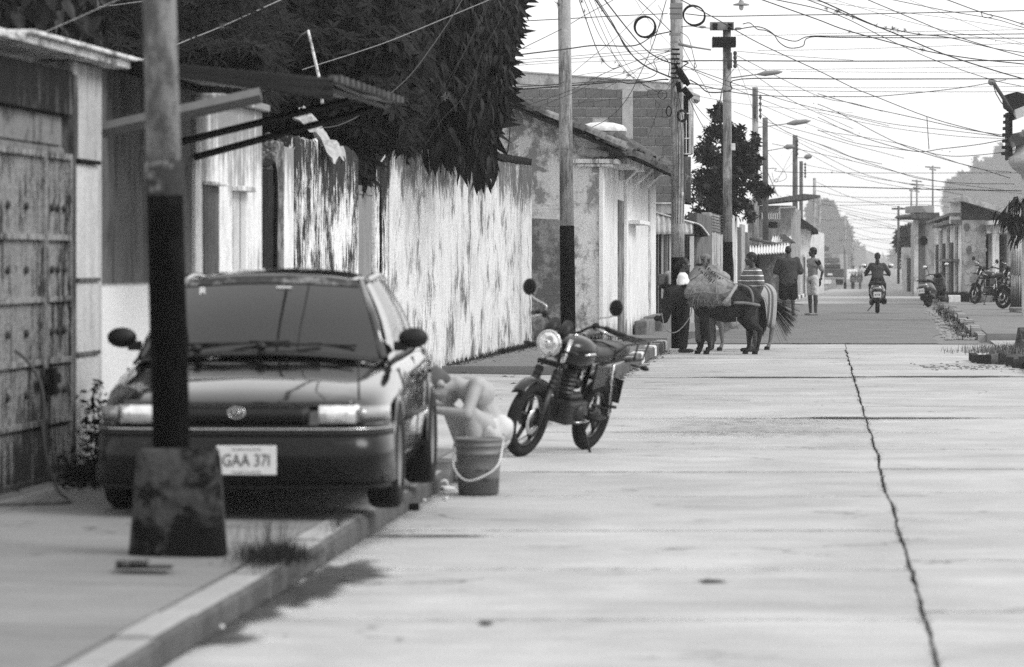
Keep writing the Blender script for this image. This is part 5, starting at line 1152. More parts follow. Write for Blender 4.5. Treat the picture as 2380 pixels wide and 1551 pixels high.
W = [
 (z5, [(250,232),(670,210),(1240,178),(1850,150)], 62, 65, 2.0, 'straight upper cable from the dark tree to the box on the crowded pole'),
 (z5, [(120,612),(670,545),(810,527),(1060,497),(1400,505),(1550,480),(1700,390),(1890,345)], 58, 65, 3.0, 'thick wavy cable from the tree to the crowded pole, dipping under the big coil'),
 (z5, [(120,600),(670,330),(930,180),(1260,0)], 58, 66, 1.8, 'cable with one air plant climbing from the tree past the grey pole'),
 (z5, [(100,660),(670,625),(1230,580),(1880,530)], 64, 66, 1.2, 'thin cable just below the thick wavy one'),
 (z5, [(100,698),(670,655),(1230,610),(1880,560)], 66, 66, 1.2, 'second thin cable below the thick wavy one'),
 (z5, [(100,722),(670,685),(1300,665),(1880,640)], 66, 68, 1.0, 'third thin cable below the thick wavy one'),
 (z5, [(30,988),(670,945),(1280,895),(1420,910),(1560,900),(1780,870),(1860,870)], 63, 65, 3.0, 'heavy cable lying across the top of the brick house parapet'),
 (z5, [(100,957),(670,920),(1200,885),(1600,860),(1735,790),(1700,660),(1790,610),(1870,700),(1860,830)], 63, 64.9, 2.0, 'cable ending in a loop beside the crowded pole above the parapet'),
 (z5, [(880,-20),(950,180),(1060,490),(1140,650),(1240,745),(1320,735)], 55, 60, 2.2, 'curving cable with three air plants right of the grey pole'),
 (z5, [(1050,-20),(1240,260),(1400,510),(1500,640),(1640,740),(1880,845)], 52, 65, 3.6, 'thickest cable swooping down to the crowded pole'),
 (z5, [(1075,-20),(1262,270),(1390,520),(1520,650),(1660,745),(1880,838)], 52.4, 65, 2.4, 'cable running alongside the thickest swooping cable'),
 (z5, [(1150,-20),(1400,300),(1600,530),(1760,640),(1910,695)], 53, 65, 3.6, 'thick upper swooping cable under the big coil'),
 (z5, [(1060,-20),(1300,340),(1450,510),(1620,650),(1760,790),(1880,835)], 53, 65, 1.8, 'thinner cable between the two thick swooping ones'),
 (z5, [(935,-20),(1110,390),(1280,620),(1480,860),(1740,1000)], 56, 65, 1.6, 'steep thin cable passing the air plant clump'),
 (z5, [(985,-20),(1180,420),(1320,700),(1500,860),(1750,1012)], 57, 65, 1.4, 'steep thin cable just right of the previous air plant cable'),
 (z5, [(1040,-20),(1230,400),(1400,700),(1560,900),(1840,1240)], 57, 65, 1.2, 'fine cable falling toward the small coils'),
 (z5, [(1525,-10),(1700,160),(1890,350)], 60, 65, 2.6, 'short slanting cable passing between the two big coils'),
 (z5, [(1495,-10),(1600,160),(1760,360),(1890,500)], 60, 65, 1.0, 'hairline cable crossing behind the big left coil'),
 (z5, [(1735,-10),(1480,230),(1300,400),(1170,510),(980,660),(815,800)], 66, 58, 1.4, 'cable slanting down left behind the grey pole above the parapet'),
 (z5, [(1840,-10),(1720,400),(1640,610),(1540,830),(1400,1090),(1210,1290),(960,1420)], 62, 74, 1.8, 'long slack cable curving down to the water tank'),
 (z5, [(1880,560),(1560,650),(1320,735),(1100,830),(810,980),(350,1140)], 65, 60, 1.6, 'fan cable from the crowded pole down to the tiled roof, uppermost'),
 (z5, [(1880,590),(1500,760),(1100,880),(830,1010),(420,1175)], 65, 60, 1.3, 'fan cable from the crowded pole down to the tiled roof, middle'),
 (z5, [(1890,640),(1600,720),(1400,850),(1180,960),(830,1170)], 65, 60, 1.3, 'fan cable from the crowded pole ending behind the grey pole, lowest'),
 (z5, [(350,1140),(520,1010),(650,930),(1000,800),(1650,800)], 60, 65, 1.0, 'hairline cable rising from the tiles across the parapet'),
 (z5, [(820,1130),(1300,1080),(1700,1030),(1850,1020)], 64, 65, 1.0, 'thin cable sagging across the brick wall'),
 (z5, [(1990,350),(2080,420),(2130,600),(2150,680),(2165,720),(2150,745),(2142,710),(2150,680)], 65, 65.5, 1.8, 'hanging cable tail ending in a small eyelet right of the crowded pole'),
 (z5, [(2000,295),(2100,285),(2200,300),(2326,310)], 65.2, 80, 2.0, 'upper cable from the crowded pole to the transformer pole'),
 (z5, [(1980,430),(2060,600),(2150,760),(2260,950),(2326,1060)], 65.2, 72, 1.4, 'thin cable falling steeply right of the black splice boxes'),
 (z5, [(1750,60),(1800,170),(1740,330),(1670,430),(1700,540),(1880,545)], 64.5, 65, 1.4, 'slack loop of cable just right of the big left coil'),
 (z5, [(1770,1130),(1700,1330),(1635,1500)], 64.8, 65.5, .9, 'hairline cable dropping down the brick wall'),
 (z5, [(2090,1090),(2180,1280),(2260,1420),(2326,1500)], 65.2, 75, 1.8, 'cable running down from the splice boxes toward the tree'),
 (z5, [(2110,1090),(2230,1240),(2326,1330)], 65.2, 75, 1.6, 'second cable running down toward the tree'),
 # right-hand sky
 (z3, [(310,95),(520,112),(1000,104),(1454,98),(2780,70)], 66, 70, 2.2, 'straight topmost cable running right from the box on the crowded pole'),
 (z3, [(270,-5),(520,130),(820,300),(1230,490),(1454,600),(1595,655),(1953,795),(2250,880),(2523,945)], 62, 92, 2.2, 'long diagonal cable from top centre down to the right eave'),
 (z3, [(820,-5),(1200,130),(1433,215),(1913,340),(2263,400),(2640,440)], 60, 66, 2.6, 'diagonal cable with a large air plant crossing the upper right sky'),
 (z4, [(-220,-60),(0,0),(330,150),(540,235),(860,370),(1200,480),(1406,540)], 52, 62, 3.2, 'thick diagonal cable carrying the row of air plants'),
 (z4, [(-200,-50),(130,75),(240,118),(400,180),(545,208),(690,235),(900,258),(1200,330),(1406,360)], 53, 62, 2.2, 'twisted cable overgrown by the densest air plants'),
 (z4, [(-330,-10),(0,60),(200,130),(480,270),(820,420),(1190,545),(1406,592)], 60, 90, 2.0, 'long cable sloping down to the leaning pipe on the right eave'),
 (z4, [(330,-5),(700,150),(920,240),(1200,330),(1406,387)], 55, 62, 2.2, 'diagonal cable right of the dense air plants'),
 (z4, [(490,-5),(880,75),(1200,130),(1406,190)], 55, 60, 1.8, 'gently falling cable near the top right'),
 (z4, [(870,-5),(1130,90),(1250,120),(1406,168)], 52, 58, 2.4, 'cable with a hanging loop in the top right corner'),
 (z4, [(1115,85),(1125,115),(1160,122),(1190,115),(1180,98)], 54.5, 54.8, 2.0, 'small slack cable loop hanging in the top right corner'),
 (z4, [(100,-5),(480,110),(880,210),(1406,310)], 70, 75, 1.0, 'fine diagonal cable through the upper right sky'),
 (z4, [(610,-5),(900,110),(1250,250),(1406,300)], 75, 80, .9, 'faint steep cable in the upper right sky'),
 (z4, [(0,10),(300,50),(620,90),(1000,140),(1406,205)], 75, 80, 1.0, 'faint shallow cable in the upper right sky'),
 (z3, [(700,165),(750,158),(800,200),(860,210),(950,255),(1060,282),(1160,248),(1454,246),(2780,230)], 80, 84, 2.2, 'cable dipping twice then running level to the right'),
 (z3, [(640,205),(800,183),(900,225),(950,290),(1020,328),(1110,315),(1160,255),(1454,257),(2780,262)], 80, 84, 2.4, 'deeper dipping cable beside the level cable'),
 (z3, [(270,470),(330,430),(380,415),(1454,418),(2780,412)], 66, 70, 3.0, 'heavy level cable crossing the whole right sky, upper'),
 (z3, [(340,545),(400,580),(470,630),(620,615),(690,540),(1454,540),(2780,538)], 66, 72, 3.0, 'heavy level cable with a sag by the pole, lower'),
 (z3, [(350,570),(800,650),(1454,660),(1695,652),(2170,602),(2495,545)], 68, 91, 2.0, 'sagging cable rising to the leaning pipe on the right'),
 (z4, [(0,800),(260,920),(640,1030),(850,1015),(1100,985),(1310,945)], 110, 92, 1.8, 'slack cable sagging to the right eave bracket'),
 (z4, [(0,885),(120,935),(300,985),(640,1030)], 112, 104, 1.4, 'branch cable joining the slack sagging one'),
 (z4, [(540,975),(850,1060),(1130,1055),(1406,1015)], 105, 92, 1.6, 'low sagging cable ending behind the right column'),
 (z4, [(0,640),(280,720),(620,795),(1000,880),(1310,930)], 100, 92, 1.8, 'cable falling gently to the right eave, upper'),
 (z4, [(150,770),(500,845),(900,890),(1310,940)], 105, 92, 1.4, 'cable falling gently to the right eave, middle'),
 (z4, [(0,765),(400,855),(900,925),(1310,948)], 108, 92, 1.2, 'cable falling gently to the right eave, lower'),
 (z4, [(0,710),(150,775),(550,980),(860,1085),(1100,1150),(1310,1215)], 108, 95, 1.8, 'beaded cable falling to the box sign on the right'),
 (z4, [(0,890),(550,980),(1050,1140),(1320,1175)], 112, 95, 1.2, 'thin cable just above the beaded cable'),
 (z4, [(0,980),(220,1070),(500,1160),(700,1220),(1000,1250),(1340,1255)], 118, 96, 1.4, 'long cable flattening out above the right tree'),
 (z4, [(380,845),(743,800),(800,800)], 108, 107, .01, None),
 (z4, [(743,795),(750,900),(758,1020)], 100, 100, 1.8, 'short vertical dropper between two cables in the right sky'),
 (z4, [(-850,1262),(0,1272),(700,1290),(1380,1302)], 130, 120, 2.2, 'long level cable just above the right roofs'),
 (z3, [(300,450),(700,590),(1040,700),(1454,800),(1700,860)], 66, 110, 1.6, 'cable sloping away from the crowded pole, first of the bundle'),
 (z3, [(350,475),(680,620),(1100,780),(1454,905)], 66, 110, 1.3, 'cable sloping away from the crowded pole, second of the bundle'),
 (z3, [(660,380),(1200,650),(1454,705),(1653,760)], 94, 120, 1.5, 'cable from the transformer pole down to the far right'),
 (z3, [(650,430),(850,560),(1060,700),(1454,880)], 94, 125, 1.5, 'lower cable from the transformer pole down to the far right'),
 (z3, [(660,350),(1000,380),(1454,412)], 94, 100, 1.2, 'nearly level thin cable right of the transformer'),
 (z3, [(640,240),(1000,240),(1454,225),(2780,200)], 94, 98, 1.0, 'hairline level cable above the transformer drop'),
 (z3, [(800,345),(1454,335),(2780,290)], 94, 98, 1.0, 'hairline level cable below the dipping pair'),
 (z3, [(0,470),(640,478),(1454,470),(2780,450)], 96, 99, .9, 'faint level cable, first below the upper heavy one'),
 (z3, [(1030,490),(1454,492),(2780,502)], 97, 99, .9, 'faint level cable, second below the upper heavy one'),
 (z3, [(300,575),(1454,600),(2780,588)], 98, 99, 1.0, 'faint level cable under the lower heavy one'),
 (z3, [(300,600),(1454,625),(2780,627)], 98, 99, 1.2, 'faint level cable, lowest of the parallel set'),
 (z3, [(300,640),(790,720),(1454,770)], 80, 125, .9, 'hairline cable fanning to the second pole'),
 (z3, [(640,470),(560,600),(540,790)], 94, 93, 1.6, 'stay cable running down left of the transformer pole'),
 (z3, [(580,440),(560,620),(525,800)], 94, 93, 1.2, 'second stay cable left of the transformer pole'),
 (z3, [(660,440),(720,600),(780,780)], 94, 117, .9, 'hairline link between the transformer pole and the slim pole'),
]
for conv, pts, Ya, Yb, w, lb in W:
    if lb: wire(conv, pts, Ya, Yb, w, lb, group=G)
GF = 'thin cables strung between the far poles'
LF_ = 'thin cable strung between the hazy far poles and the right-hand roofs'
for pts, Ya, Yb, w in ([(820,770),(1000,900),(1300,1010),(1454,1075),(1650,1120)], 120, 140, 1.6), ([(850,830),(1200,920),(1454,990),(1800,1080)], 120, 140, 1.3), ([(900,980),(1180,1040),(1454,1100),(2000,1230),(2500,1300)], 128, 130, 1.2), \
    ([(870,1150),(930,1150),(960,1172),(1454,1180),(2700,1180)], 128, 125, 1.3), ([(1060,960),(1454,1160),(1700,1230),(2200,1330)], 158, 150, 1.2), ([(1060,1000),(1454,1200),(1900,1300)], 158, 170, 1.0), ([(1110,1120),(1454,1190),(1900,1260),(2600,1320)], 168, 150, 1.0), \
    ([(1200,1240),(1454,1350),(1800,1420)], 195, 210, .9), ([(1200,1300),(1454,1345),(2100,1345)], 195, 180, 1.0), ([(1230,1370),(1454,1380),(2150,1372)], 200, 190, 1.0), ([(1230,1400),(1454,1400),(1900,1395),(2150,1420)], 200, 190, 1.0), \
    ([(1200,1500),(1600,1500),(2100,1500)], 240, 230, .8), ([(1400,1460),(1700,1530),(2000,1620)], 290, 280, .8), ([(1300,1560),(1700,1555),(2050,1600)], 290, 250, .8), ([(1350,1640),(1700,1630),(1900,1640)], 290, 280, .8), ([(1400,1450),(1850,1600)], 290, 290, .7), ([(1000,1330),(1454,1440),(1900,1530)], 158, 200, .8), \
    ([(870,1040),(1000,1200),(920,1240),(900,1180)], 125, 126, 1.0), ([(940,1230),(1040,1030)], 127, 157, .9), ([(700,1400),(860,1290),(1050,1100)], 98, 158, 1.0), ([(870,1290),(1040,1380),(1110,1350)], 128, 160, .8), ([(790,1000),(850,1130),(940,1340)], 119, 135, 1.6), ([(790,700),(1100,830),(1454,960)], 119, 130, 1.1), ([(640,760),(900,870),(1200,1000),(1454,1100)], 94, 140, .9):
    wire(z3, pts, Ya, Yb, w, LF_, group=GF)
for i in range(9):
    y0 = 1470 + i * 34; wire(z3, [(1350 + 12*i, y0 - 70), (1650, y0 - 20 + 10*(i % 3)), (1950, y0 + 12*(i % 2))], 300, 260, .7, LF_, group=GF)
# in front of the dark tree
for conv, pts, Y0, Y1, w, mt, lb in [
 (z2, [(-140,545),(0,500),(360,385),(620,290),(1030,120),(1330,-5)], 42, 44, 1.7, m_cablew, 'pale taut cable crossing the dark tree from the awning up to the right'),
 (z2, [(1110,-5),(1030,130),(860,380),(700,590),(500,770),(350,880),(150,975),(0,1000)], 43, 40, 2.0, m_cablel, 'slack cable curving down through the dark tree to the awning corner'),
 (z2, [(1315,-5),(1240,170),(1100,450),(960,680),(830,880),(660,1130)], 45, 46, 1.8, m_cablel, 'left cable of the three falling to the broken wall top'),
 (z2, [(1332,-5),(1245,185),(1090,480),(985,700),(850,940),(725,1120)], 45, 46.5, 2.0, m_cablel, 'middle cable of the three falling to the wall, carrying an air plant'),
 (z2, [(1450,50),(1380,200),(1260,420),(1190,620),(1080,800),(960,920),(820,1130)], 46, 47, 2.0, m_cablel, 'right cable of the three falling to the broken wall top'),
 (z6, [(-10,333),(300,215),(520,120),(800,-5)], 26.5, 27, 2.0, m_cablew, 'pale cable across the leaves in the top left corner'),
 (z6, [(510,62),(740,38),(990,5)], 37, 38, 1.5, m_cablew, 'pale short cable left of the near pole top'),
 (z6, [(930,410),(1230,280),(1480,180),(1890,-5)], 38, 40, 2.4, m_cablew, 'pale cable with an air plant rising right of the near pole')]:
    wire(conv, pts, Y0, Y1, w, lb, mat=mt, group='pale cables hanging before the dark tree')
# coils
def coil(label, c, r, rt, Y, sx=1.0, tilt=0, n=4, grp='cable coils hung on the crowded pole'):
    e = MB(); rr_ = random.Random(int(c[0])); cx_, cy_ = c; s = F/Y; base = P(cx_, cy_, Y)
    for k in range(n):
        pts = []
        for j in range(29):
            a = 2*math.pi*j/28; q = r * (1 + .03*math.sin(2*a + k) + rr_.uniform(-.012, .012)) + (k - n/2) * rt * .7
            x, z = q*math.cos(a)*sx, q*math.sin(a); pts.append(((x*math.cos(tilt) - z*math.sin(tilt))/s, (k % 2)*rt/s, (x*math.sin(tilt) + z*math.cos(tilt))/s))
        e.tube(pts, rt/s*.75, 4, cap=False)
    o = obj('cable_coil', e, m_cable, label=label, cat='cable coil', group=grp); o.location = base
coil('large round coil hanging left of the crowded pole at the top', z5((1605, 295)), 24.5, 1.6, 64.6, n=4)
coil('large oval coil right of the crowded pole beside the box', z5((2140, 170)), 23, 1.3, 65.6, 1.12, -.3, 4)
coil('small thin coil against the brick wall left of the pole', z5((1795, 1035)), 10.5, .6, 65, n=3)
coil('narrow oval coil on the crowded pole above the black ones', z5((1942, 1115)), 10.5, .5, 64.9, .45, .1, 2)
coil('small black coil left of the pole below the thin coil', z5((1865, 1215)), 12, 1.4, 64.8, .5, .05, 3)
coil('thick black coil right of the pole before the window grille', z5((2008, 1265)), 13, 1.8, 65.0, .8, 0, 4)
coil('tiny dim coil hanging from the far poles', z3((928, 1232)), 4, .5, 127, 1, 0, 2)
# air plants
def airplant_mesh(seed, n=46):
    rr_ = random.Random(seed); V = []; Fq = []
    for i in range(n):
        d = Vector((rr_.gauss(0, 1), rr_.gauss(0, 1), rr_.gauss(.1, 1))).normalized(); l = rr_.uniform(.5, 1.15); s_ = d.orthogonal().normalized() * .035; k = len(V)
        b = d * l * .55 + Vector((0, 0, -.04)); tip = d * l + Vector((0, 0, -.12 * l))
        V += [tuple(-s_), tuple(s_), tuple(b + s_*.8), tuple(b - s_*.8), tuple(tip + s_*.15), tuple(tip - s_*.15)]; Fq += [(k, k+1, k+2, k+3), (k+3, k+2, k+4, k+5)]
    me = npmesh('air_plant', V, Fq); me.materials.append(m_ap); return me
m_ap = flat('air_plant', .06, .9, rnd=.4); m_apl = flat('pale_air_plant', .16, .9)
apm = [airplant_mesh(i) for i in range(4)]
def aplant(c, r, Y, i, label, group, mat=None):
    o = link('air_plant', apm[i % 4], None); o.location = P(c[0], c[1], Y); o.scale = (r*Y/F,)*3; o.rotation_euler = (R.uniform(0, 6), R.uniform(0, 6), R.uniform(0, 6)); tagp(o, label, 'air plant', group); return o
L1 = 'spiky air plant growing on the thick diagonal cables at the upper right'
for i, (x, y, r) in enumerate([(60,60,24),(130,75,38),(195,105,22),(240,118,26),(398,175,26),(465,185,20),(512,195,30),(545,207,32),(595,208,24)]): aplant(z4((x, y)), r*.3409, 55 + x*.005, i, L1, 'air plants along the thick diagonal cable')
for i, (x, y, r) in enumerate([(690,232,18),(820,245,20),(217,215,20),(712,340,32),(865,372,10),(1390,160,32),(1212,280,10)]): aplant(z4((x, y)), r*.3409, 60, i, ['air plant at the lower end of the overgrown twisted cable', 'last air plant on the overgrown twisted cable, by the level wires', 'air plant alone under the dense row on the lower diagonal', 'large round air plant alone on the lower diagonal cable', 'tiny tuft where two diagonal cables cross', 'air plant cut by the right frame edge near the top', 'tiny tuft on the cable right of the dense plants'][i], None)
L2 = 'small air plant dot on the thin sagging cables right of the lamps'
for i, (x, y, r) in enumerate([(1185,655,10),(1255,657,11),(1325,657,11),(1185,705,9),(1215,712,8),(1195,740,12),(1240,745,11),(1310,765,12),(1355,768,14),(1130,870,8),(1360,912,9),(1185,1012,5),(1222,1025,7),(1338,1072,6),(1290,1327,6),(1310,1175,12),(1495,910,8),(1305,1130,5),(2060,1028,10),(2112,1035,9),(2260,1087,9),(1740,1085,5),(1830,1225,4),(1805,1110,4)]): aplant(z3((x, y)), r*.3409*.9, 100 + (y-650)*.05, i, L2, 'small air plants dotting the sagging cables')
L3 = 'air plant on the steep cables between the grey pole and the crowded pole'
for i, (x, y, r) in enumerate([(915,15,36),(945,120,30),(960,205,24),(1140,655,50),(1280,680,22),(1330,715,42),(1375,780,26),(1420,820,44),(1480,850,30),(1125,820,18),(1220,822,12),(1130,120,26)]): aplant(z5((x, y)), r*.2132, 59, i, L3, 'air plants on the steep cables')
aplant(z5((280, 530)), 4, 59, 0, 'small air plant on the cable right beside the dark tree', None)
aplant(z5((655, 50)), 14, 61.8, 1, 'dark air plant clinging to the top left side of the grey pole', None)
o = aplant(z2((975, 755)), 15, 45.6, 2, 'pale spiky air plant hanging on cable before the dark tree', None)
o = aplant(z6((1490, 175)), 13, 39, 3, 'pale air plant on the cable right of the near pole', None)
for nme in ('air_plant',):
    for o in [q for q in bpy.data.objects if q.name.startswith('air_plant') and 'pale' in q.get('label', '')]:
        o.data = o.data.copy(); o.data.materials.clear(); o.data.materials.append(m_apl)
# ---- hardware on the crowded pole (children of the pole)
m_boxg = flat('grey_box', .22, .6); m_trd = flat('transformer_dark', .07, .6)
def hw(name, mb, mat, parent):
    """part built in world space, then hung under its pole"""
    o = obj(name, mb, mat); bpy.context.view_layer.update(); o.parent = parent; o.matrix_parent_inverse = parent.matrix_world.inverted(); return o
def pbox(a, b, Y, d, zc=z5):
    p, q = P(*zc(a), Y), P(*zc(b), Y); return MB().box(p.x, q.x, Y, Y + d, q.z, p.z)
def cyl(a, b, Y, w, zc=z5, n=10, Yb=None):
    return MB().tube([P(*zc(a), Y), P(*zc(b), Yb or Y)], w/2*Y/F, n)
hw('junction_box', pbox((1880, 35), (2015, 205), 65.35, .12), m_boxg, p3)
hw('clamp', pbox((1870, 85), (2010, 95), 65.02, .04), m_shut, p3); hw('clamp', pbox((1870, 148), (1995, 158), 65.02, .04), m_shut, p3)
hw('bracket', pbox((1870, 360), (1995, 385), 64.98, .10), m_boxg, p3); hw('bracket', pbox((1882, 448), (1960, 468), 64.98, .10), m_boxg, p3)
hw('steel_arm', cyl((1968, 480), (2120, 515), 65, 7), m_boxg, p3); hw('steel_arm', cyl((2110, 512), (2326, 545), 65, 4), m_boxg, p3)
mb = MB()
for i in range(7): mb.box(*[v for ab in zip(P(*z5((1895 - 3*(i % 2), 530 + i*52)), 64.95)[:1], P(*z5((1982 + 4*(i % 2), 530 + i*52)), 64.95)[:1]) for v in ab], 64.94, 65.1, P(0, z5((0, 545 + i*52))[1], 64.95).z, P(0, z5((0, 530 + i*52))[1], 64.95).z)
hw('cable_clamps', mb, m_black, p3)
mb = MB(); rr_ = random.Random(8)
for i in range(46):
    a = rr_.uniform(0, 6.28); y0 = rr_.uniform(540, 900); P0 = P(*z5((1935 + rr_.uniform(-30, 30), y0)), 64.9); P1 = P(*z5((1935 + rr_.uniform(-150, 130), y0 + rr_.uniform(-60, 120))), 64.9 + rr_.uniform(-.2, .3)); mid = (P0 + P1)/2 + Vector((0, 0, rr_.uniform(-.12, .08)))
    mb.tube(spline([P0, mid, P1], 4), .0035, 3, cap=False)
hw('loose_wires', mb, m_cable, p3)
for (a, b, w, Y_) in (((1965, 760), (2060, 905), 17, 64.9), ((2010, 840), (2085, 930), 12, 64.85), ((1960, 900), (1985, 1010), 12, 64.9), ((2020, 960), (2110, 1070), 15, 64.9), ((1930, 700), (1990, 800), 7, 64.9)):
    hw('splice_box', cyl(a, b, Y_, w), m_black, p3)
for dx in (0, 5, 12, 19): hw('down_cable', MB().tube(spline([P(*z5((1925 + dx*2, 1000)), 64.94), P(1571 + dx, 300, 64.95), P(1572 + dx, 400, 64.95), P(1570 + dx*.9, 520, 64.97)], 5), .006, 4), m_cable if dx % 2 else m_cablel, p3)
# transformers on the pale pole
p4 = poles[1692]
hw('transformer', pbox((480, 150), (640, 203), 93.7, .35, z3), m_boxg, p4); hw('transformer', pbox((495, 252), (655, 320), 93.6, .4, z3), m_trd, p4)
mb = MB()
for i in range(9): q0, q1 = P(*z3((498 + i*18, 250)), 93.5), P(*z3((505 + i*18, 324)), 93.5); mb.box(q0.x, q1.x, 93.5, 93.6, q1.z, q0.z)
hw('cooling_fins', mb, m_black, p4)
mb = MB()
for i in range(5): q0, q1 = P(*z3((496 + i*7, 158)), 93.6), P(*z3((500 + i*7, 205)), 93.6); mb.box(q0.x, q1.x, 93.6, 93.7, q1.z, q0.z); q0, q1 = P(*z3((600 + i*7, 158)), 93.6), P(*z3((604 + i*7, 205)), 93.6); mb.box(q0.x, q1.x, 93.6, 93.7, q1.z, q0.z)
hw('insulator_fins', mb, m_black, p4)
hw('dark_sleeve', cyl((610, 360), (611, 465), 93.85, 12, z3), m_trd, p4)
for (x0, y0) in ((655, 195), (410, 185)): hw('insulator', MB().ball(P(*z3((x0 + 15, y0)), 93.6), (.09, .05, .035), 8, 5), m_boxg, p4)
def rack(par, x, y0, y1, Y, n=4):
    mb = MB(); mb.tube([P(*z3((x, y0)), Y), P(*z3((x, y1)), Y)], .018, 4)
    for i in range(n): mb.ball(P(*z3((x, y0 + (y1-y0)*(i+.5)/n)), Y), (.05, .05, .06), 6, 5)
    hw('insulator_rack', mb, m_trd, par)
rack(p4, 648, 350, 465, 93.9); rack(poles[1757], 820, 645, 815, 119.9); rack(poles[1848], 1072, 945, 1065, 157.9); rack(poles[1862], 1126, 1110, 1215, 167.9, 5)
hw('dark_band', cyl((782, 615), (783, 810), 119.8, 7, z3), m_wood, poles[1757])
def lamp(par, a, b, Y, w0=2.4, head=None):
    mb = MB(); mb.tube([P(*z3(a), Y), P(*z3(b), Y - .5)], w0/2*Y/F, 5); hw('lamp_arm', mb, m_boxg, par)
    h0, h1 = P(*z3(head[0]), Y - .5), P(*z3(head[1]), Y - .6); hw('lamp_head', MB().tube([h0, h0.lerp(h1, .3), h0.lerp(h1, .8), h1], [.02*Y/100, .07*Y/100, .055*Y/100, .01], 8), m_boxg, par)
lamp(p4, (615, 533), (800, 508), 94, 3.2, ((800, 508), (972, 490))); lamp(poles[1757], (790, 872), (1000, 845), 120, 2.4, ((1000, 845), (1165, 824)))
lamp(poles[1780], (865, 1030), (985, 1008), 128, 2.0, ((980, 1005), (1056, 998))); lamp(poles[1848], (1055, 1075), (1120, 1078), 158, 1.6, ((1118, 1075), (1175, 1062)))
sl = thing('hanging_street_lamp', 'grey bell-shaped street lamp hanging from above at the top edge', 'street lamp', P(*z3((690, 30)), 80)); s80 = F/80
obj('shade', MB().lathe([(.17, -.02), (.165, .0), (.06, .03), (.04, .08)], 16), m_boxg, sl); obj('bulb', MB().ball((0, 0, -.06), (.05, .05, .07), 10, 7), m_grl, sl); obj('arm', MB().tube([(0, 0, .06), (-.1, 0, .3), (-.3, 0, .8)], .015, 6), m_boxg, sl)
hw('meter_box', pbox((622, 978), (650, 1025), 93.8, .1, z3), m_kw, p4)
# right side: leaning pipe mast on the eave, far aerial and lattice
pm = thing('leaning_pipe', 'leaning metal pipe mast fixed to the right eave holding cable ends', 'pipe', P(*z4((1185, 545)), 91.2)); pb_ = pm.location
obj('pipe', MB().tube([Vector((0,0,0)), P(*z4((1330, 770)), 91.2) - pb_], .045, 8), m_shut, pm); obj('insulator', MB().ball((0, 0, -.05), (.09, .07, .09), 8, 6), m_boxg, pm)
obj('cable_tail', MB().tube([P(*z4(q), 91.1) - pb_ for q in ((1190, 560), (1215, 640), (1250, 700), (1300, 745))], .012, 4), m_cable, pm)
def far_aerial(label, px, y0, y1, Y, bars):
    e = thing('tv_aerial', label, 'aerial', P(px, y1, Y)); s = F/Y; h = (y1-y0)/s
    obj('mast', MB().tube([(0, 0, 0), (0, 0, h)], .04*Y/170, 5), m_boxg, e); mb = MB()
    for (dy, w) in bars: mb.tube([(-w/s, 0, h - dy/s), (w/s, 0, h - dy/s - .05)], .03*Y/170, 4)
    obj('crossbars', mb, m_boxg, e)
far_aerial('tall hazy aerial with several crossbars above the far right roofs', 2131, 418, 520, 180, [(2, 12), (10, 16), (18, 9), (26, 6)]); far_aerial('thin straight aerial mast right of the crossbar aerial', 2168, 385, 500, 170, [(3, 18), (8, 8)])
far_aerial('short hazy aerial left of the tall crossbar one', 2118, 440, 505, 200, [(2, 5)])
pr = thing('right_far_pole', 'thin pole with crossbar standing far away on the right side', 'pole', P(2088, 660, 205)); obj('shaft', MB().tube([(0, 0, 0), (0, 0, 181/(F/205))], [.07, .06], 7), m_wood, pr); obj('crossbar', MB().box(-.35, .35, -.04, .04, 181/(F/205) - .2, 181/(F/205) - .1), m_wood, pr)

# ---- look-alikes get their place in words
ORD = 'first second third fourth fifth sixth seventh eighth ninth tenth eleventh twelfth thirteenth fourteenth fifteenth sixteenth seventeenth eighteenth nineteenth twentieth'.split()
ORD += ['twenty-' + o for o in ORD[:9]] + ['thirtieth'] + ['thirty-' + o for o in ORD[:9]]
def relabel(group, key, fmt):
    for i, o in enumerate(sorted([q for q in bpy.data.objects if q.get('group') == group], key=key)): o['label'] = fmt % ORD[i]
relabel('air plants along the thick diagonal cable', lambda o: o.location.x / o.location.y, 'spiky air plant in the dense row on thick cables, %s down from the top')
relabel('air plants on the steep cables', lambda o: -o.location.z, 'air plant on the steep cables right of the grey pole, %s from the top')
relabel('small air plants dotting the sagging cables', lambda o: o.location.x / o.location.y, 'small air plant dot on the sagging thin cables, %s from the left')
relabel(GF, lambda o: -max((v.co.z - CAMZ) / v.co.y for v in o.data.vertices), 'thin cable among the hazy far poles, %s counted from the highest')
# ================================================================== VEHICLES
m_paint = flat('car_paint', .006, .10, 0, .5, coat=1, coatr=.03, var=.05); m_paintd = flat('bumper_paint', .006, .22, 0, .22, var=.05)
m_trim = flat('black_plastic', .005, .55, 0, .3)
m_lens = flat('headlight_lens', .75, .08, .55, .6, coat=1, var=.25, scale=25)
m_ind = flat('indicator_lens', .28, .15, .3, .6, coat=1, var=.2, scale=30)
m_wind = flat('windscreen_glass', .012, .03, 0, .55, var=.1, scale=2)
m_wing = flat('side_window_glass', .02, .02, 0, .9, var=.1)
m_grill = flat('grille_black', .006, .5, 0, .3)
m_rimm = flat('wheel_rim', .25, .35, .8, .5, var=.15)
m_plate = flat('plate_white', .60, .5, var=.08, scale=30)
m_ink = flat('plate_ink', .04, .6)
m_silver = flat('silver_metal', .5, .25, .95, .5, var=.1)

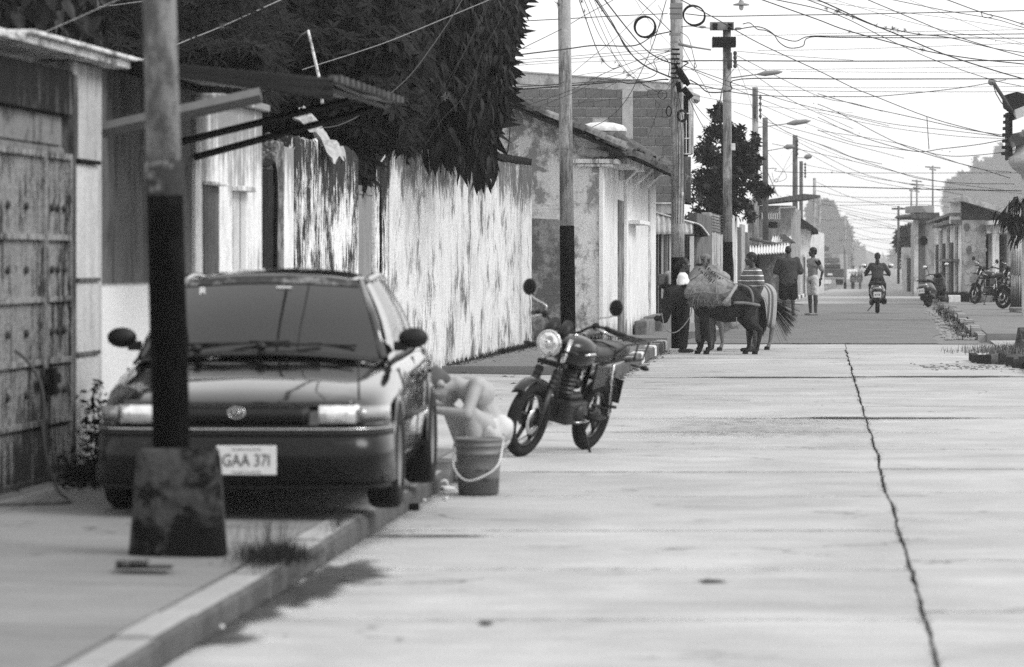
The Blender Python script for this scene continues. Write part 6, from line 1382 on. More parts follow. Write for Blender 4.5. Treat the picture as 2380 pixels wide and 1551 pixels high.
car = thing('parked_car', 'dark compact saloon car parked with two wheels on the pavement, facing the camera', 'car', (-1.46 - .055*.84, 22.03 - .84, .15), -math.atan(.055))
def planx(y):
    pts = [(0, .40), (.02, .52), (.06, .64), (.12, .73), (.22, .79), (.40, .825), (.84, .842), (2.4, .845), (3.4, .835), (3.9, .80), (4.15, .72), (4.27, .58)]
    for (a, xa), (b, xb) in zip(pts, pts[1:]):
        if y <= b: return .975*(xa + (xb-xa)*(y-a)/(b-a))
    return .56
def interp(pts, y):
    for (a, xa), (b, xb) in zip(pts, pts[1:]):
        if y <= b: return xa + (xb-xa)*max(0, (y-a))/(b-a)
    return pts[-1][1]
zsh = [(0, .55), (.05, .60), (.12, .635), (.3, .675), (.6, .72), (.84, .75), (1.15, .80), (1.5, .83), (2.5, .86), (3.3, .875), (3.9, .86), (4.2, .80), (4.27, .74)]
zcr = [(0, .02), (.05, .035), (.3, .06), (.84, .07), (1.1, .075), (1.3, .06), (3.3, .04), (4.27, .02)]
rings = []
for y in (.04, .07, .12, .2, .32, .46, .62, .84, 1.05, 1.25, 1.5, 1.9, 2.3, 2.7, 3.1, 3.45, 3.7, 3.95, 4.12, 4.22, 4.27):
    w = planx(y); zs = interp(zsh, y); zc = zs + interp(zcr, y); zb = .19 if .3 < y < 4.0 else .30
    half = [(0, zb), (w*.88, zb), (w*.965, zb+.03), (w*.985, .36), (w, .52), (w*.985, zs-.10), (w*.955, zs-.03), (w*.90, zs+.002), (w*.72, zs+(zc-zs)*.45), (w*.4, zs+(zc-zs)*.85), (0, zc)]
    ring = [(x, y, z) for x, z in half] + [(-x, y, z) for x, z in half[-2:0:-1]]
    rings.append(ring)
mb = MB().loft(rings); body = obj('body', mb, m_paint, car)
cut = MB()
for yy in (.84, 3.31): cut.lathe([(.0001, -1), (.335, -1), (.335, 1), (.0001, 1)], 28, (0, yy, .29), 'x', True)
cu = obj('cutter', cut, None)
cu2 = None
for sx in (-1, 1):
    for yy in (.84, 3.31):
        c_ = obj('cutter', MB().lathe([(.335, -.12), (.335, .12)], 26, (sx*.80, yy, .29), 'x', False, cap=True), None)
        c_.parent = car; m = body.modifiers.new('b', 'BOOLEAN'); m.object = c_; m.operation = 'DIFFERENCE'; m.solver = 'EXACT'
bpy.context.view_layer.update(); bake(body)
for o in [q for q in bpy.data.objects if q.name.startswith('cutter')]: bpy.data.objects.remove(o)
# black wheel wells behind the cuts, underbody
obj('underbody', MB().box(-.66, .66, .5, 4.0, .18, .30).box(-.70, .70, .45, 1.25, .2, .62).box(-.70, .70, 2.95, 3.7, .2, .62), m_grill, car)
# front wrap-around pieces follow the plan curve
def planc(off=0, n=40, xm=.80, y_end=.46):
    """front curve from one side to the other, offset outwards"""
    base = [(.835, y_end), (.825, .34), (.80, .23), (.755, .145), (.67, .085), (.52, .045), (.3, .02), (0, .01)]
    base = [(x*.945, y) for x, y in base]; pts = [Vector((x, y, 0)) for x, y in base] + [Vector((-x, y, 0)) for x, y in base[-2::-1]]
    sp = spline(pts, 4); out = []
    for i, p in enumerate(sp):
        d = (sp[min(i+1, len(sp)-1)] - sp[max(i-1, 0)]).normalized(); nrm = Vector((d.y, -d.x, 0)) * -1
        out.append(p + nrm * -off if (p + nrm * off).y > p.y else p + nrm * off)
    return out
def sweep(prof, y_end=.46, xlim=None):
    rings = []
    curves = {o_: planc(o_, y_end=y_end) for o_, _ in prof}
    n = len(planc(0)); 
    for i in range(n):
        ring = [(curves[o_][i].x, curves[o_][i].y, z) for o_, z in prof]
        if xlim and not (xlim[0] <= ring[0][0] <= xlim[1]): continue
        rings.append(ring)
    return MB().loft(rings)
bp = [(-.03, .505), (.012, .50), (.028, .485), (.028, .462), (.012, .452), (.016, .44), (.032, .40), (.032, .30), (.018, .215), (-.01, .185), (-.05, .185)]
bumper = obj('front_bumper', sweep(bp, .48), m_paintd, car)
obj('bumper_moulding', sweep([(.012, .470), (.036, .467), (.036, .447), (.012, .444)], .46), m_silver if False else m_trim, bumper)
obj('air_intake', sweep([(.01, .335), (.036, .33), (.036, .245), (.01, .24)], xlim=(-.45, .45)), m_grill, bumper)
obj('chrome_strip', sweep([(.02, .488), (.034, .486), (.034, .478), (.02, .476)], .44), m_silver, bumper)
obj('intake_bar', sweep([(.034, .292), (.042, .291), (.042, .281), (.034, .280)], xlim=(-.43, .43)), m_trim, bumper)
obj('lower_lip', sweep([(-.02, .186), (.01, .186), (.004, .158), (-.03, .150)], .40), m_trim, bumper)
# grille, headlights, badge
obj('grille', sweep([(-.03, .600), (.006, .598), (.002, .525), (-.03, .520)], xlim=(-.42, .42)), m_grill, car)
for z in (.545, .572): obj('grille_bar', sweep([(.002, z+.006), (.010, z+.006), (.010, z-.002), (.002, z-.002)], xlim=(-.42, .42)), m_trim, car)
obj('grille_surround', sweep([(.0, .612), (.014, .610), (.014, .600), (.0, .598)], xlim=(-.43, .43)), m_paint, car)
obj('badge', MB().torus(.044, .0065, 22, 8, (0, -.018, .572), 'y').torus(.022, .005, 16, 6, (0, -.020, .578), 'y').torus(.014, .005, 14, 6, (0, -.022, .570), 'y'), m_silver, car).scale = (1, 1, 1)
for o in (bpy.data.objects['badge'],):
    for v in o.data.vertices: v.co.z = .572 + (v.co.z - .572) * .68
for sgn in (-1, 1):
    xs = (.425, .655) if sgn > 0 else (-.655, -.425); xi = (.665, .84) if sgn > 0 else (-.84, -.665)
    hl = obj('headlight', sweep([(-.04, .612), (.008, .608), (.014, .585), (.012, .525), (-.04, .515)], xlim=xs), m_lens, car)
    obj('lamp_bowl', MB().lathe([(.002, 0), (.03, .004), (.05, .014), (.058, .025)], 16, (sgn*.57, .025, .567), 'y'), m_silver, hl)
    obj('indicator_lamp', sweep([(-.02, .606), (.008, .602), (.013, .575), (.011, .525), (-.02, .515)], y_end=.42, xlim=xi), m_ind, car)
    obj('fog_lamp', sweep([(.03, .415), (.037, .412), (.037, .37), (.03, .367)], xlim=(sgn*.48 if sgn > 0 else -.66, .66 if sgn > 0 else -.48)), m_trim, bumper)
# number plate with its characters
plt = obj('licence_plate', MB().box(-.165, .165, -.062, -.050, .235, .395), m_plate, bumper, bevel=.004); plt.location.x = .06
def text_part(name, body_, size, loc, mat, parent, rot=(math.radians(90), 0, 0), ext=.0012, sx=1):
    cu = bpy.data.curves.new(name, 'FONT'); cu.body = body_; cu.size = size; cu.extrude = ext; cu.align_x = 'CENTER'; cu.align_y = 'CENTER'
    o = bpy.data.objects.new(name, cu); COL.objects.link(o); bpy.context.view_layer.update()
    me = bpy.data.meshes.new_from_object(o.evaluated_get(bpy.context.evaluated_depsgraph_get())); bpy.data.objects.remove(o)
    me.materials.clear(); o = link(name, me, mat, parent); o.location = loc; o.rotation_euler = rot; o.scale = (sx, 1, 1); return o
text_part('plate_number', 'GAA 37I', .095, (0, -.0635, .312), m_ink, plt, sx=.78)
PLATE_BANDS = (.375, .25)

def marks(name, w, h, rows, loc, mat, parent, seed=1):
    """worn print too blurred to read: short strokes lying in the local XZ plane"""
    rr = random.Random(seed); mb = MB()
    for r in range(rows):
        z = h*(.5 - (r+.5)/rows); x = -w/2
        while x < w/2:
            q = rr.uniform(.10, .22)*h/rows + .004; mb.box(x, x+q, -.001, .0, z - rr.uniform(.2, .4)*h/rows, z + rr.uniform(.1, .4)*h/rows); x += q*rr.uniform(1.5, 2.4)
    o = obj(name, mb, mat, parent); o.location = loc; return o
for z_ in PLATE_BANDS: marks('plate_band', .15, .014, 1, (0, -.063, z_), m_ink, plt, 7)
# glasshouse
def gring(y, w, z, crown, n=5):
    half = [(w, z)] + [(w * math.cos(math.pi/2*i/n), z + crown * math.sin(math.pi/2*i/n)) for i in range(1, n+1)]
    return half
WB = lambda u: Vector((.70*u, 1.20 - .16*(1-u*u), .865 + .018*(1-u*u) - .03*u*u))       # windscreen base
WT = lambda u: Vector((.515*u, 1.74 - .10*(1-u*u), 1.285 + .022*(1-u*u)))                  # windscreen top
obj('windscreen', MB().grid(lambda u, v: (lambda a, b: a.lerp(b, v) + Vector((0, -.03*math.sin(v*math.pi), .018*math.sin(v*math.pi))))(WB(2*u-1), WT(2*u-1)), 21, 9), m_wind, car)
RB = lambda u: Vector((.66*u, 3.62 + .10*(1-u*u), .90)); RT = lambda u: Vector((.50*u, 3.0 + .06*(1-u*u), 1.29 + .015*(1-u*u)))
obj('rear_window', MB().grid(lambda u, v: RB(2*u-1).lerp(RT(2*u-1), v), 13, 5), m_wind, car)
def roof(u, v):
    x = 2*u-1; a = WT(x); b = RT(x); p = a.lerp(b, v); h = .055*math.sin(math.pi*min(1, max(0, v*.9+.05)))*(1-.35*x*x); edge = -.03*abs(x)**6
    return (p.x * (1 + .03*math.sin(math.pi*v)), p.y, p.z + h + edge)
obj('roof', MB().grid(roof, 17, 11), m_paint, car, solid=.02)
for sgn in (-1, 1):
    # side glass: belt line to roof rail
    def side(u, v, q=0.0):
        yb = 1.14 + u*2.42; yt = 1.76 + u*1.24; b = Vector((sgn*(interp([(0, .735), (.3, .765), (.7, .76), (1, .70)], u)), yb, interp(zsh, yb) + .01)); t_ = Vector((sgn*(.535 + .02*math.sin(math.pi*u)), yt, 1.285 + .035*math.sin(math.pi*u)))
        p = b.lerp(t_, v); return p + Vector((sgn*(.03*math.sin(v*math.pi) + q), 0, 0))
    for (u0, u1) in ((.12, .47), (.51, .86)):
        obj('side_window', MB().grid(lambda u, v: side(u0 + (u1-u0)*u, .03 + .90*v, .0), 9, 7), m_wing, car)
    for (u0, u1) in ((0, .12), (.47, .51), (.86, 1.0)):
        obj('window_pillar', MB().grid(lambda u, v: side(u0 + (u1-u0)*u, v, .004), 5, 7), m_paint if u0 != .47 else m_trim, car)
    obj('roof_rail', MB().tube([side(u/12, .985, .0) for u in range(13)], .022, 6), m_paint, car)
    obj('belt_strip', MB().tube([side(u/12, .01, .004) for u in range(13)], .012, 5), m_trim, car)
    obj('window_pillar', MB().tube([WB(sgn*1.0) + Vector((sgn*.0, 0, 0)), (WB(sgn)+WT(sgn))/2 + Vector((sgn*.012, -.03, .018)), WT(sgn)], [.03, .026, .024], 6), m_paint, car)
    # mirror
    mir = obj('wing_mirror', MB().ball((sgn*.855, 1.42, .955), (.088, .05, .060), 14, 9), m_trim, car, bevel=0)
    obj('mirror_arm', MB().box(min(sgn*.74, sgn*.82), max(sgn*.74, sgn*.82), 1.40, 1.46, .88, .935), m_trim, mir, bevel=.008)
    obj('mirror_glass', MB().ball((sgn*.86, 1.47, .955), (.074, .012, .048), 12, 7), m_silver, mir)
    # side moulding, handles, door seams
    xx = lambda y: sgn*(planx(y) + .004)
    obj('side_moulding', MB().tube([(xx(y), y, .50) for y in (1.25, 1.8, 2.4, 2.9)], .016, 4), m_trim, car)
    for y in (1.22, 2.2, 3.05): obj('door_seam', MB().tube([(sgn*(planx(y)*.968), y, .24), (sgn*(planx(y)*1.0), y, .50), (sgn*(planx(y)*.987), y, .70), (sgn*planx(y)*.955, y, interp(zsh, y) - .02)], .005, 4), m_grill, car)
    for y in (2.06, 2.92): obj('door_handle', MB().box(min(xx(y), xx(y)+sgn*.02), max(xx(y), xx(y)+sgn*.02), y, y+.13, .71, .735), m_trim, car, bevel=.004)
    # wheel arch lips and wheels
    for yy in (.84, 3.31):
        obj('arch_lip', MB().tube([(sgn*(planx(yy)*.995), yy + .335*math.cos(a), .29 + .335*math.sin(a)) for a in [math.pi*(.0 + i/16) for i in range(17)]], .012, 5), m_paint, car)
        w = obj('wheel', MB().lathe([(.19, -.085), (.27, -.09), (.292, -.07), (.297, -.03), (.297, .03), (.292, .07), (.27, .09), (.19, .085)], 30, (sgn*.745, yy, .297), 'x'), m_tyre, car)
        obj('rim', MB().lathe([(.001, .055), (.05, .06), (.06, .03), (.15, .045), (.175, .075), (.19, .078)], 24, (sgn*.745, yy, .297), 'x') if sgn > 0 else MB().lathe([(.001, -.055), (.05, -.06), (.06, -.03), (.15, -.045), (.175, -.075), (.19, -.078)], 24, (sgn*.745, yy, .297), 'x'), m_rimm, w)
        for k in range(5):
            x_ = -.05 + .025*k; obj('tread_groove', MB().torus(.296, .0025, 26, 4, (sgn*.745 + x_, yy, .297), 'x'), m_grill, w)
# bonnet seams, wipers, banner, stickers
hood = lambda x, y: (lambda w, zs, zc: zs + (zc-zs)*(1-(abs(x)/w)**2) if abs(x) < w*.9 else zs)(planx(y), interp(zsh, y), interp(zsh, y)+interp(zcr, y))
for sgn in (-1, 1): obj('bonnet_seam', MB().tube([(sgn*(.66 - .01*i), .14 + i*.1, hood(.66 - .01*i, .14 + i*.1) + .004) for i in range(10)], .004, 4), m_grill, car)
obj('bonnet_seam', MB().tube([(x*.66, 1.08 - .10*(1-x*x)*.6, hood(x*.6, 1.05) + .006) for x in [i/8-1 for i in range(17)]], .007, 4), m_grill, car)
obj('bonnet_lip', sweep([(-.03, .640), (-.002, .634), (.004, .620), (-.03, .614)], y_end=.3, xlim=(-.66, .66)), m_paint, car)
obj('cowl', MB().grid(lambda u, v: (lambda b: (b.x, b.y - .015 - .10*v, b.z + .006 - .02*v + .003*0))(WB(2*u-1)), 17, 3), m_trim, car)
for (xa, xb, ya) in ((.02, .50, 0), (-.52, -.04, 0)):
    wp = obj('wiper', MB().tube([WB(xa) + Vector((0, -.05, .03)), WB((xa+xb)/2) + Vector((0, .0, .045)), WB(xb) + Vector((0, .03, .055))], .009, 5), m_grill, car)
    obj('wiper_blade', MB().tube([WB(xa - .10) + Vector((0, .02, .055)), WB(xb + .28) + Vector((0, .035, .06))], .008, 4), m_grill, wp)
    obj('wiper_hub', MB().ball(WB(xa) + Vector((0, -.05, .03)), (.035, .03, .025), 8, 6), m_grill, wp)
sunb = obj('sun_banner', MB().grid(lambda u, v: (lambda a, b: a.lerp(b, .90 + .09*v) + Vector((0, -.012, .010)))(WB((2*u-1)*.96), WT((2*u-1)*.96)), 21, 3), plaster('worn_banner', .22, .05, ztop=9, top=0, base=0, cover=.5, sx=9, sz=9, blotch=1.0, speck=.2), car)
def on_screen(u, v): return WB(u).lerp(WT(u), v) + Vector((0, -.03*math.sin(v*math.pi) - .006, .018*math.sin(v*math.pi) + .006))
m_stk = flat('sticker_white', .75, .5, var=.05)
c0 = on_screen(-.72, .80); text_part('round_sticker', 'R', .075, c0, m_stk, car, rot=(math.radians(52), 0, 0))
a = on_screen(.16, .83); obj('bar_sticker', MB().box(a.x - .045, a.x + .045, a.y - .003, a.y, a.z - .006, a.z + .006), m_stk, car)
obj('seat', MB().box(-.55, -.12, 2.3, 2.5, .7, 1.12).box(.12, .55, 2.3, 2.5, .7, 1.12), m_trim, car, bevel=.03)

# ------------------------------------------------------------------ motorcycle builder (local +Y is the rear, -Y the front)
m_blk = flat('gloss_black', .004, .25, 0, .3, coat=.25); m_frame = flat('frame_black', .005, .5, 0, .35); m_eng = flat('engine_metal', .035, .45, .5, .4, var=.4, scale=40); m_chrome = flat('polished_chrome', .6, .12, 1, .5, var=.05)
m_seat = flat('seat_vinyl', .015, .38, 0, .5, var=.2); m_glow = flat('reflector', .7, .1, .9, .5, var=.1)
def wheel_moto(par, y, r, w, mat=m_tyre, spokes=5, steer=None):
    e = obj('wheel', MB().torus(r - w*.5, w*.5, 34, 10, (0, 0, 0), 'x'), m_tyre, par); e.location = (0, y, r)
    obj('rim', MB().torus(r - w*1.05, .016, 30, 6, (0, 0, 0), 'x', sx=1.6), m_blk, e)
    mb = MB()
    for k in range(spokes):
        a = 2*math.pi*k/spokes + .3
        for off in (-.05, .05): mb.tube([(.0, .05*math.cos(a + off*6), .05*math.sin(a + off*6)), (0, (r-w*1.1)*math.cos(a + off*.9), (r-w*1.1)*math.sin(a + off*.9))], [.014, .011], 5)
    obj('spokes', mb, m_blk, e); obj('hub', MB().lathe([(.0, -.06), (.055, -.055), (.06, .0), (.055, .055), (.0, .06)], 16, (0,0,0), 'x'), m_eng, e)
    if steer is not None: obj('brake_disc', MB().lathe([(.07, .05), (.11, .052), (.11, .056), (.07, .058)], 22, (steer,0,0), 'x'), m_chrome, e)
    return e
def motorcycle(name, label, loc, rz, lean, steer=0, group=None, rack=True, plate=False):
    e = thing(name, label, 'motorcycle', loc, rz, group); e.rotation_euler = (0, lean, rz)
    st = MB()
    fe = bpy.data.objects.new('front_end', None)
    rF, rR, WBs = .305, .30, 1.27; yF, yR = 0, WBs
    wheel_moto(e, yR, rR, .105)
    # front end pivots
    head = Vector((0, .34, .98)); rake = math.radians(27)
    def fp(p):      # rotate steering about the head axis
        p = Vector(p) - head; ax = Vector((0, -math.sin(rake)*-1, math.cos(rake))).normalized(); return head + Matrix.Rotation(steer, 3, ax) @ p
    fw = wheel_moto(e, 0, rF, .09, steer=.0); c_ = fp((0, 0, rF)); fw.location = c_; fw.rotation_euler = (0, 0, steer)
    for s in (-1, 1):
        fo = obj('fork', MB().tube([fp((s*.085, .02, rF - .03)), fp((s*.085, .13, .58))], [.026, .028], 9), m_eng, e)
        obj('fork_gaiter', MB().tube([fp((s*.085, .13 + .02*i*.45, .56 + .02*i)) for i in range(9)], [.034 + .005*(i % 2) for i in range(9)], 9, smooth=False), m_frame, fo)
        obj('fork_stanchion', MB().tube([fp((s*.085, .215, .73)), fp((s*.085, .32, .97))], .019, 9), m_chrome, fo)
    obj('triple_clamp', MB().loft([[fp((x, .235 + dy, .76 + dz)) for dy, dz in ((-.03, -.02), (.04, -.02), (.04, .02), (-.03, .02))] for x in (-.12, .12)], smooth=False), m_frame, e)
    fdr = MB().grid(lambda u, v: fp((-.055 + .11*u, (.325 * math.cos(math.radians(35 + 115*v)))*-1 * -1 if False else -.335*math.cos(math.radians(40 + 95*v)), rF + .335*math.sin(math.radians(40 + 95*v)) + .012*math.sin(u*math.pi))), 7, 12)
    obj('front_mudguard', fdr, m_blk, e, solid=.006)
    # headlight
    hl = obj('headlight', MB().loft([[fp((r*math.cos(t), y + .02, .925 + r*math.sin(t))) for t in [2*math.pi*k/22 for k in range(22)]] for (r, y) in ((.03, .24), (.07, .20), (.095, .13), (.100, .10))]), m_blk, e)
    obj('headlight_ring', MB().loft([[fp((r*math.cos(t), y + .02, .925 + r*math.sin(t))) for t in [2*math.pi*k/26 for k in range(26)]] for (r, y) in ((.102, .11), (.110, .10), (.108, .085), (.094, .082))], cap=False), m_chrome, hl)
    obj('headlight_lens', MB().loft([[fp((r*math.cos(t), y + .02, .925 + r*math.sin(t))) for t in [2*math.pi*k/26 for k in range(26)]] for (r, y) in ((.095, .088), (.075, .072), (.04, .062), (.003, .058))], cap=False), m_lens, hl)
    obj('bulb', MB().ball(fp((0, .068, .925)), (.032, .012, .032), 10, 7), m_glow, hl)
    for s in (-1, 1):
        obj('instrument', MB().loft([[fp((s*.062 + r*math.cos(t), y, z + r*.9*math.sin(t))) for t in [2*math.pi*k/14 for k in range(14)]] for (r, y, z) in ((.035, .17, 1.0), (.052, .20, 1.03), (.052, .26, 1.08))]), m_frame, e)
        si = obj('indicator', MB().tube([fp((s*.09, .18, .88)), fp((s*.17, .17, .88))], .009, 5).ball(fp((s*.21, .165, .88)), (.045, .024, .022), 8, 6), m_frame, e)
    # handlebar, grips, levers, mirrors
    hbp = [(0, .36, 1.03), (.10, .36, 1.03), (.20, .38, 1.10), (.30, .43, 1.115), (.41, .53, 1.085)]
    mb = MB()
    for s in (-1, 1): mb.tube(spline([fp((s*x, y, z)) for x, y, z in hbp], 4), .012, 8)
    hb = obj('handlebar', mb, m_frame, e)
    for s in (-1, 1):
        obj('grip', MB().tube([fp((s*.30, .43, 1.115)), fp((s*.425, .55, 1.08))], .019, 8), m_trim, hb)
        obj('switchgear', MB().ball(fp((s*.235, .40, 1.113)), (.035, .032, .032), 8, 6), m_trim, hb)
        obj('lever', MB().tube([fp((s*.25, .38, 1.10)), fp((s*.31, .405, 1.085)), fp((s*.40, .50, 1.06))], [.008, .007, .009], 5), m_chrome, hb)
        mi = obj('mirror', MB().ball(fp((s*.40, .36, 1.30)), (.060, .016, .068), 14, 9), m_trim, hb)
        obj('mirror_stem', MB().tube(spline([fp((s*.235, .40, 1.13)), fp((s*.24, .40, 1.18)), fp((s*.33, .38, 1.21)), fp((s*.395, .37, 1.24))], 4), .0065, 5), m_chrome, mi)
    # frame
    mb = MB(); mb.tube([(0, .33, .94), (0, .45, .90), (0, .95, .80), (0, 1.25, .77)], .022, 8); mb.tube([(0, .34, .88), (0, .42, .55), (0, .52, .32), (0, .95, .30), (0, 1.0, .75)], .02, 8)
    for s in (-1, 1): mb.tube([(s*.10, .9, .75), (s*.13, 1.35, .80), (s*.12, 1.62, .80)], .013, 6); mb.tube([(s*.10, .95, .35), (s*.11, WBs, rR)], .02, 6)
    obj('frame', mb, m_frame, e)
    # tank
    R_ = []
    for (y, w, z0, z1) in ((.36, .05, .80, .90), (.42, .12, .76, .95), (.52, .165, .73, .985), (.66, .17, .72, .985), (.78, .14, .74, .95), (.86, .09, .77, .90)):
        R_.append([(w*math.copysign(abs(math.cos(t))**.75, math.cos(t)), y, (z0+z1)/2 + (z1-z0)/2*math.copysign(abs(math.sin(t))**.85, math.sin(t))) for t in [2*math.pi*k/18 for k in range(18)]])
    tank = obj('tank', MB().loft(R_), m_blk, e); obj('tank_cap', MB().lathe([(.028, .0), (.028, .012), (.001, .014)], 12, (0, .56, .985)), m_chrome, tank)
    for s in (-1, 1): obj('tank_stripe', MB().tube([(s*.16, .48, .86), (s*.176, .62, .87), (s*.15, .78, .83)], [.008, .014, .006], 5), m_chrome, tank)
    # seat
    R_ = []
    for (y, w, z0, z1) in ((.80, .08, .77, .86), (.90, .12, .76, .875), (1.05, .135, .76, .885), (1.2, .135, .78, .915), (1.38, .13, .79, .925), (1.50, .11, .80, .91)):
        R_.append([(w*math.copysign(abs(math.cos(t))**.6, math.cos(t)), y, (z0+z1)/2 + (z1-z0)/2*math.copysign(abs(math.sin(t))**.6, math.sin(t))) for t in [2*math.pi*k/16 for k in range(16)]])
    seat = obj('seat', MB().loft(R_), m_seat, e)
    obj('seat_strap', MB().tube([(-.138, 1.14, .80), (-.13, 1.14, .90), (0, 1.14, .915), (.13, 1.14, .90), (.138, 1.14, .80)], .008, 4), m_trim, seat)
    for s in (-1, 1):
        obj('side_cover', MB().prism([(.86, .55), (1.10, .58), (1.16, .74), (.86, .76)], 'x', s*.115 - .012, s*.115 + .012), m_blk, e, bevel=.01)
        sh_ = obj('shock', MB().tube([(s*.135, WBs + .02, rR + .02), (s*.13, WBs - .10, .76)], .013, 7), m_chrome, e)
        obj('spring', MB().tube([(s*.135 + .024*math.cos(k*1.05), WBs + .01 - .0022*k*.8, .36 + .0062*k + .024*math.sin(k*1.05)*.3) for k in range(56)], .006, 4), m_eng, sh_)
        obj('rear_indicator', MB().tube([(s*.10, 1.60, .74), (s*.19, 1.62, .74)], .009, 5).ball((s*.22, 1.62, .74), (.045, .024, .022), 8, 6), m_frame, e)
        obj('footpeg', MB().tube([(s*.12, .80, .33), (s*.28, .80, .34)], .016, 6), m_trim, e); obj('footpeg', MB().tube([(s*.12, 1.12, .42), (s*.25, 1.14, .43)], .014, 6), m_trim, e)
    # engine
    eng = obj('engine', MB().box(-.12, .12, .52, .88, .26, .46).box(-.09, .09, .55, .80, .46, .52), m_eng, e, bevel=.03)
    obj('cylinder', MB().lathe([(.065 + .016*(i % 2), .50 + .018*i) for i in range(13)], 14, (0, .60, 0), smooth=False), m_eng, eng)
    for s in (-1, 1): obj('crankcase_cover', MB().lathe([(.001, s*.155), (.07, s*.152), (.085, s*.135), (.09, s*.11)], 16, (0, .66 if s < 0 else .74, .35), 'x'), m_eng, eng)
    obj('carburettor', MB().ball((.0, .80, .58), (.05, .06, .05), 8, 6), m_frame, eng)
    obj('exhaust', MB().tube(spline([(-.05, .50, .60), (-.08, .40, .50), (-.12, .46, .28), (-.14, .8, .24), (-.15, 1.1, .28)], 5), .019, 8).tube([(-.15, 1.05, .27), (-.16, 1.2, .31), (-.16, 1.58, .40)], [.025, .042, .038], 10), m_chrome, e)
    obj('chain_guard', MB().tube([(.12, .95, .42), (.125, 1.2, .40), (.12, 1.33, .36)], .016, 5), m_frame, e)
    obj('gear_lever', MB().tube([(.14, .60, .30), (.17, .62, .30), (.18, .80, .31)], .007, 5), m_chrome, e)
    obj('rear_mudguard', MB().grid(lambda u, v: (-.06 + .12*u, WBs - .34*math.cos(math.radians(60 + 100*v)), rR + .34*math.sin(math.radians(60 + 100*v)) + .01), 5, 12), m_frame, e, solid=.006)
    obj('mud_flap', MB().box(-.07, .07, 1.60, 1.61, .40, .60), m_trim, e)
    obj('tail_lamp', MB().ball((0, 1.60, .78), (.06, .03, .035), 10, 6), m_ind, e)
    if plate: obj('licence_plate', MB().box(-.09, .09, 1.625, 1.632, .60, .72), m_plate, e)
    obj('side_stand', MB().tube([(.13, .78, .30), (.25, .84, .04), (.27, .86, -.02)], .013, 6).tube([(.27, .84, -.03), (.27, .93, -.025)], .016, 5), m_frame, e)
    if rack:
        mb = MB()
        for s in (-1, 1):
            mb.tube([(s*.14, 1.15, .86), (s*.17, 1.25, .93), (s*.17, 1.72, .95)], .009, 6); mb.tube([(s*.17, 1.72, .95), (s*.17, 1.66, .80), (s*.13, 1.40, .78)], .009, 6); mb.tube([(s*.17, 1.50, .94), (s*.16, 1.50, .80)], .008, 5)
        for y in (1.45, 1.58, 1.72): mb.tube([(-.17, y, .95), (.17, y, .95)], .008, 5)
        for x in (-.07, .07): mb.tube([(x, 1.40, .945), (x, 1.72, .95)], .007, 5)
        obj('rack', mb, m_frame, e)
    return e
bx = 13950; fx, fy = (1206-CX)/F*30.75, 30.75; rx, ry = (1357-CX)/F*31.9, 31.9
ang = math.atan2(-(rx-fx), (ry-fy))
moto = motorcycle('motorcycle', 'black motorcycle with round headlight leaning on its side stand in the road', (fx, fy, .0), ang, math.radians(14), steer=math.radians(-4))
# two bikes parked at the right edge, seen from behind
mo2 = motorcycle('motorcycle', 'dark motorcycle with chrome exhaust parked rear-on by the right corrugated gate', ((2300-CX)/F*99, 99.8, gz(99)+.14), math.radians(24), math.radians(7), steer=math.radians(14), group=None, rack=True, plate=True)
mo2.rotation_euler = (0, math.radians(-6), math.radians(180+22)); mo2.location = ((2340-CX)/F*100.5, 101.4, gz(100)+.14)
mo3 = copy_tree(moto); mo3['label'] = 'second dark motorcycle half hidden to the left of the rear-on one'; mo3.location = ((2280-CX)/F*112, 113.5, gz(112)+.14); mo3.rotation_euler = (0, math.radians(-5), math.radians(180+28))

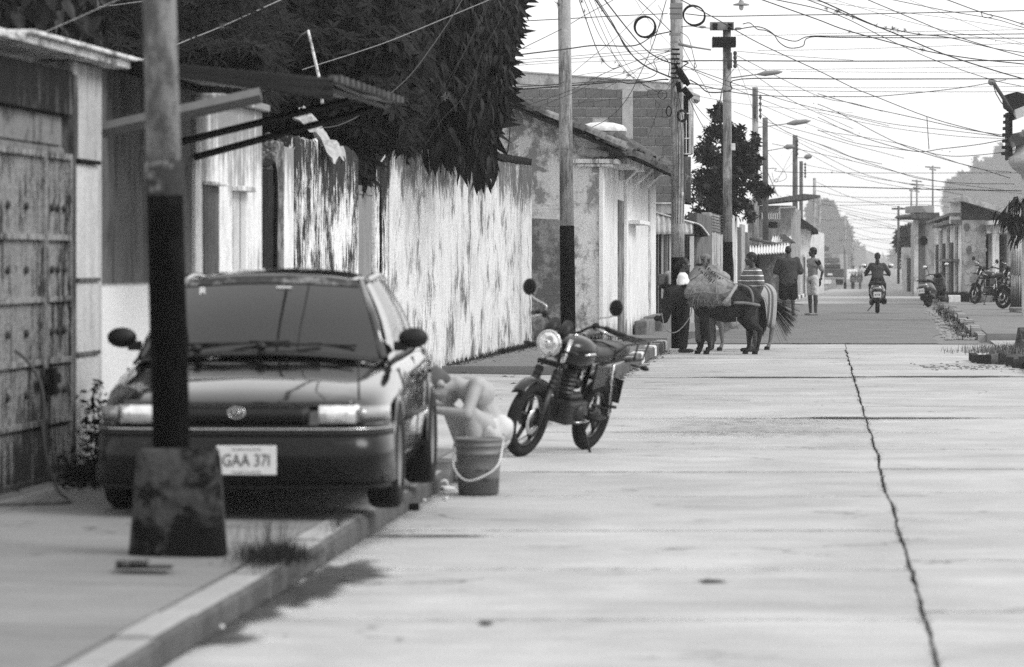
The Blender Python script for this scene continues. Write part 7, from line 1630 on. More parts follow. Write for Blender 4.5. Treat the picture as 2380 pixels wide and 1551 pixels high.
# ------------------------------------------------------------------ scooter seen from behind (+Y is front here)
m_scp = flat('scooter_panel', .018, .22, 0, .5, coat=.7); m_scr = flat('scooter_light', .28, .2, .2, .5)
def scooter(label, loc, rz, lean, group=None):
    e = thing('scooter', label, 'scooter', loc, rz, group); e.rotation_euler = (0, lean, rz)
    for (y, nm) in ((0, 'rear'), (1.25, 'front')):
        w = obj('wheel', MB().torus(.20, .062, 26, 10, (0,0,0), 'x'), m_tyre, e); w.location = (0, y, .26); obj('rim', MB().lathe([(.001, -.05), (.15, -.05), (.15, .05), (.001, .05)], 18, (0,0,0), 'x'), m_eng, w)
    R_ = []
    for (y, w, z0, z1) in ((-.34, .05, .52, .70), (-.30, .13, .46, .76), (-.15, .19, .42, .80), (.1, .20, .36, .80), (.38, .17, .30, .74), (.5, .12, .26, .5)):
        R_.append([(w*math.cos(t), y, (z0+z1)/2 + (z1-z0)/2*math.sin(t)) for t in [2*math.pi*k/18 for k in range(18)]])
    obj('tail_body', MB().loft(R_), m_scp, e)
    obj('seat', MB().loft([[(w*math.copysign(abs(math.cos(t))**.6, math.cos(t)), y, z + h*math.copysign(abs(math.sin(t))**.6, math.sin(t))) for t in [2*math.pi*k/14 for k in range(14)]] for (y, w, z, h) in ((-.28, .09, .80, .03), (-.1, .15, .80, .05), (.2, .16, .78, .05), (.5, .10, .74, .04))]), m_seat, e)
    obj('grab_rail', MB().tube(spline([(-.17, .05, .80), (-.17, -.25, .82), (0, -.38, .83), (.17, -.25, .82), (.17, .05, .80)], 5), .014, 6), m_eng, e)
    obj('tail_lamp', MB().ball((0, -.33, .66), (.12, .035, .035), 12, 6), m_scr, e); obj('plate_holder', MB().prism([(-.07, .56), (.07, .56), (.055, .33), (-.055, .33)], 'y', -.40, -.385), m_trim, e)
    pl = obj('licence_plate', MB().box(-.10, .10, -.412, -.402, .42, .57), m_plate, e); marks('plate_print', .13, .06, 1, (0, -.413, .49), m_ink, pl)
    obj('engine_case', MB().ball((-.15, .05, .30), (.07, .22, .10), 12, 8).ball((.16, -.02, .32), (.06, .24, .09), 12, 8), m_eng, e); obj('exhaust', MB().tube([(.18, .2, .26), (.20, -.05, .30), (.20, -.28, .36)], [.03, .05, .045], 10), m_frame, e)
    for s in (-1, 1):
        obj('rear_indicator', MB().ball((s*.16, -.27, .60), (.05, .03, .04), 8, 6), m_scr, e); obj('shock', MB().tube([(s*.12, -.02, .28), (s*.13, -.08, .6)], .02, 6), m_chrome, e)
    obj('floorboard', MB().box(-.16, .16, .45, .95, .26, .32), m_trim, e, bevel=.02)
    obj('leg_shield', MB().loft([[(x*s_, .98 + .1*abs(s_)*0 + .03*(1-s_*s_), z) for s_ in (-1, -.5, 0, .5, 1)] for x, z in ((.14, .30), (.22, .55), (.20, .85), (.10, .98))], close=False, cap=False), m_scp, e, solid=.02)
    obj('front_fork', MB().tube([(0, 1.25, .26), (0, 1.0, .95)], .03, 7), m_frame, e)
    hb = obj('handlebar', MB().tube(spline([(-.34, .80, .98), (-.2, .88, 1.02), (0, .95, 1.0), (.2, .88, 1.02), (.34, .80, .98)], 5), .016, 7).ball((0, .95, .98), (.14, .07, .07), 12, 7), m_frame, e)
    for s in (-1, 1):
        mi = obj('mirror', MB().ball((s*.36, .88, 1.26), (.065, .02, .05), 12, 8), m_glow, hb); obj('mirror_stem', MB().tube([(s*.24, .87, 1.02), (s*.27, .88, 1.15), (s*.34, .89, 1.23)], .009, 5), m_trim, mi); obj('mirror_back', MB().ball((s*.345, .90, 1.25), (.07, .02, .055), 12, 8), m_trim, mi)
        obj('lever', MB().tube([(s*.20, .93, 1.0), (s*.36, .86, .99)], .008, 5), m_chrome, hb)
    obj('kick_stand', MB().tube([(-.12, .30, .22), (-.26, .20, .06)], .014, 5), m_frame, e)
    return e
sc1 = scooter('scooter ridden away down the street with a white licence plate', (P(2041, 727, 102.0).x, 102.2, gz(102)+.012), -math.atan(.095), 0)
sc2 = copy_tree(sc1); sc2['label'] = 'empty scooter parked and leaning by the right kerb'; sc2.location = (P(2158, 717, 117).x, 117, gz(117)+.012); sc2.rotation_euler = (math.radians(0), math.radians(-7), math.radians(-30))

# ------------------------------------------------------------------ bucket
m_bkt = flat('grey_plastic', .15, .5, 0, .4, var=.15, scale=8); m_hnd = flat('white_handle', .6, .5)
bk_ = thing('bucket', 'grey plastic bucket with a pale wire handle beside the crouching man', 'bucket', P(1112, 1150, 25.75)); bk_.location.z = .005
rb0, rb1, hb_ = .133, .155, .372
bd = MB().lathe([(.001, .012), (rb0, .0), (rb0 + .012, .18), (rb0 + .014, .262), (rb0 + .022, .264), (rb0 + .022, .276), (rb0 + .017, .279), (rb0 + .019, .315), (rb1 + .006, .318), (rb1 + .006, .328), (rb1, .331), (rb1 + .003, .352), (rb1 + .009, .355), (rb1 + .007, hb_), (rb1 - .004, hb_), (rb0 + .004, .03), (.001, .025)], 34)
bb = obj('bucket_body', bd, m_bkt, bk_); obj('handle', MB().tube(spline([(-.163, 0, .33), (-.16, -.13, .18), (-.08, -.20, .10), (.03, -.20, .125), (.13, -.16, .20), (.165, 0, .345)], 6), .0065, 6), m_hnd, bk_)
obj('water', MB().lathe([(.001, .30), (.145, .30)], 24), m_wind, bb)
marks('printed_mark', .09, .03, 1, (.03, -(rb0 + .018), .16), m_ink, bb, 4); marks('printed_mark', .03, .03, 1, (.05, -(rb0 + .016), .10), m_ink, bb, 5)
for (px, py, r, lb) in ((1036, 1163, .012, 'small white pebble left of the bucket base'), (986, 1166, .010, 'tiny white pebble by the kerb under the car'), (788, 1592 if False else 1580, .01, None), (512, 1464, .012, 'white scrap on the damp stain by the kerb')):
    if lb: o = obj('pebble', MB().ball((0, 0, 0), (r*1.6, r*1.3, r), 8, 5), m_kw, label=lb, cat='pebble'); Yp = 13950/(py-HY); o.location = ((px-CX)/F*Yp, Yp, r)
o = obj('brick_chip', MB().box(-.03, .03, -.02, .02, 0, .045), m_black, label='small dark brick chip by the kerb under the car door', cat='brick', bevel=.004); Yp = 13950/(1187-HY); o.location = ((963-CX)/F*Yp, Yp, 0)
# weed clumps by the kerb and footing, drain slot
def tuft(name, label, px, py, z, n, sx, sy, h, seed, mat=m_weed):
    Yp = (CAMZ - z)*F/(py-HY); x = (px-CX)/F*Yp
    link(name, grass_blades(n, lambda rr: (x + rr.gauss(0, sx), Yp + rr.gauss(0, sy), z), h, .0035, .9, seed), mat, kind='stuff', label=label, cat='weeds')
tuft('kerb_weeds', 'dark weed clump growing at the kerb joint beside the footing', 640, 1300, .155, 1500, .085, .25, (.02, .09), 61)
tuft('kerb_weeds', 'tall thin weeds sprouting near the kerb behind the clump', 620, 1262, .155, 60, .13, .2, (.08, .2), 62)
tuft('kerb_weeds', 'low weeds along the joint in front of the car tyre', 790, 1212, .155, 260, .03, .5, (.01, .03), 63)
tuft('kerb_weeds', 'sparse seedlings under the front of the car', 690, 1195, .155, 60, .22, .12, (.03, .10), 64)
Yp = 12600/(1322-HY); x0 = (270-CX)/F*Yp; x1 = (402-CX)/F*Yp
dr = thing('pavement_drain', 'dark broken slot in the pavement in front of the concrete footing', 'drain', (x0, Yp, .155)); obj('slot', MB().box(0, x1-x0, -.10, .0, .0015, .003), m_black, dr); obj('broken_lip', MB().box(.0, x1-x0, .0, .10, .0, .022), m_side, dr, bevel=.008)
link('slot_moss', grass_blades(500, lambda rr: (x0 + rr.uniform(0, .14), Yp + rr.gauss(.03, .04), .16), (.01, .03), .005, 1.2, 65), m_weed, kind='stuff', label='moss by the broken drain slot', cat='moss')

# cables strung over the pavement above the car: out of frame, mirrored in the windscreen and bonnet
for x0, x1, z, r, lb in ((-1.66, -1.30, 6.3, .035, 'thick cable bundle strung over the pavement above the parked car'), (-.6, -1.6, 5.6, .014, 'thin cable crossing above the bonnet of the parked car')):
    obj('cable', MB().tube(spline([(x0 + (x1-x0)*i/10 + .03*math.sin(i*2.1), 12 + 3*i, z - .25*math.sin(math.pi*i/10)) for i in range(11)], 3), r, 6, cap=False), m_cable, label=lb, cat='cable')
# ================================================================== PEOPLE AND ANIMALS
m_skd = flat('dark_skin', .050, .5, 0, .35, var=.12); m_skm = flat('brown_skin', .055, .5, 0, .35, var=.12); m_skl = flat('fair_skin', .34, .5, 0, .3, var=.12, scale=5)
m_hair = flat('black_hair', .005, .5, 0, .3, var=.3, scale=60)
def cloth(name, v, var=.18, scale=9, bump=.4): return flat(name, v, .9, 0, .15, var=var, scale=scale, bump=bump)

class Body:
    """collects tapered limbs, fuses them into one skin with a voxel remesh"""
    def __init__(s): s.mb = MB()
    def limb(s, a, b, ra, rb, n=14, flat_=1.0, fdir=None):
        a, b = Vector(a), Vector(b); d = (b-a); L_ = d.length; d.normalize()
        u = d.orthogonal().normalized() if fdir is None else (Vector(fdir) - d*Vector(fdir).dot(d)).normalized(); v = d.cross(u); rings = []
        for t in (-1, -.8, -.45, 0): q = math.sqrt(max(0, 1-t*t)) + (.02 if t == -1 else 0); rings.append((a + d*ra*t, ra*q))
        rings.append(((a+b)/2, (ra+rb)/2))
        for t in (0, .45, .8, 1): q = math.sqrt(max(0, 1-t*t)) + (.02 if t == 1 else 0); rings.append((b + d*rb*t, rb*q))
        s.mb.loft([[c + u*r*math.cos(2*math.pi*k/n) + v*r*flat_*math.sin(2*math.pi*k/n) for k in range(n)] for c, r in rings]); return s
    def chain(s, pts, rs, **k):
        for i in range(len(pts)-1): s.limb(pts[i], pts[i+1], rs[i], rs[i+1], **k)
        return s
    def ell(s, c, r, rot=None):
        m2 = MB().ball((0,0,0), r, 16, 10); M_ = Matrix.Translation(Vector(c)) @ (rot.to_4x4() if rot is not None else Matrix.Identity(4)); s.mb.add([M_ @ Vector(v) for v in m2.v], m2.f, True); return s
    def build(s, name, mat, parent, vox=.012, smooth=6, displace=0, **kw):
        o = obj(name, s.mb, mat, parent, **kw); m = o.modifiers.new('r', 'REMESH'); m.mode = 'VOXEL'; m.voxel_size = vox; m.use_smooth_shade = True
        m2 = o.modifiers.new('s', 'SMOOTH'); m2.factor = .5; m2.iterations = smooth
        bpy.context.view_layer.update(); bake(o)
        if displace:
            me = o.data; n_ = len(me.vertices); co = np.empty(n_*3, dtype=np.float32); no = np.empty(n_*3, dtype=np.float32); me.vertices.foreach_get('co', co); me.vertices.foreach_get('normal', no); co = co.reshape(-1, 3); no = no.reshape(-1, 3); x, y, z = co.T
            w = np.sin(x*31 + 2*np.sin(z*17) + 1) * np.sin(y*27 + 1.7*np.sin(z*13)) + .7*np.sin(z*43 + 3*np.sin(x*19 + 2) + 2*np.sin(y*23)) + .5*np.sin(x*71 + z*37)*np.sin(y*67)
            me.vertices.foreach_set('co', (co + no * (w * displace * .6)[:, None]).ravel()); me.update()
        o.data.polygons.foreach_set('use_smooth', [True]*len(o.data.polygons)); return o
def rotz(v, a): return Matrix.Rotation(a, 3, 'Z') @ Vector(v)

def hand(B, wrist, dirn, palm_n, s=1.0, curl=.5, side=1):
    """palm and five unequal bent fingers: dirn along the fingers, palm_n out of the palm"""
    d = Vector(dirn).normalized(); n = (Vector(palm_n) - d*Vector(palm_n).dot(d)).normalized(); w = d.cross(n) * side; wr = Vector(wrist)
    pc = wr + d*.045*s; B.limb(wr, wr + d*.075*s, .026*s, .034*s, flat_=.5, fdir=w)
    for i, (off, L_) in enumerate(((-.030, .062), (-.010, .075), (.010, .07), (.029, .052))):
        b = wr + d*.085*s + w*off*s; c1 = b + (d*math.cos(curl) + n*math.sin(curl))*L_*.5*s; c2 = c1 + (d*math.cos(curl*2.2) + n*math.sin(curl*2.2))*L_*.5*s
        B.chain([b - d*.02*s, b, c1, c2], [.011*s, .0105*s, .009*s, .008*s], n=7)
    t0 = wr + d*.02*s - w*.022*s; t1 = t0 + (d*.6 - w*.7 + n*.3).normalized()*.035*s; t2 = t1 + (d*.9 - w*.2 + n*.3).normalized()*.03*s
    B.chain([t0, t1, t2], [.014*s, .012*s, .010*s], n=7)
def head(B, c, yaw=0, pitch=0, s=1.0, roll=0):
    """head centred at c looking along -Y turned by yaw (about Z), pitch down positive"""
    M_ = (Matrix.Rotation(yaw, 3, 'Z') @ Matrix.Rotation(pitch, 3, 'X') @ Matrix.Rotation(roll, 3, 'Y')); f = lambda v: Vector(c) + M_ @ (Vector(v)*s)
    B.ell(f((0, .008, .028)), (.074*s, .094*s, .086*s), M_); B.ell(f((0, -.022, -.035)), (.058*s, .070*s, .072*s), M_)
    B.limb(f((0, -.086, .012)), f((0, -.104, -.022)), .010*s, .016*s, n=8)          # nose
    B.limb(f((-.022, -.082, -.055)), f((.022, -.082, -.055)), .011*s, .011*s, n=7)   # mouth
    B.ell(f((0, -.070, -.088)), (.026*s, .022*s, .02*s), M_)                        # chin
    B.limb(f((-.04, -.078, .030)), f((.04, -.078, .030)), .012*s, .012*s, n=7)       # brow
    for q in (-1, 1): B.ell(f((q*.076, .012, -.005)), (.010*s, .02*s, .032*s), M_); B.ell(f((q*.040, -.060, -.018)), (.02*s, .02*s, .018*s), M_)
    return f, M_
def hair_cap(f, M_, mat, parent, s=1.0, thick=.010, low=-.01, name='hair', bun=None, vox=.008):
    B = Body(); B.ell(f((0, .016, .036)), ((.074+thick)*s, (.092+thick)*s, (.084+thick)*s), M_); B.ell(f((0, .050, .0)), (.066*s, .062*s, .075*s), M_)
    if bun:
        for (p, r) in bun: B.ell(f(p), (r*s,)*3, M_)
    o = B.build(name, mat, parent, vox=vox, smooth=3, displace=.003)
    # trim the fringe back from the face
    bm = bmesh.new(); bm.from_mesh(o.data); inv = M_.inverted(); cc = f((0,0,0)); kill = []
    for v in bm.verts:
        q = inv @ (v.co - cc) / s
        if (q.y < -.045 and q.z < .052) or (q.z < low - .03 and q.y < .02) or (q.y < 0 and q.z < .0): kill.append(v)
    bmesh.ops.delete(bm, geom=kill, context='VERTS'); bm.to_mesh(o.data); bm.free(); return o
def eyes(f, parent, s=1.0):
    for q in (-1, 1):
        e = obj('eye', MB().ball(f((q*.031, -.080, .006)), (.013*s, .009*s, .009*s), 8, 6), m_awhite, parent); obj('pupil', MB().ball(f((q*.031, -.088, .006)), (.006*s, .004*s, .006*s), 6, 5), m_hair, e)

def person(label, loc, rz, J, skin, clothes, H=1.7, hair=None, heady=(0, 0), hs=1.0, group=None, facing_eyes=True, hair_kw=None, vox=.011):
    """J: joint positions in metres for a person facing -Y"""
    e = thing('person', label, 'person', loc, rz, group); B = Body(); k = H/1.7
    g = {n: Vector(v)*k for n, v in J.items()}
    B.limb(g['pelvis'] + Vector((-.07, 0, 0))*k, g['pelvis'] + Vector((.07, 0, 0))*k, .11*k, .11*k, flat_=.9); B.limb(g['pelvis'], g['chest'], .125*k, .135*k, flat_=.72, fdir=(1,0,0)); B.limb(g['chest'] + Vector((-.06, 0, .02))*k, g['chest'] + Vector((.06, 0, .02))*k, .115*k, .115*k, flat_=.8)
    B.limb(g['chest'], g['neck'], .10*k, .058*k); B.limb(g['neck'], g['head'] + Vector((0, .01, -.03))*k, .052*k, .052*k)
    for s_ in ('l', 'r'):
        B.limb(g['chest'] + Vector((0, 0, .08))*k, g['sh'+s_], .07*k, .056*k); B.chain([g['sh'+s_], g['el'+s_], g['wr'+s_]], [.050*k, .040*k, .026*k])
        hd = (g['wr'+s_] - g['el'+s_]).normalized(); hdir = g.get('hd'+s_, hd); hdir = hdir.normalized(); pn = Vector((0, 0, -1)) if abs(hd.z) < .7 else Vector((-1 if s_ == 'r' else 1, 0, 0)); hand(B, g['wr'+s_], hdir, pn, s=.95*k, curl=.45, side=1 if s_ == 'l' else -1)
        B.chain([g['hip'+s_], g['kn'+s_], g['an'+s_]], [.088*k, .058*k, .038*k]); mid = g['kn'+s_].lerp(g['an'+s_], .3); B.ell(mid + Vector((0, .012, 0))*k, (.052*k, .056*k, .10*k))
        ft = g.get('ft'+s_, g['an'+s_] + Vector((0, -.13, -.045))*k); B.limb(g['an'+s_] + Vector((0, .02, -.035))*k, ft, .034*k, .028*k, flat_=.8)
    f, M_ = head(B, g['head'], heady[0], heady[1], s=hs*k)
    body = B.build('body', skin, e, vox=vox)
    if hair: hair_cap(f, M_, m_hair, e, s=hs*k, **(hair_kw or {}))
    if facing_eyes: eyes(f, e, hs*k)
    for fn in clothes: fn(e, g, k)
    return e, g, f, M_, k
STAND = dict(pelvis=(0, 0, .92), chest=(0, .0, 1.24), neck=(0, .015, 1.43), head=(0, -.005, 1.585), shl=(.175, .01, 1.37), shr=(-.175, .01, 1.37), ell=(.225, .03, 1.10), elr=(-.225, .03, 1.10), wrl=(.22, -.05, .86), wrr=(-.22, -.05, .86),
             hipl=(.09, 0, .90), hipr=(-.09, 0, .90), knl=(.10, -.015, .48), knr=(-.10, -.015, .48), anl=(.105, .01, .085), anr=(-.105, .01, .085))
def J_(**k): d = dict(STAND); d.update(k); return d
def shirt(mat, sleeve=.75, hem=.80, fat=1.0, name='shirt', loose=.018, belly=None, long=False):
    def fn(e, g, k):
        B = Body(); q = loose*k
        hemc = Vector((g['pelvis'].x, g['pelvis'].y, hem*k)) if hem is not None else g['pelvis']
        B.limb(hemc + Vector((-.05, 0, .03))*k, hemc + Vector((.05, 0, .03))*k, (.118*fat)*k + q, (.118*fat)*k + q, flat_=.9); B.limb(hemc + Vector((0, 0, .05))*k, g['chest'], .150*fat*k + q, .155*fat*k + q, flat_=.76, fdir=(1,0,0))
        B.limb(g['chest'] + Vector((-.07, 0, .03))*k, g['chest'] + Vector((.07, 0, .03))*k, .118*fat*k + q, .118*fat*k + q, flat_=.82); B.limb(g['chest'], g['neck'] + Vector((0, .0, -.02))*k, .11*k, .062*k + q*.5)
        if belly: B.ell(g['chest'] + Vector(belly[0])*k, tuple(v*k for v in belly[1]))
        for s_ in ('l', 'r'):
            B.limb(g['chest'] + Vector((0, 0, .09))*k, g['sh'+s_], .07*k + q, .058*k + q)
            if sleeve <= 1: B.limb(g['sh'+s_], g['sh'+s_].lerp(g['el'+s_], sleeve), .056*k*fat + q, .052*k*fat + q)
            else: B.chain([g['sh'+s_], g['el'+s_], g['el'+s_].lerp(g['wr'+s_], sleeve - 1)], [.056*k*fat + q, .05*k*fat + q, .040*k + q*.6])
        B.build(name, mat, e, vox=.017, smooth=3, displace=.006)
    return fn
def legs(mat, to=1.0, name='trousers', loose=.016, fat=1.0, flare=0, top=.0):
    """to: 1 = knee, 2 = ankle"""
    def fn(e, g, k):
        B = Body(); q = loose*k; B.limb(g['pelvis'] + Vector((-.065, 0, .02+top))*k, g['pelvis'] + Vector((.065, 0, .02+top))*k, .115*k*fat + q, .115*k*fat + q, flat_=.9)
        for s_ in ('l', 'r'):
            if to <= 1: B.limb(g['hip'+s_], g['hip'+s_].lerp(g['kn'+s_], to), .095*k*fat + q, (.075 + flare)*k*fat + q)
            else: B.chain([g['hip'+s_], g['kn'+s_], g['kn'+s_].lerp(g['an'+s_], to-1)], [.095*k*fat + q, .064*k*fat + q, (.05 + flare)*k + q])
        B.build(name, mat, e, vox=.017, smooth=3, displace=.006)
    return fn
def shoes(mat, high=.0, name='shoe'):
    def fn(e, g, k):
        for s_ in ('l', 'r'):
            B = Body(); ft = g.get('ft'+s_, g['an'+s_] + Vector((0, -.15, -.05))*k); B.limb(g['an'+s_] + Vector((0, .03, -.045))*k, ft, .042*k, .036*k, flat_=.85)
            if high: B.chain([g['an'+s_] + Vector((0, 0, -.02)), g['an'+s_].lerp(g['kn'+s_], high)], [.052*k, .066*k])
            B.build(name, mat, e, vox=.011, smooth=4)
    return fn
def stripes(name, base, line, period, width, ph=0):
    t = NT(name); c = t.coord(); z = t.sep(c, 2); nz = t.noise(c, 3, 3); zz = t.math('ADD', t.math('MULTIPLY', z, 1/period), t.math('MULTIPLY', nz, .25)); zz = t.math('ADD', zz, ph); fr_ = t.math('FRACT', zz); k = t.math('LESS_THAN', fr_, width/period)
    t.bump(nz, .3, .02); MC[name] = t.out(t.mix(k, base, line), .9, 0, .1); return MC[name]
def at(px, py, z=None):
    """ground contact from its pixel"""
    Y = 70.0
    for _ in range(20): Y = (CAMZ - (gz(Y) if z is None else z))*F/(py-HY)
    return Vector(((px-CX)/F*Y, Y, gz(Y) if z is None else z))
m_boot = flat('rubber_boot', .010, .5, 0, .35); m_sandal = flat('sandal', .03, .8)

# ---- man in the striped polo, seen from behind his left, looking left
stp_m = stripes('striped_polo', .14, .75, .088, .016, .1)
person('man in a grey polo with thin white stripes standing behind the dark donkey', at(1748, 818), math.radians(-62),
       J_(head=(0, -.03, 1.60), elr=(-.24, -.10, 1.12), wrr=(-.15, -.30, 1.02), ell=(.25, .04, 1.12), wrl=(.27, -.08, .90)), m_skd,
       [shirt(stp_m, .72, .72, 1.02, 'polo_shirt', .024), legs(cloth('blue_grey_shorts', .05), .96, 'shorts', .022, flare=.02), shoes(m_sandal, 0, 'sandal')], H=1.69, hair=True, heady=(math.radians(-14), math.radians(4)), hair_kw=dict(thick=.006))
# ---- woman at the left behind the donkey's head
def blouse(e, g, k):
    shirt(cloth('white_blouse', .72, .1), .55, .90, .95, 'blouse', .014)(e, g, k)
w_, g_, f_, M_, k_ = person('smiling woman in a white blouse with pinned dark hair behind the dark donkey', Vector(((1588-CX)/F*65.7, 65.7, 0)), math.radians(78),
       J_(head=(0, -.02, 1.59), shl=(.16, .01, 1.37), shr=(-.16, .01, 1.37), wrl=(.20, -.22, 1.05), ell=(.21, .02, 1.12), elr=(-.20, .02, 1.11), wrr=(-.17, -.22, 1.06)), m_skd,
       [blouse, legs(cloth('dark_trousers', .012), 1.92, 'trousers', .018), shoes(m_sandal, 0, 'shoe')], H=1.60, hair=True, heady=(math.radians(8), 0), hair_kw=dict(thick=.010, bun=[((0, .115, .01), .05), ((0, .13, -.03), .04)]))
obj('hair_clip', MB().ball(f_((.06, .085, .05)), (.02, .03, .03), 8, 6).ball(f_((.055, .10, .02)), (.014, .02, .02), 7, 5), m_kw, w_)
hb_ = thing('shoulder_bag', 'pale cloth bag hanging on the woman\'s back', 'bag', P(1567, 650, 69.6)); obj('bag', MB().loft([[(w*math.copysign(abs(math.cos(t))**.6, math.cos(t)), .09*math.sin(t), z) for t in [2*math.pi*k/14 for k in range(14)]] for w, z in ((.15, -.13), (.18, -.10), (.18, .10), (.15, .15), (.11, .155))]), cloth('pale_bag', .42), hb_); obj('flap', MB().box(-.30, -.10, -.10, .08, -.10, .10), cloth('grey_flap', .10), hb_, bevel=.03)
# ---- man in the cap behind the load: legs and cap show
cm, g_, f_, M_, k_ = person('man in a cap and rubber boots standing behind the loaded donkey', at(1648, 818, 0) + Vector((0, 1.2, 0)), math.radians(-20),
       J_(elr=(-.26, -.12, 1.12), wrr=(-.16, -.32, 1.10), ell=(.26, -.12, 1.12), wrl=(.16, -.32, 1.10), anl=(.10, .04, .085), anr=(-.09, -.03, .085)), m_skd,
       [shirt(cloth('faded_shirt', .16), 1.6, .82, 1.0), legs(cloth('muddy_trousers', .11, .4), 1.72, 'trousers', .03, flare=.012), shoes(m_boot, .5, 'rubber_boot')], H=1.66, hair=True, heady=(0, .2))
cp = MB(); cp.ball(f_((0, .01, .075)), (.10, .112, .068), 14, 8); cp.prism([(f_((x, 0, 0)).x, f_((0, y, 0)).y) for x, y in ((-.07, -.08), (.07, -.08), (.055, -.17), (-.055, -.17))], 'z', f_((0, 0, .055)).z, f_((0, 0, .067)).z); obj('cap', cp, cloth('faded_cap', .17), cm)
# ---- big man in the dark sweater, back view
bigm = at(1832, 735)
person('heavy man in a dark long-sleeved sweater and shorts seen from behind', bigm, math.radians(176),
       J_(head=(0, -.05, 1.60), neck=(0, -.01, 1.45), shl=(.20, 0, 1.37), shr=(-.20, 0, 1.37), ell=(.30, -.04, 1.10), elr=(-.30, -.04, 1.10), wrl=(.16, -.24, 1.06), wrr=(-.16, -.24, 1.06), knl=(.11, 0, .48), knr=(-.11, 0, .48), anl=(.10, .01, .085), anr=(-.12, .01, .085)), m_skd,
       [shirt(cloth('dark_sweater', .055, .15), 1.7, .80, 1.30, 'sweater', .02, belly=((0, -.02, -.24), (.245, .19, .27))), legs(cloth('black_shorts', .012), .92, 'shorts', .03, 1.12, .02, top=-.08), shoes(cloth('low_shoe', .015), 0, 'shoe')], H=1.76, hair=True, hair_kw=dict(thick=.006), facing_eyes=False, heady=(0, .12))
# ---- slim young man, profile to the left, hands behind his back
def tshirt(e, g, k): shirt(cloth('two_tone_shirt', .24, .2), .9, .86, .88, 'football_shirt', .014)(e, g, k)
ym, g_, f_, M_, k_ = person('slim young man in pale shorts standing with hands behind his back', at(1889, 734), math.radians(-58),
       J_(shl=(.165, .02, 1.37), shr=(-.165, .02, 1.37), ell=(.22, .14, 1.12), elr=(-.20, .16, 1.12), wrl=(.08, .20, .95), wrr=(-.02, .19, .93), hdl=(-.6, .1, -.6), hdr=(.4, .1, -.8), knl=(.10, .01, .48)), m_skd,
       [tshirt, legs(cloth('white_shorts', .55, .08), .80, 'shorts', .010, flare=.0), shoes(cloth('grey_shoe', .2), 0, 'shoe')], H=1.74, hair=True, heady=(math.radians(-20), 0), hair_kw=dict(thick=.012))
B = Body(); 
for s_ in ('l', 'r'): B.limb(g_['sh'+s_] + Vector((0, 0, -.01)), g_['sh'+s_].lerp(g_['el'+s_], .32), .075, .070)
B.limb(g_['shl'], g_['shr'], .062, .062); B.build('dark_yoke', cloth('dark_yoke', .012), ym, vox=.012, smooth=5)
obj('held_cap', MB().ball(g_['wrr'] + Vector((.0, .02, -.12)), (.07, .05, .09), 9, 7), cloth('dark_cap', .012), ym)
# ---- scooter rider from behind
SIT = dict(pelvis=(0, 0, .86), chest=(0, -.06, 1.15), neck=(0, -.06, 1.36), head=(0, -.09, 1.50), shl=(.17, -.06, 1.28), shr=(-.17, -.06, 1.28), ell=(.30, -.28, 1.08), elr=(-.30, -.28, 1.08), wrl=(.32, -.56, 1.04), wrr=(-.32, -.56, 1.04),
           hipl=(.09, 0, .84), hipr=(-.09, 0, .84), knl=(.17, -.46, .74), knr=(-.17, -.46, .74), anl=(.16, -.45, .36), anr=(-.16, -.45, .36))
rd, g_, f_, M_, k_ = person('woman in a dark cardigan with ponytail riding the scooter away', tuple(Vector(sc1.location) + rotz((0, .25, .02), -math.atan(.095))), math.pi - math.atan(.095), SIT, m_skm,
       [shirt(cloth('brown_cardigan', .055, .15), 1.8, .84, .98, 'cardigan', .014), legs(cloth('dark_jeans', .02), 1.95, 'jeans', .014), shoes(m_boot, 0, 'shoe')], H=1.66, hair=True, facing_eyes=False, hair_kw=dict(thick=.010, bun=[((0, .11, -.02), .045), ((.0, .12, -.08), .042), ((.0, .11, -.14), .034), ((0, .10, -.19), .024)]))
# ---- two far cyclists in the haze
for (px, py, lb, sh_) in ((1984, 672, 'hazy cyclist in a white shirt far down the street, the left of the two', .7), (1999, 672, 'hazy cyclist in a grey shirt far down the street, the right of the two', .35)):
    l_ = at(px, py); person(lb, l_ + Vector((0, 0, .28)), math.radians(-10), SIT | dict(pelvis=(0, 0, .92)), m_skm, [shirt(cloth('far_shirt_%d' % px, sh_), .7, .9, 1.0), legs(cloth('far_trousers', .03), 1.9)], H=1.66, hair=True, facing_eyes=False, vox=.03)
    b = thing('bicycle', 'hazy bicycle under the %s far cyclist' % ('white-shirted' if sh_ > .5 else 'grey-shirted'), 'bicycle', l_, math.radians(-10))
    for y_ in (.5, -.52): obj('wheel', MB().torus(.32, .022, 22, 6, (0, y_, .34), 'x'), m_tyre, b)
    obj('frame', MB().tube([(0, .5, .34), (0, .0, .32), (0, -.45, .80), (0, .12, .82), (0, 0, .32)], .018, 5).tube([(0, -.52, .34), (0, -.42, 1.0)], .018, 5).tube([(-.28, -.40, 1.0), (.28, -.40, 1.0)], .014, 5), m_frame, b); obj('basket', MB().box(-.2, .2, -.75, -.48, .62, .92), m_wood, b); obj('saddle', MB().ball((0, .15, .90), (.08, .13, .04), 8, 6), m_trim, b)

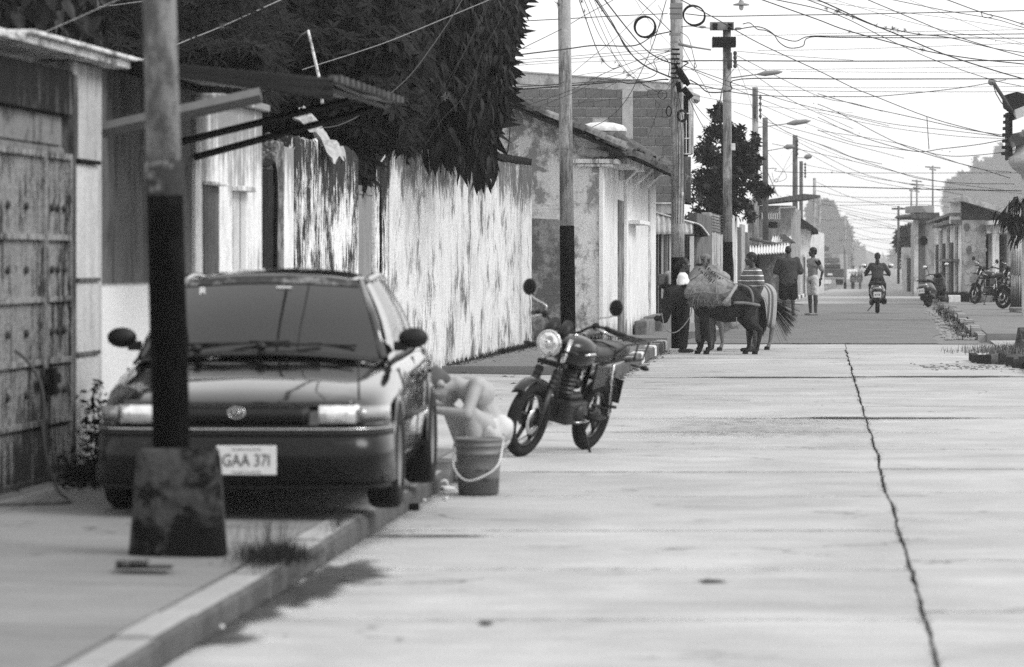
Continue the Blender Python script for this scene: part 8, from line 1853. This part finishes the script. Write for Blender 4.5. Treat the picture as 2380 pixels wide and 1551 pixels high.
# ---- crouching man washing the car wheel
CR = dict(pelvis=(.02, .07, .33), chest=(0, -.05, .57), neck=(0, -.20, .665), head=(-.01, -.34, .665), shl=(.17, -.11, .665), shr=(-.17, -.11, .665), ell=(.27, -.20, .47), elr=(-.24, -.24, .50), wrl=(.10, -.42, .50), wrr=(-.10, -.46, .56),
          hipl=(.10, .06, .31), hipr=(-.10, .06, .31), knl=(.20, -.17, .48), knr=(-.20, -.19, .46), anl=(.16, -.07, .09), anr=(-.16, -.08, .09), ftl=(.17, -.24, .035), ftr=(-.17, -.25, .035))
cl = Vector(((1128-CX)/F*27.4, 27.4, 0.0))
cr_, g_, f_, M_, k_ = person('shirtless man in white shorts crouching to wash the rear wheel of the car', cl, math.radians(-75), CR, m_skl,
       [legs(cloth('white_boxers', .55, .1), .42, 'shorts', .008, .95, .0, top=.0)], H=1.74, hair=False, facing_eyes=True, heady=(0, math.radians(58)), vox=.010)
hair_cap(f_, M_, cloth('grey_brown_hair', .10), cr_, s=k_, thick=.006)
bs = thing('wash_basin', 'dark plastic basin standing behind the bucket by the crouching man', 'basin', (cl.x - .42, 26.7, .0)); obj('basin_body', MB().lathe([(.001, .01), (.15, .0), (.19, .10), (.20, .17), (.215, .18), (.205, .185), (.18, .10), (.14, .02), (.001, .02)], 24), m_bkt, bs)
st_ = thing('rubber_slipper', 'pale slipper on the foot side beside the basin', 'slipper', (cl.x - .30, 26.3, .0), .6); obj('sole', MB().prism([(-.045, -.12), (.045, -.12), (.05, 0), (.045, .12), (-.035, .12), (-.04, 0)], 'z', .0, .025), m_kw, st_, bevel=.008); obj('strap', MB().tube(spline([(-.045, -.03, .02), (-.02, -.05, .06), (.02, -.05, .06), (.045, -.03, .02)], 4), .008, 5), m_kw, st_)

# ------------------------------------------------------------------ donkeys: local -Y is the head end
m_dk = flat('dark_coat', .018, .75, 0, .2, var=.45, scale=9, bump=.3); m_lk = flat('grey_coat', .15, .8, 0, .15, var=.25, scale=8, bump=.2)
m_belly = flat('pale_belly', .08, .8, var=.3); m_hoof = flat('hoof', .012, .5)
def donkey(label, loc, rz, mat, hd='down', H=1.12, tailp=None, tailmat=None, legs_off=(0, 0, 0, 0), thin=1.0, short=False):
    e = thing('donkey', label, 'donkey', loc, rz); B = Body(); k = H/1.15
    def V(x, y, z):
        if short: y = -.5 + (y+.5)*.76 if y > -.5 else (y if y > -.62 else -.62 + (y+.62)*1.30)
        return Vector((x, y, z))*k
    # trunk: chest, barrel, rump
    B.limb(V(0, -.48, .88), V(0, -.05, .82), .215*thin*k, .26*thin*k, n=18, flat_=1.12, fdir=(1,0,0)); B.limb(V(0, -.05, .82), V(0, .38, .90), .26*thin*k, .205*thin*k, n=18, flat_=1.1, fdir=(1,0,0))
    B.ell(V(0, -.50, .98), (.12*k, .16*k, .17*k)); B.ell(V(0, .45, .95), (.19*thin*k, .20*k, .20*k)); B.limb(V(0, -.45, 1.07), V(0, .45, 1.07), .09*k, .10*k); B.ell(V(0, -.62, .82), (.15*k, .12*k, .19*k)); B.ell(V(0, -.02, .70), (.20*thin*k, .34*k, .16*k))
    # neck and head
    if hd == 'down': n1, n2, mz, ea = V(0, -.80, .98), V(0, -.99, 1.03), V(0, -1.09, .60), V(0, -.985, 1.14)
    else: n1, n2, mz, ea = V(0, -.78, 1.22), V(0, -.92, 1.36), V(0, -1.20, 1.18), V(0, -.88, 1.48)
    B.limb(V(0, -.55, .95), n1, .20*k, .165*k, flat_=.62, fdir=(0, -.3, 1)); B.limb(n1, n2, .165*k, .15*k, flat_=.65, fdir=(0, .2, 1))
    B.limb(n2, n2.lerp(mz, .55), .150*k, .115*k, flat_=.75, fdir=(0, -1, .6)); B.limb(n2.lerp(mz, .55), mz, .105*k, .080*k, flat_=.85); B.ell(mz + V(0, .0, .01), (.055*k, .06*k, .055*k)); B.ell(n2.lerp(mz, .3) + V(0, .06, -.03), (.06*k, .09*k, .09*k))
    for s in (-1, 1): B.chain([ea + V(s*.05, 0, -.04), ea + V(s*.085, .02, .09), ea + V(s*.095, .03, .20)], [.030*k, .032*k, .010*k], n=8)
    # legs: front
    for s, o_ in ((-1, legs_off[0]), (1, legs_off[1])):
        B.chain([V(s*.12, -.55, .75), V(s*.12, -.56, .62), V(s*.12, -.54 + o_*.5, .36), V(s*.12, -.54 + o_, .13), V(s*.12, -.57 + o_, .07)], [.105*k, .075*k, .047*k, .030*k, .034*k], n=10); B.ell(V(s*.12, -.545 + o_*.5, .36), (.044*k, .048*k, .055*k)); B.limb(V(s*.12, -.57 + o_, .07), V(s*.12, -.60 + o_, .03), .036*k, .044*k, n=9)
    for s, o_ in ((-1, legs_off[2]), (1, legs_off[3])):
        B.chain([V(s*.11, .42, .86), V(s*.13, .32 + o_*.3, .62), V(s*.12, .56 + o_, .40), V(s*.12, .50 + o_, .13), V(s*.12, .47 + o_, .07)], [.155*k, .105*k, .048*k, .032*k, .036*k], n=10); B.ell(V(s*.12, .56 + o_, .41), (.038*k, .05*k, .06*k)); B.limb(V(s*.12, .47 + o_, .07), V(s*.12, .44 + o_, .03), .037*k, .045*k, n=9)
    body = B.build('body', mat, e, vox=.013, smooth=6)
    for s in (-1, 1):
        for y, o_ in ((-.61, legs_off[0 if s < 0 else 1]), (.43, legs_off[2 if s < 0 else 3])): obj('hoof', MB().lathe([(.052*k, 0), (.046*k, .05*k), (.040*k, .06*k), (.001, .062*k)], 12, tuple(V(s*.12, y + o_, 0))), m_hoof, e)
        obj('eye', MB().ball(tuple(n2.lerp(mz, .28) + V(s*.075, -.03, .03)), (.014, .016, .014), 7, 5), m_hair, e)
    # mane and tail as strands
    rr_ = random.Random(int(H*1000)); mb = MB()
    crest = [V(0, -.50, 1.13), (V(0, -.55, .95) + n1)/2 + V(0, .04, .17), n1 + V(0, .02, .15), n2 + V(0, -.0, .115), ea + V(0, -.06, -.02)]; cs = spline(crest, 6)
    for i in range(260):
        p = cs[rr_.randrange(len(cs))] + Vector((rr_.gauss(0, .012), rr_.gauss(0, .02), -.01)); mb.tube([p, p + Vector((rr_.gauss(0, .03), rr_.gauss(0, .02), .05)), p + Vector((rr_.gauss(0, .05), rr_.gauss(.0, .03), .03 + rr_.uniform(0, .05)))], [.005, .004, .001], 3, cap=False)
    obj('mane', mb, m_hair, e)
    tp = tailp or [(0, .63, 1.0), (0, .72, .90), (.01, .74, .62), (0, .73, .34)]; mb = MB(); ts = [V(*p) if tailp is None else Vector(p)*k for p in tp]
    for i in range(190 if tailp is None else 130):
        sp = rr_.gauss(0, 1); sq = rr_.gauss(0, 1); w0 = .03; fan = 1.0 if tailp is None else 2.9; ll = rr_.uniform(.82, 1.05)
        pts = [t_ + Vector((sp*w0*(.4 + fan*i_*.30)*.6, sq*w0*(.4 + fan*i_*.30)*.9, (sq*.010 + sp*.012)*i_*i_*fan*.4)) for i_, t_ in enumerate(ts)]; pts[-1] = pts[-2].lerp(pts[-1], ll); sp_ = spline(pts, 3); mb.tube(sp_, [(.0055 if tailp is None else .007)*(1-.75*j/len(sp_)) for j in range(len(sp_))], 3, cap=False)
    mb.tube(spline(ts[:3], 4), [.045*k - .003*i for i in range(9)], 7)
    obj('tail', mb, tailmat or m_hair, e); return e, k
# dark donkey: head to the left, hindquarters nearer the camera
dloc = Vector(((1712-CX)/F*64.7, 64.7, 0)); d1, k1 = donkey('dark loaded donkey with bowed head standing by the kerb', dloc, math.radians(-88), m_dk, 'down', 1.13, legs_off=(-.04, .08, -.06, .12), short=True)
# second donkey behind, rump to the right
l2 = at(1772, 817, 0) + Vector((-.35, .9, 0)); d2, k2 = donkey('pale grey donkey with striped blanket swishing its tail behind the striped shirt man', l2, math.radians(-52), m_lk, 'up', 1.14, tailp=[(0, .60, .96), (.03, .74, .84), (.12, .88, .66), (.28, 1.04, .42)], legs_off=(0, .05, -.05, .12), thin=.88)
# load: sacks, cords, pack saddle
m_sack = flat('jute_sack', .17, .95, 0, .1, var=.3, scale=16, bump=.8); m_sack2 = flat('woven_sack', .26, .9, 0, .1, var=.25, scale=22, bump=.6); m_rope = flat('rope', .20, .9, var=.3, scale=30)
def on(e, v): return e.matrix_world @ Vector(v)
bpy.context.view_layer.update()
def sack(name, label, parts, mat, disp=.02):
    B = Body()
    for a, b, ra, rb in parts: B.limb(on(d1, a), on(d1, b), ra, rb)
    c = sum((on(d1, p[0]) for p in parts), Vector())/len(parts)
    B.mb.v = [tuple(Vector(v) - c) for v in B.mb.v]; o = B.build(name, mat, None, vox=.016, smooth=4, displace=disp, label=label, cat='sack'); o.location = c; return o
s1 = sack('large_sack', 'big bulging printed sack tied on top of the dark donkey', [((.06, -.66, 1.18), (.0, -.30, 1.22), .15, .17), ((.0, -.50, 1.32), (.02, -.36, 1.41), .12, .11), ((.12, -.74, 1.10), (.12, -.30, 1.14), .12, .15), ((.05, -.40, 1.34), (.0, -.22, 1.26), .12, .12)], m_sack2, .006)
s2 = sack('side_sack', 'frayed jute sack hanging on the near side of the dark donkey', [((.27, -.80, 1.02), (.28, -.42, 1.02), .11, .15), ((.27, -.66, .92), (.29, -.38, .90), .10, .10), ((.29, -.40, 1.05), (.27, -.20, 1.00), .14, .10)], m_sack, .007)
s3 = sack('small_sack', 'smaller grey sack wedged at the back of the load on the dark donkey', [((.05, -.22, 1.16), (.08, -.08, 1.12), .12, .09)], m_sack2, .006)
rr_ = random.Random(3); mb = MB()
for i in range(130):
    p = on(d1, (.36 + rr_.uniform(-.03, .05), rr_.uniform(-.84, -.30), .88 + rr_.uniform(-.05, .06))); mb.tube([p, p + Vector((rr_.gauss(0, .015), rr_.gauss(0, .01), -.05)), p + Vector((rr_.gauss(0, .02), 0, -rr_.uniform(.05, .09)))], [.006, .005, .001], 3, cap=False)
o = obj('frayed_fringe', mb, m_sack); bpy.context.view_layer.update(); o.parent = s2; o.matrix_parent_inverse = s2.matrix_world.inverted()
rp = MB()
for pts in ([(.40, -.70, .86), (.40, -.62, 1.12), (.18, -.56, 1.42), (-.10, -.5, 1.38)], [(.42, -.34, .84), (.44, -.38, 1.08), (.20, -.34, 1.50), (-.12, -.3, 1.40)], [(.36, -.86, 1.00), (.43, -.6, 1.04), (.45, -.30, 1.02), (.30, -.06, 1.10)], [(.14, -.78, 1.24), (.22, -.5, 1.40), (.16, -.18, 1.28), (.16, .0, 1.12)], [(.40, -.82, .98), (.38, -.74, 1.14), (.30, -.62, 1.30)]):
    rp.tube(spline([on(d1, p) for p in pts], 6), .008, 5)
obj('load_ropes', rp, m_rope, label='cords lashed round the sacks on the dark donkey', cat='rope')
stick = obj('pack_stick', MB().tube([on(d1, (.44, -.26, .84)), on(d1, (.38, -.16, .96)), on(d1, (.26, -.02, 1.16))], [.045, .034, .022], 8), m_sack2, label='pale pole end poking out behind the sacks on the dark donkey', cat='stick')
# printed letters on the sack
tx = marks('sack_print', .42, .22, 2, (0, 0, 0), m_ink, s1, 9); bpy.context.view_layer.update()
tx.matrix_world = Matrix.Translation(on(d1, (.215, -.46, 1.33))) @ Matrix.Rotation(math.radians(40), 4, 'Y') @ Matrix.Rotation(math.radians(-18), 4, 'X')
# harness straps over the rump
hs_ = MB()
def strap(pts, w, mb): 
    q = spline([on(d1, p) for p in pts], 5); mb.tube(q, w, 6)
strap([(.29, -.08, .86), (.27, .10, .86), (.24, .24, .84), (.12, .36, .82), (-.10, .36, .82)], .028, hs_); strap([(.10, .10, 1.15), (.17, .19, 1.10), (.21, .24, 1.0), (.225, .25, .86)], .022, hs_); strap([(.04, -.10, 1.18), (.06, .04, 1.17), (.10, .12, 1.14)], .014, hs_)
obj('harness', hs_, cloth('pale_harness', .16), label='broad pale harness straps round the rump of the dark donkey', cat='harness')
obj('saddle_blanket', MB().grid(lambda u, v: on(d1, ((-.30 + .6*u)*1.0, -.70 + .58*v, 1.19 - 1.25*(abs(u-.5)*2)**2.4*.30 + .01*math.sin(v*20))), 15, 10), m_sack, label='coarse blanket under the load of the dark donkey', cat='blanket', solid=.015)
# lead rope
obj('lead_rope', MB().tube(spline([P(1538, 728, 64.6), P(1541, 745, 64.5), P(1546, 764, 64.4), P(1565, 774, 64.3), P(1585, 762, 64.3), P(1604, 735, 64.3), P(1608, 715, 64.3), P(1614, 690, 64.3), P(1622, 668, 64.3)], 6), .010, 5), m_rope, label='lead rope looping from the muzzle of the dark donkey up to its load', cat='rope')
obj('loose_rope_end', MB().tube(spline([P(1778-10, 722, 66), P(1731, 728, 66)] if False else [on(d1, (.2, -.02, .62)), on(d1, (.22, -.02, .50)), on(d1, (.2, .01, .42))], 4), .009, 5), m_rope, label='short rope end dangling under the belly of the dark donkey', cat='rope')
# striped blanket on the pale donkey
t = NT('striped_blanket'); c = t.coord(); y_ = t.sep(c, 1); fr_ = t.math('FRACT', t.math('MULTIPLY', y_, 2.4)); k = t.math('LESS_THAN', fr_, .10); k2 = t.math('MULTIPLY', t.math('GREATER_THAN', fr_, .18), t.math('LESS_THAN', fr_, .30)); kk = t.math('MULTIPLY', t.math('MAXIMUM', k, k2), t.math('GREATER_THAN', y_, .18)); nz = t.noise(c, 40, 3); t.bump(nz, .4, .01)
mbl = t.out(t.mix(kk, t.rng(nz, .3, .7, .26, .36), .10), .95, 0, .1)
def on2(v): return d2.matrix_world @ Vector(v)
bl = obj('blanket', MB().grid(lambda u, v: (lambda a: (math.sin(a)*.285*(1 + .05*math.sin(v*9)), -.42 + 1.05*v, .93 + math.cos(a)*.235 - max(0, abs(a) - 1.5)*.42*(.8 + .5*math.sin(v*7 + (1 if a > 0 else 0)))))((u-.5)*2*2.25), 33, 22), mbl, label='checked and striped blanket hanging over the back of the pale donkey', cat='blanket', solid=.012)
bl.location = d2.location; bl.rotation_euler = d2.rotation_euler
# ------------------------------------------------------------------ haze: one closed box of pale air round everything
mb = MB(); mb.box(-400, 700, -8, 4000, -2.6, 62)
t = NT('haze_air'); t.t.nodes.remove(t.b); pv = t.n('ShaderNodeVolumePrincipled'); pv.inputs['Color'].default_value = (.95, .95, .95, 1)
pv.inputs['Density'].default_value = .00033; pv.inputs['Anisotropy'].default_value = .2
o_ = [n for n in t.t.nodes if n.type == 'OUTPUT_MATERIAL'][0]; t.l(pv.outputs[0], o_.inputs['Volume'])
obj('haze', mb, t.m, kind='stuff')
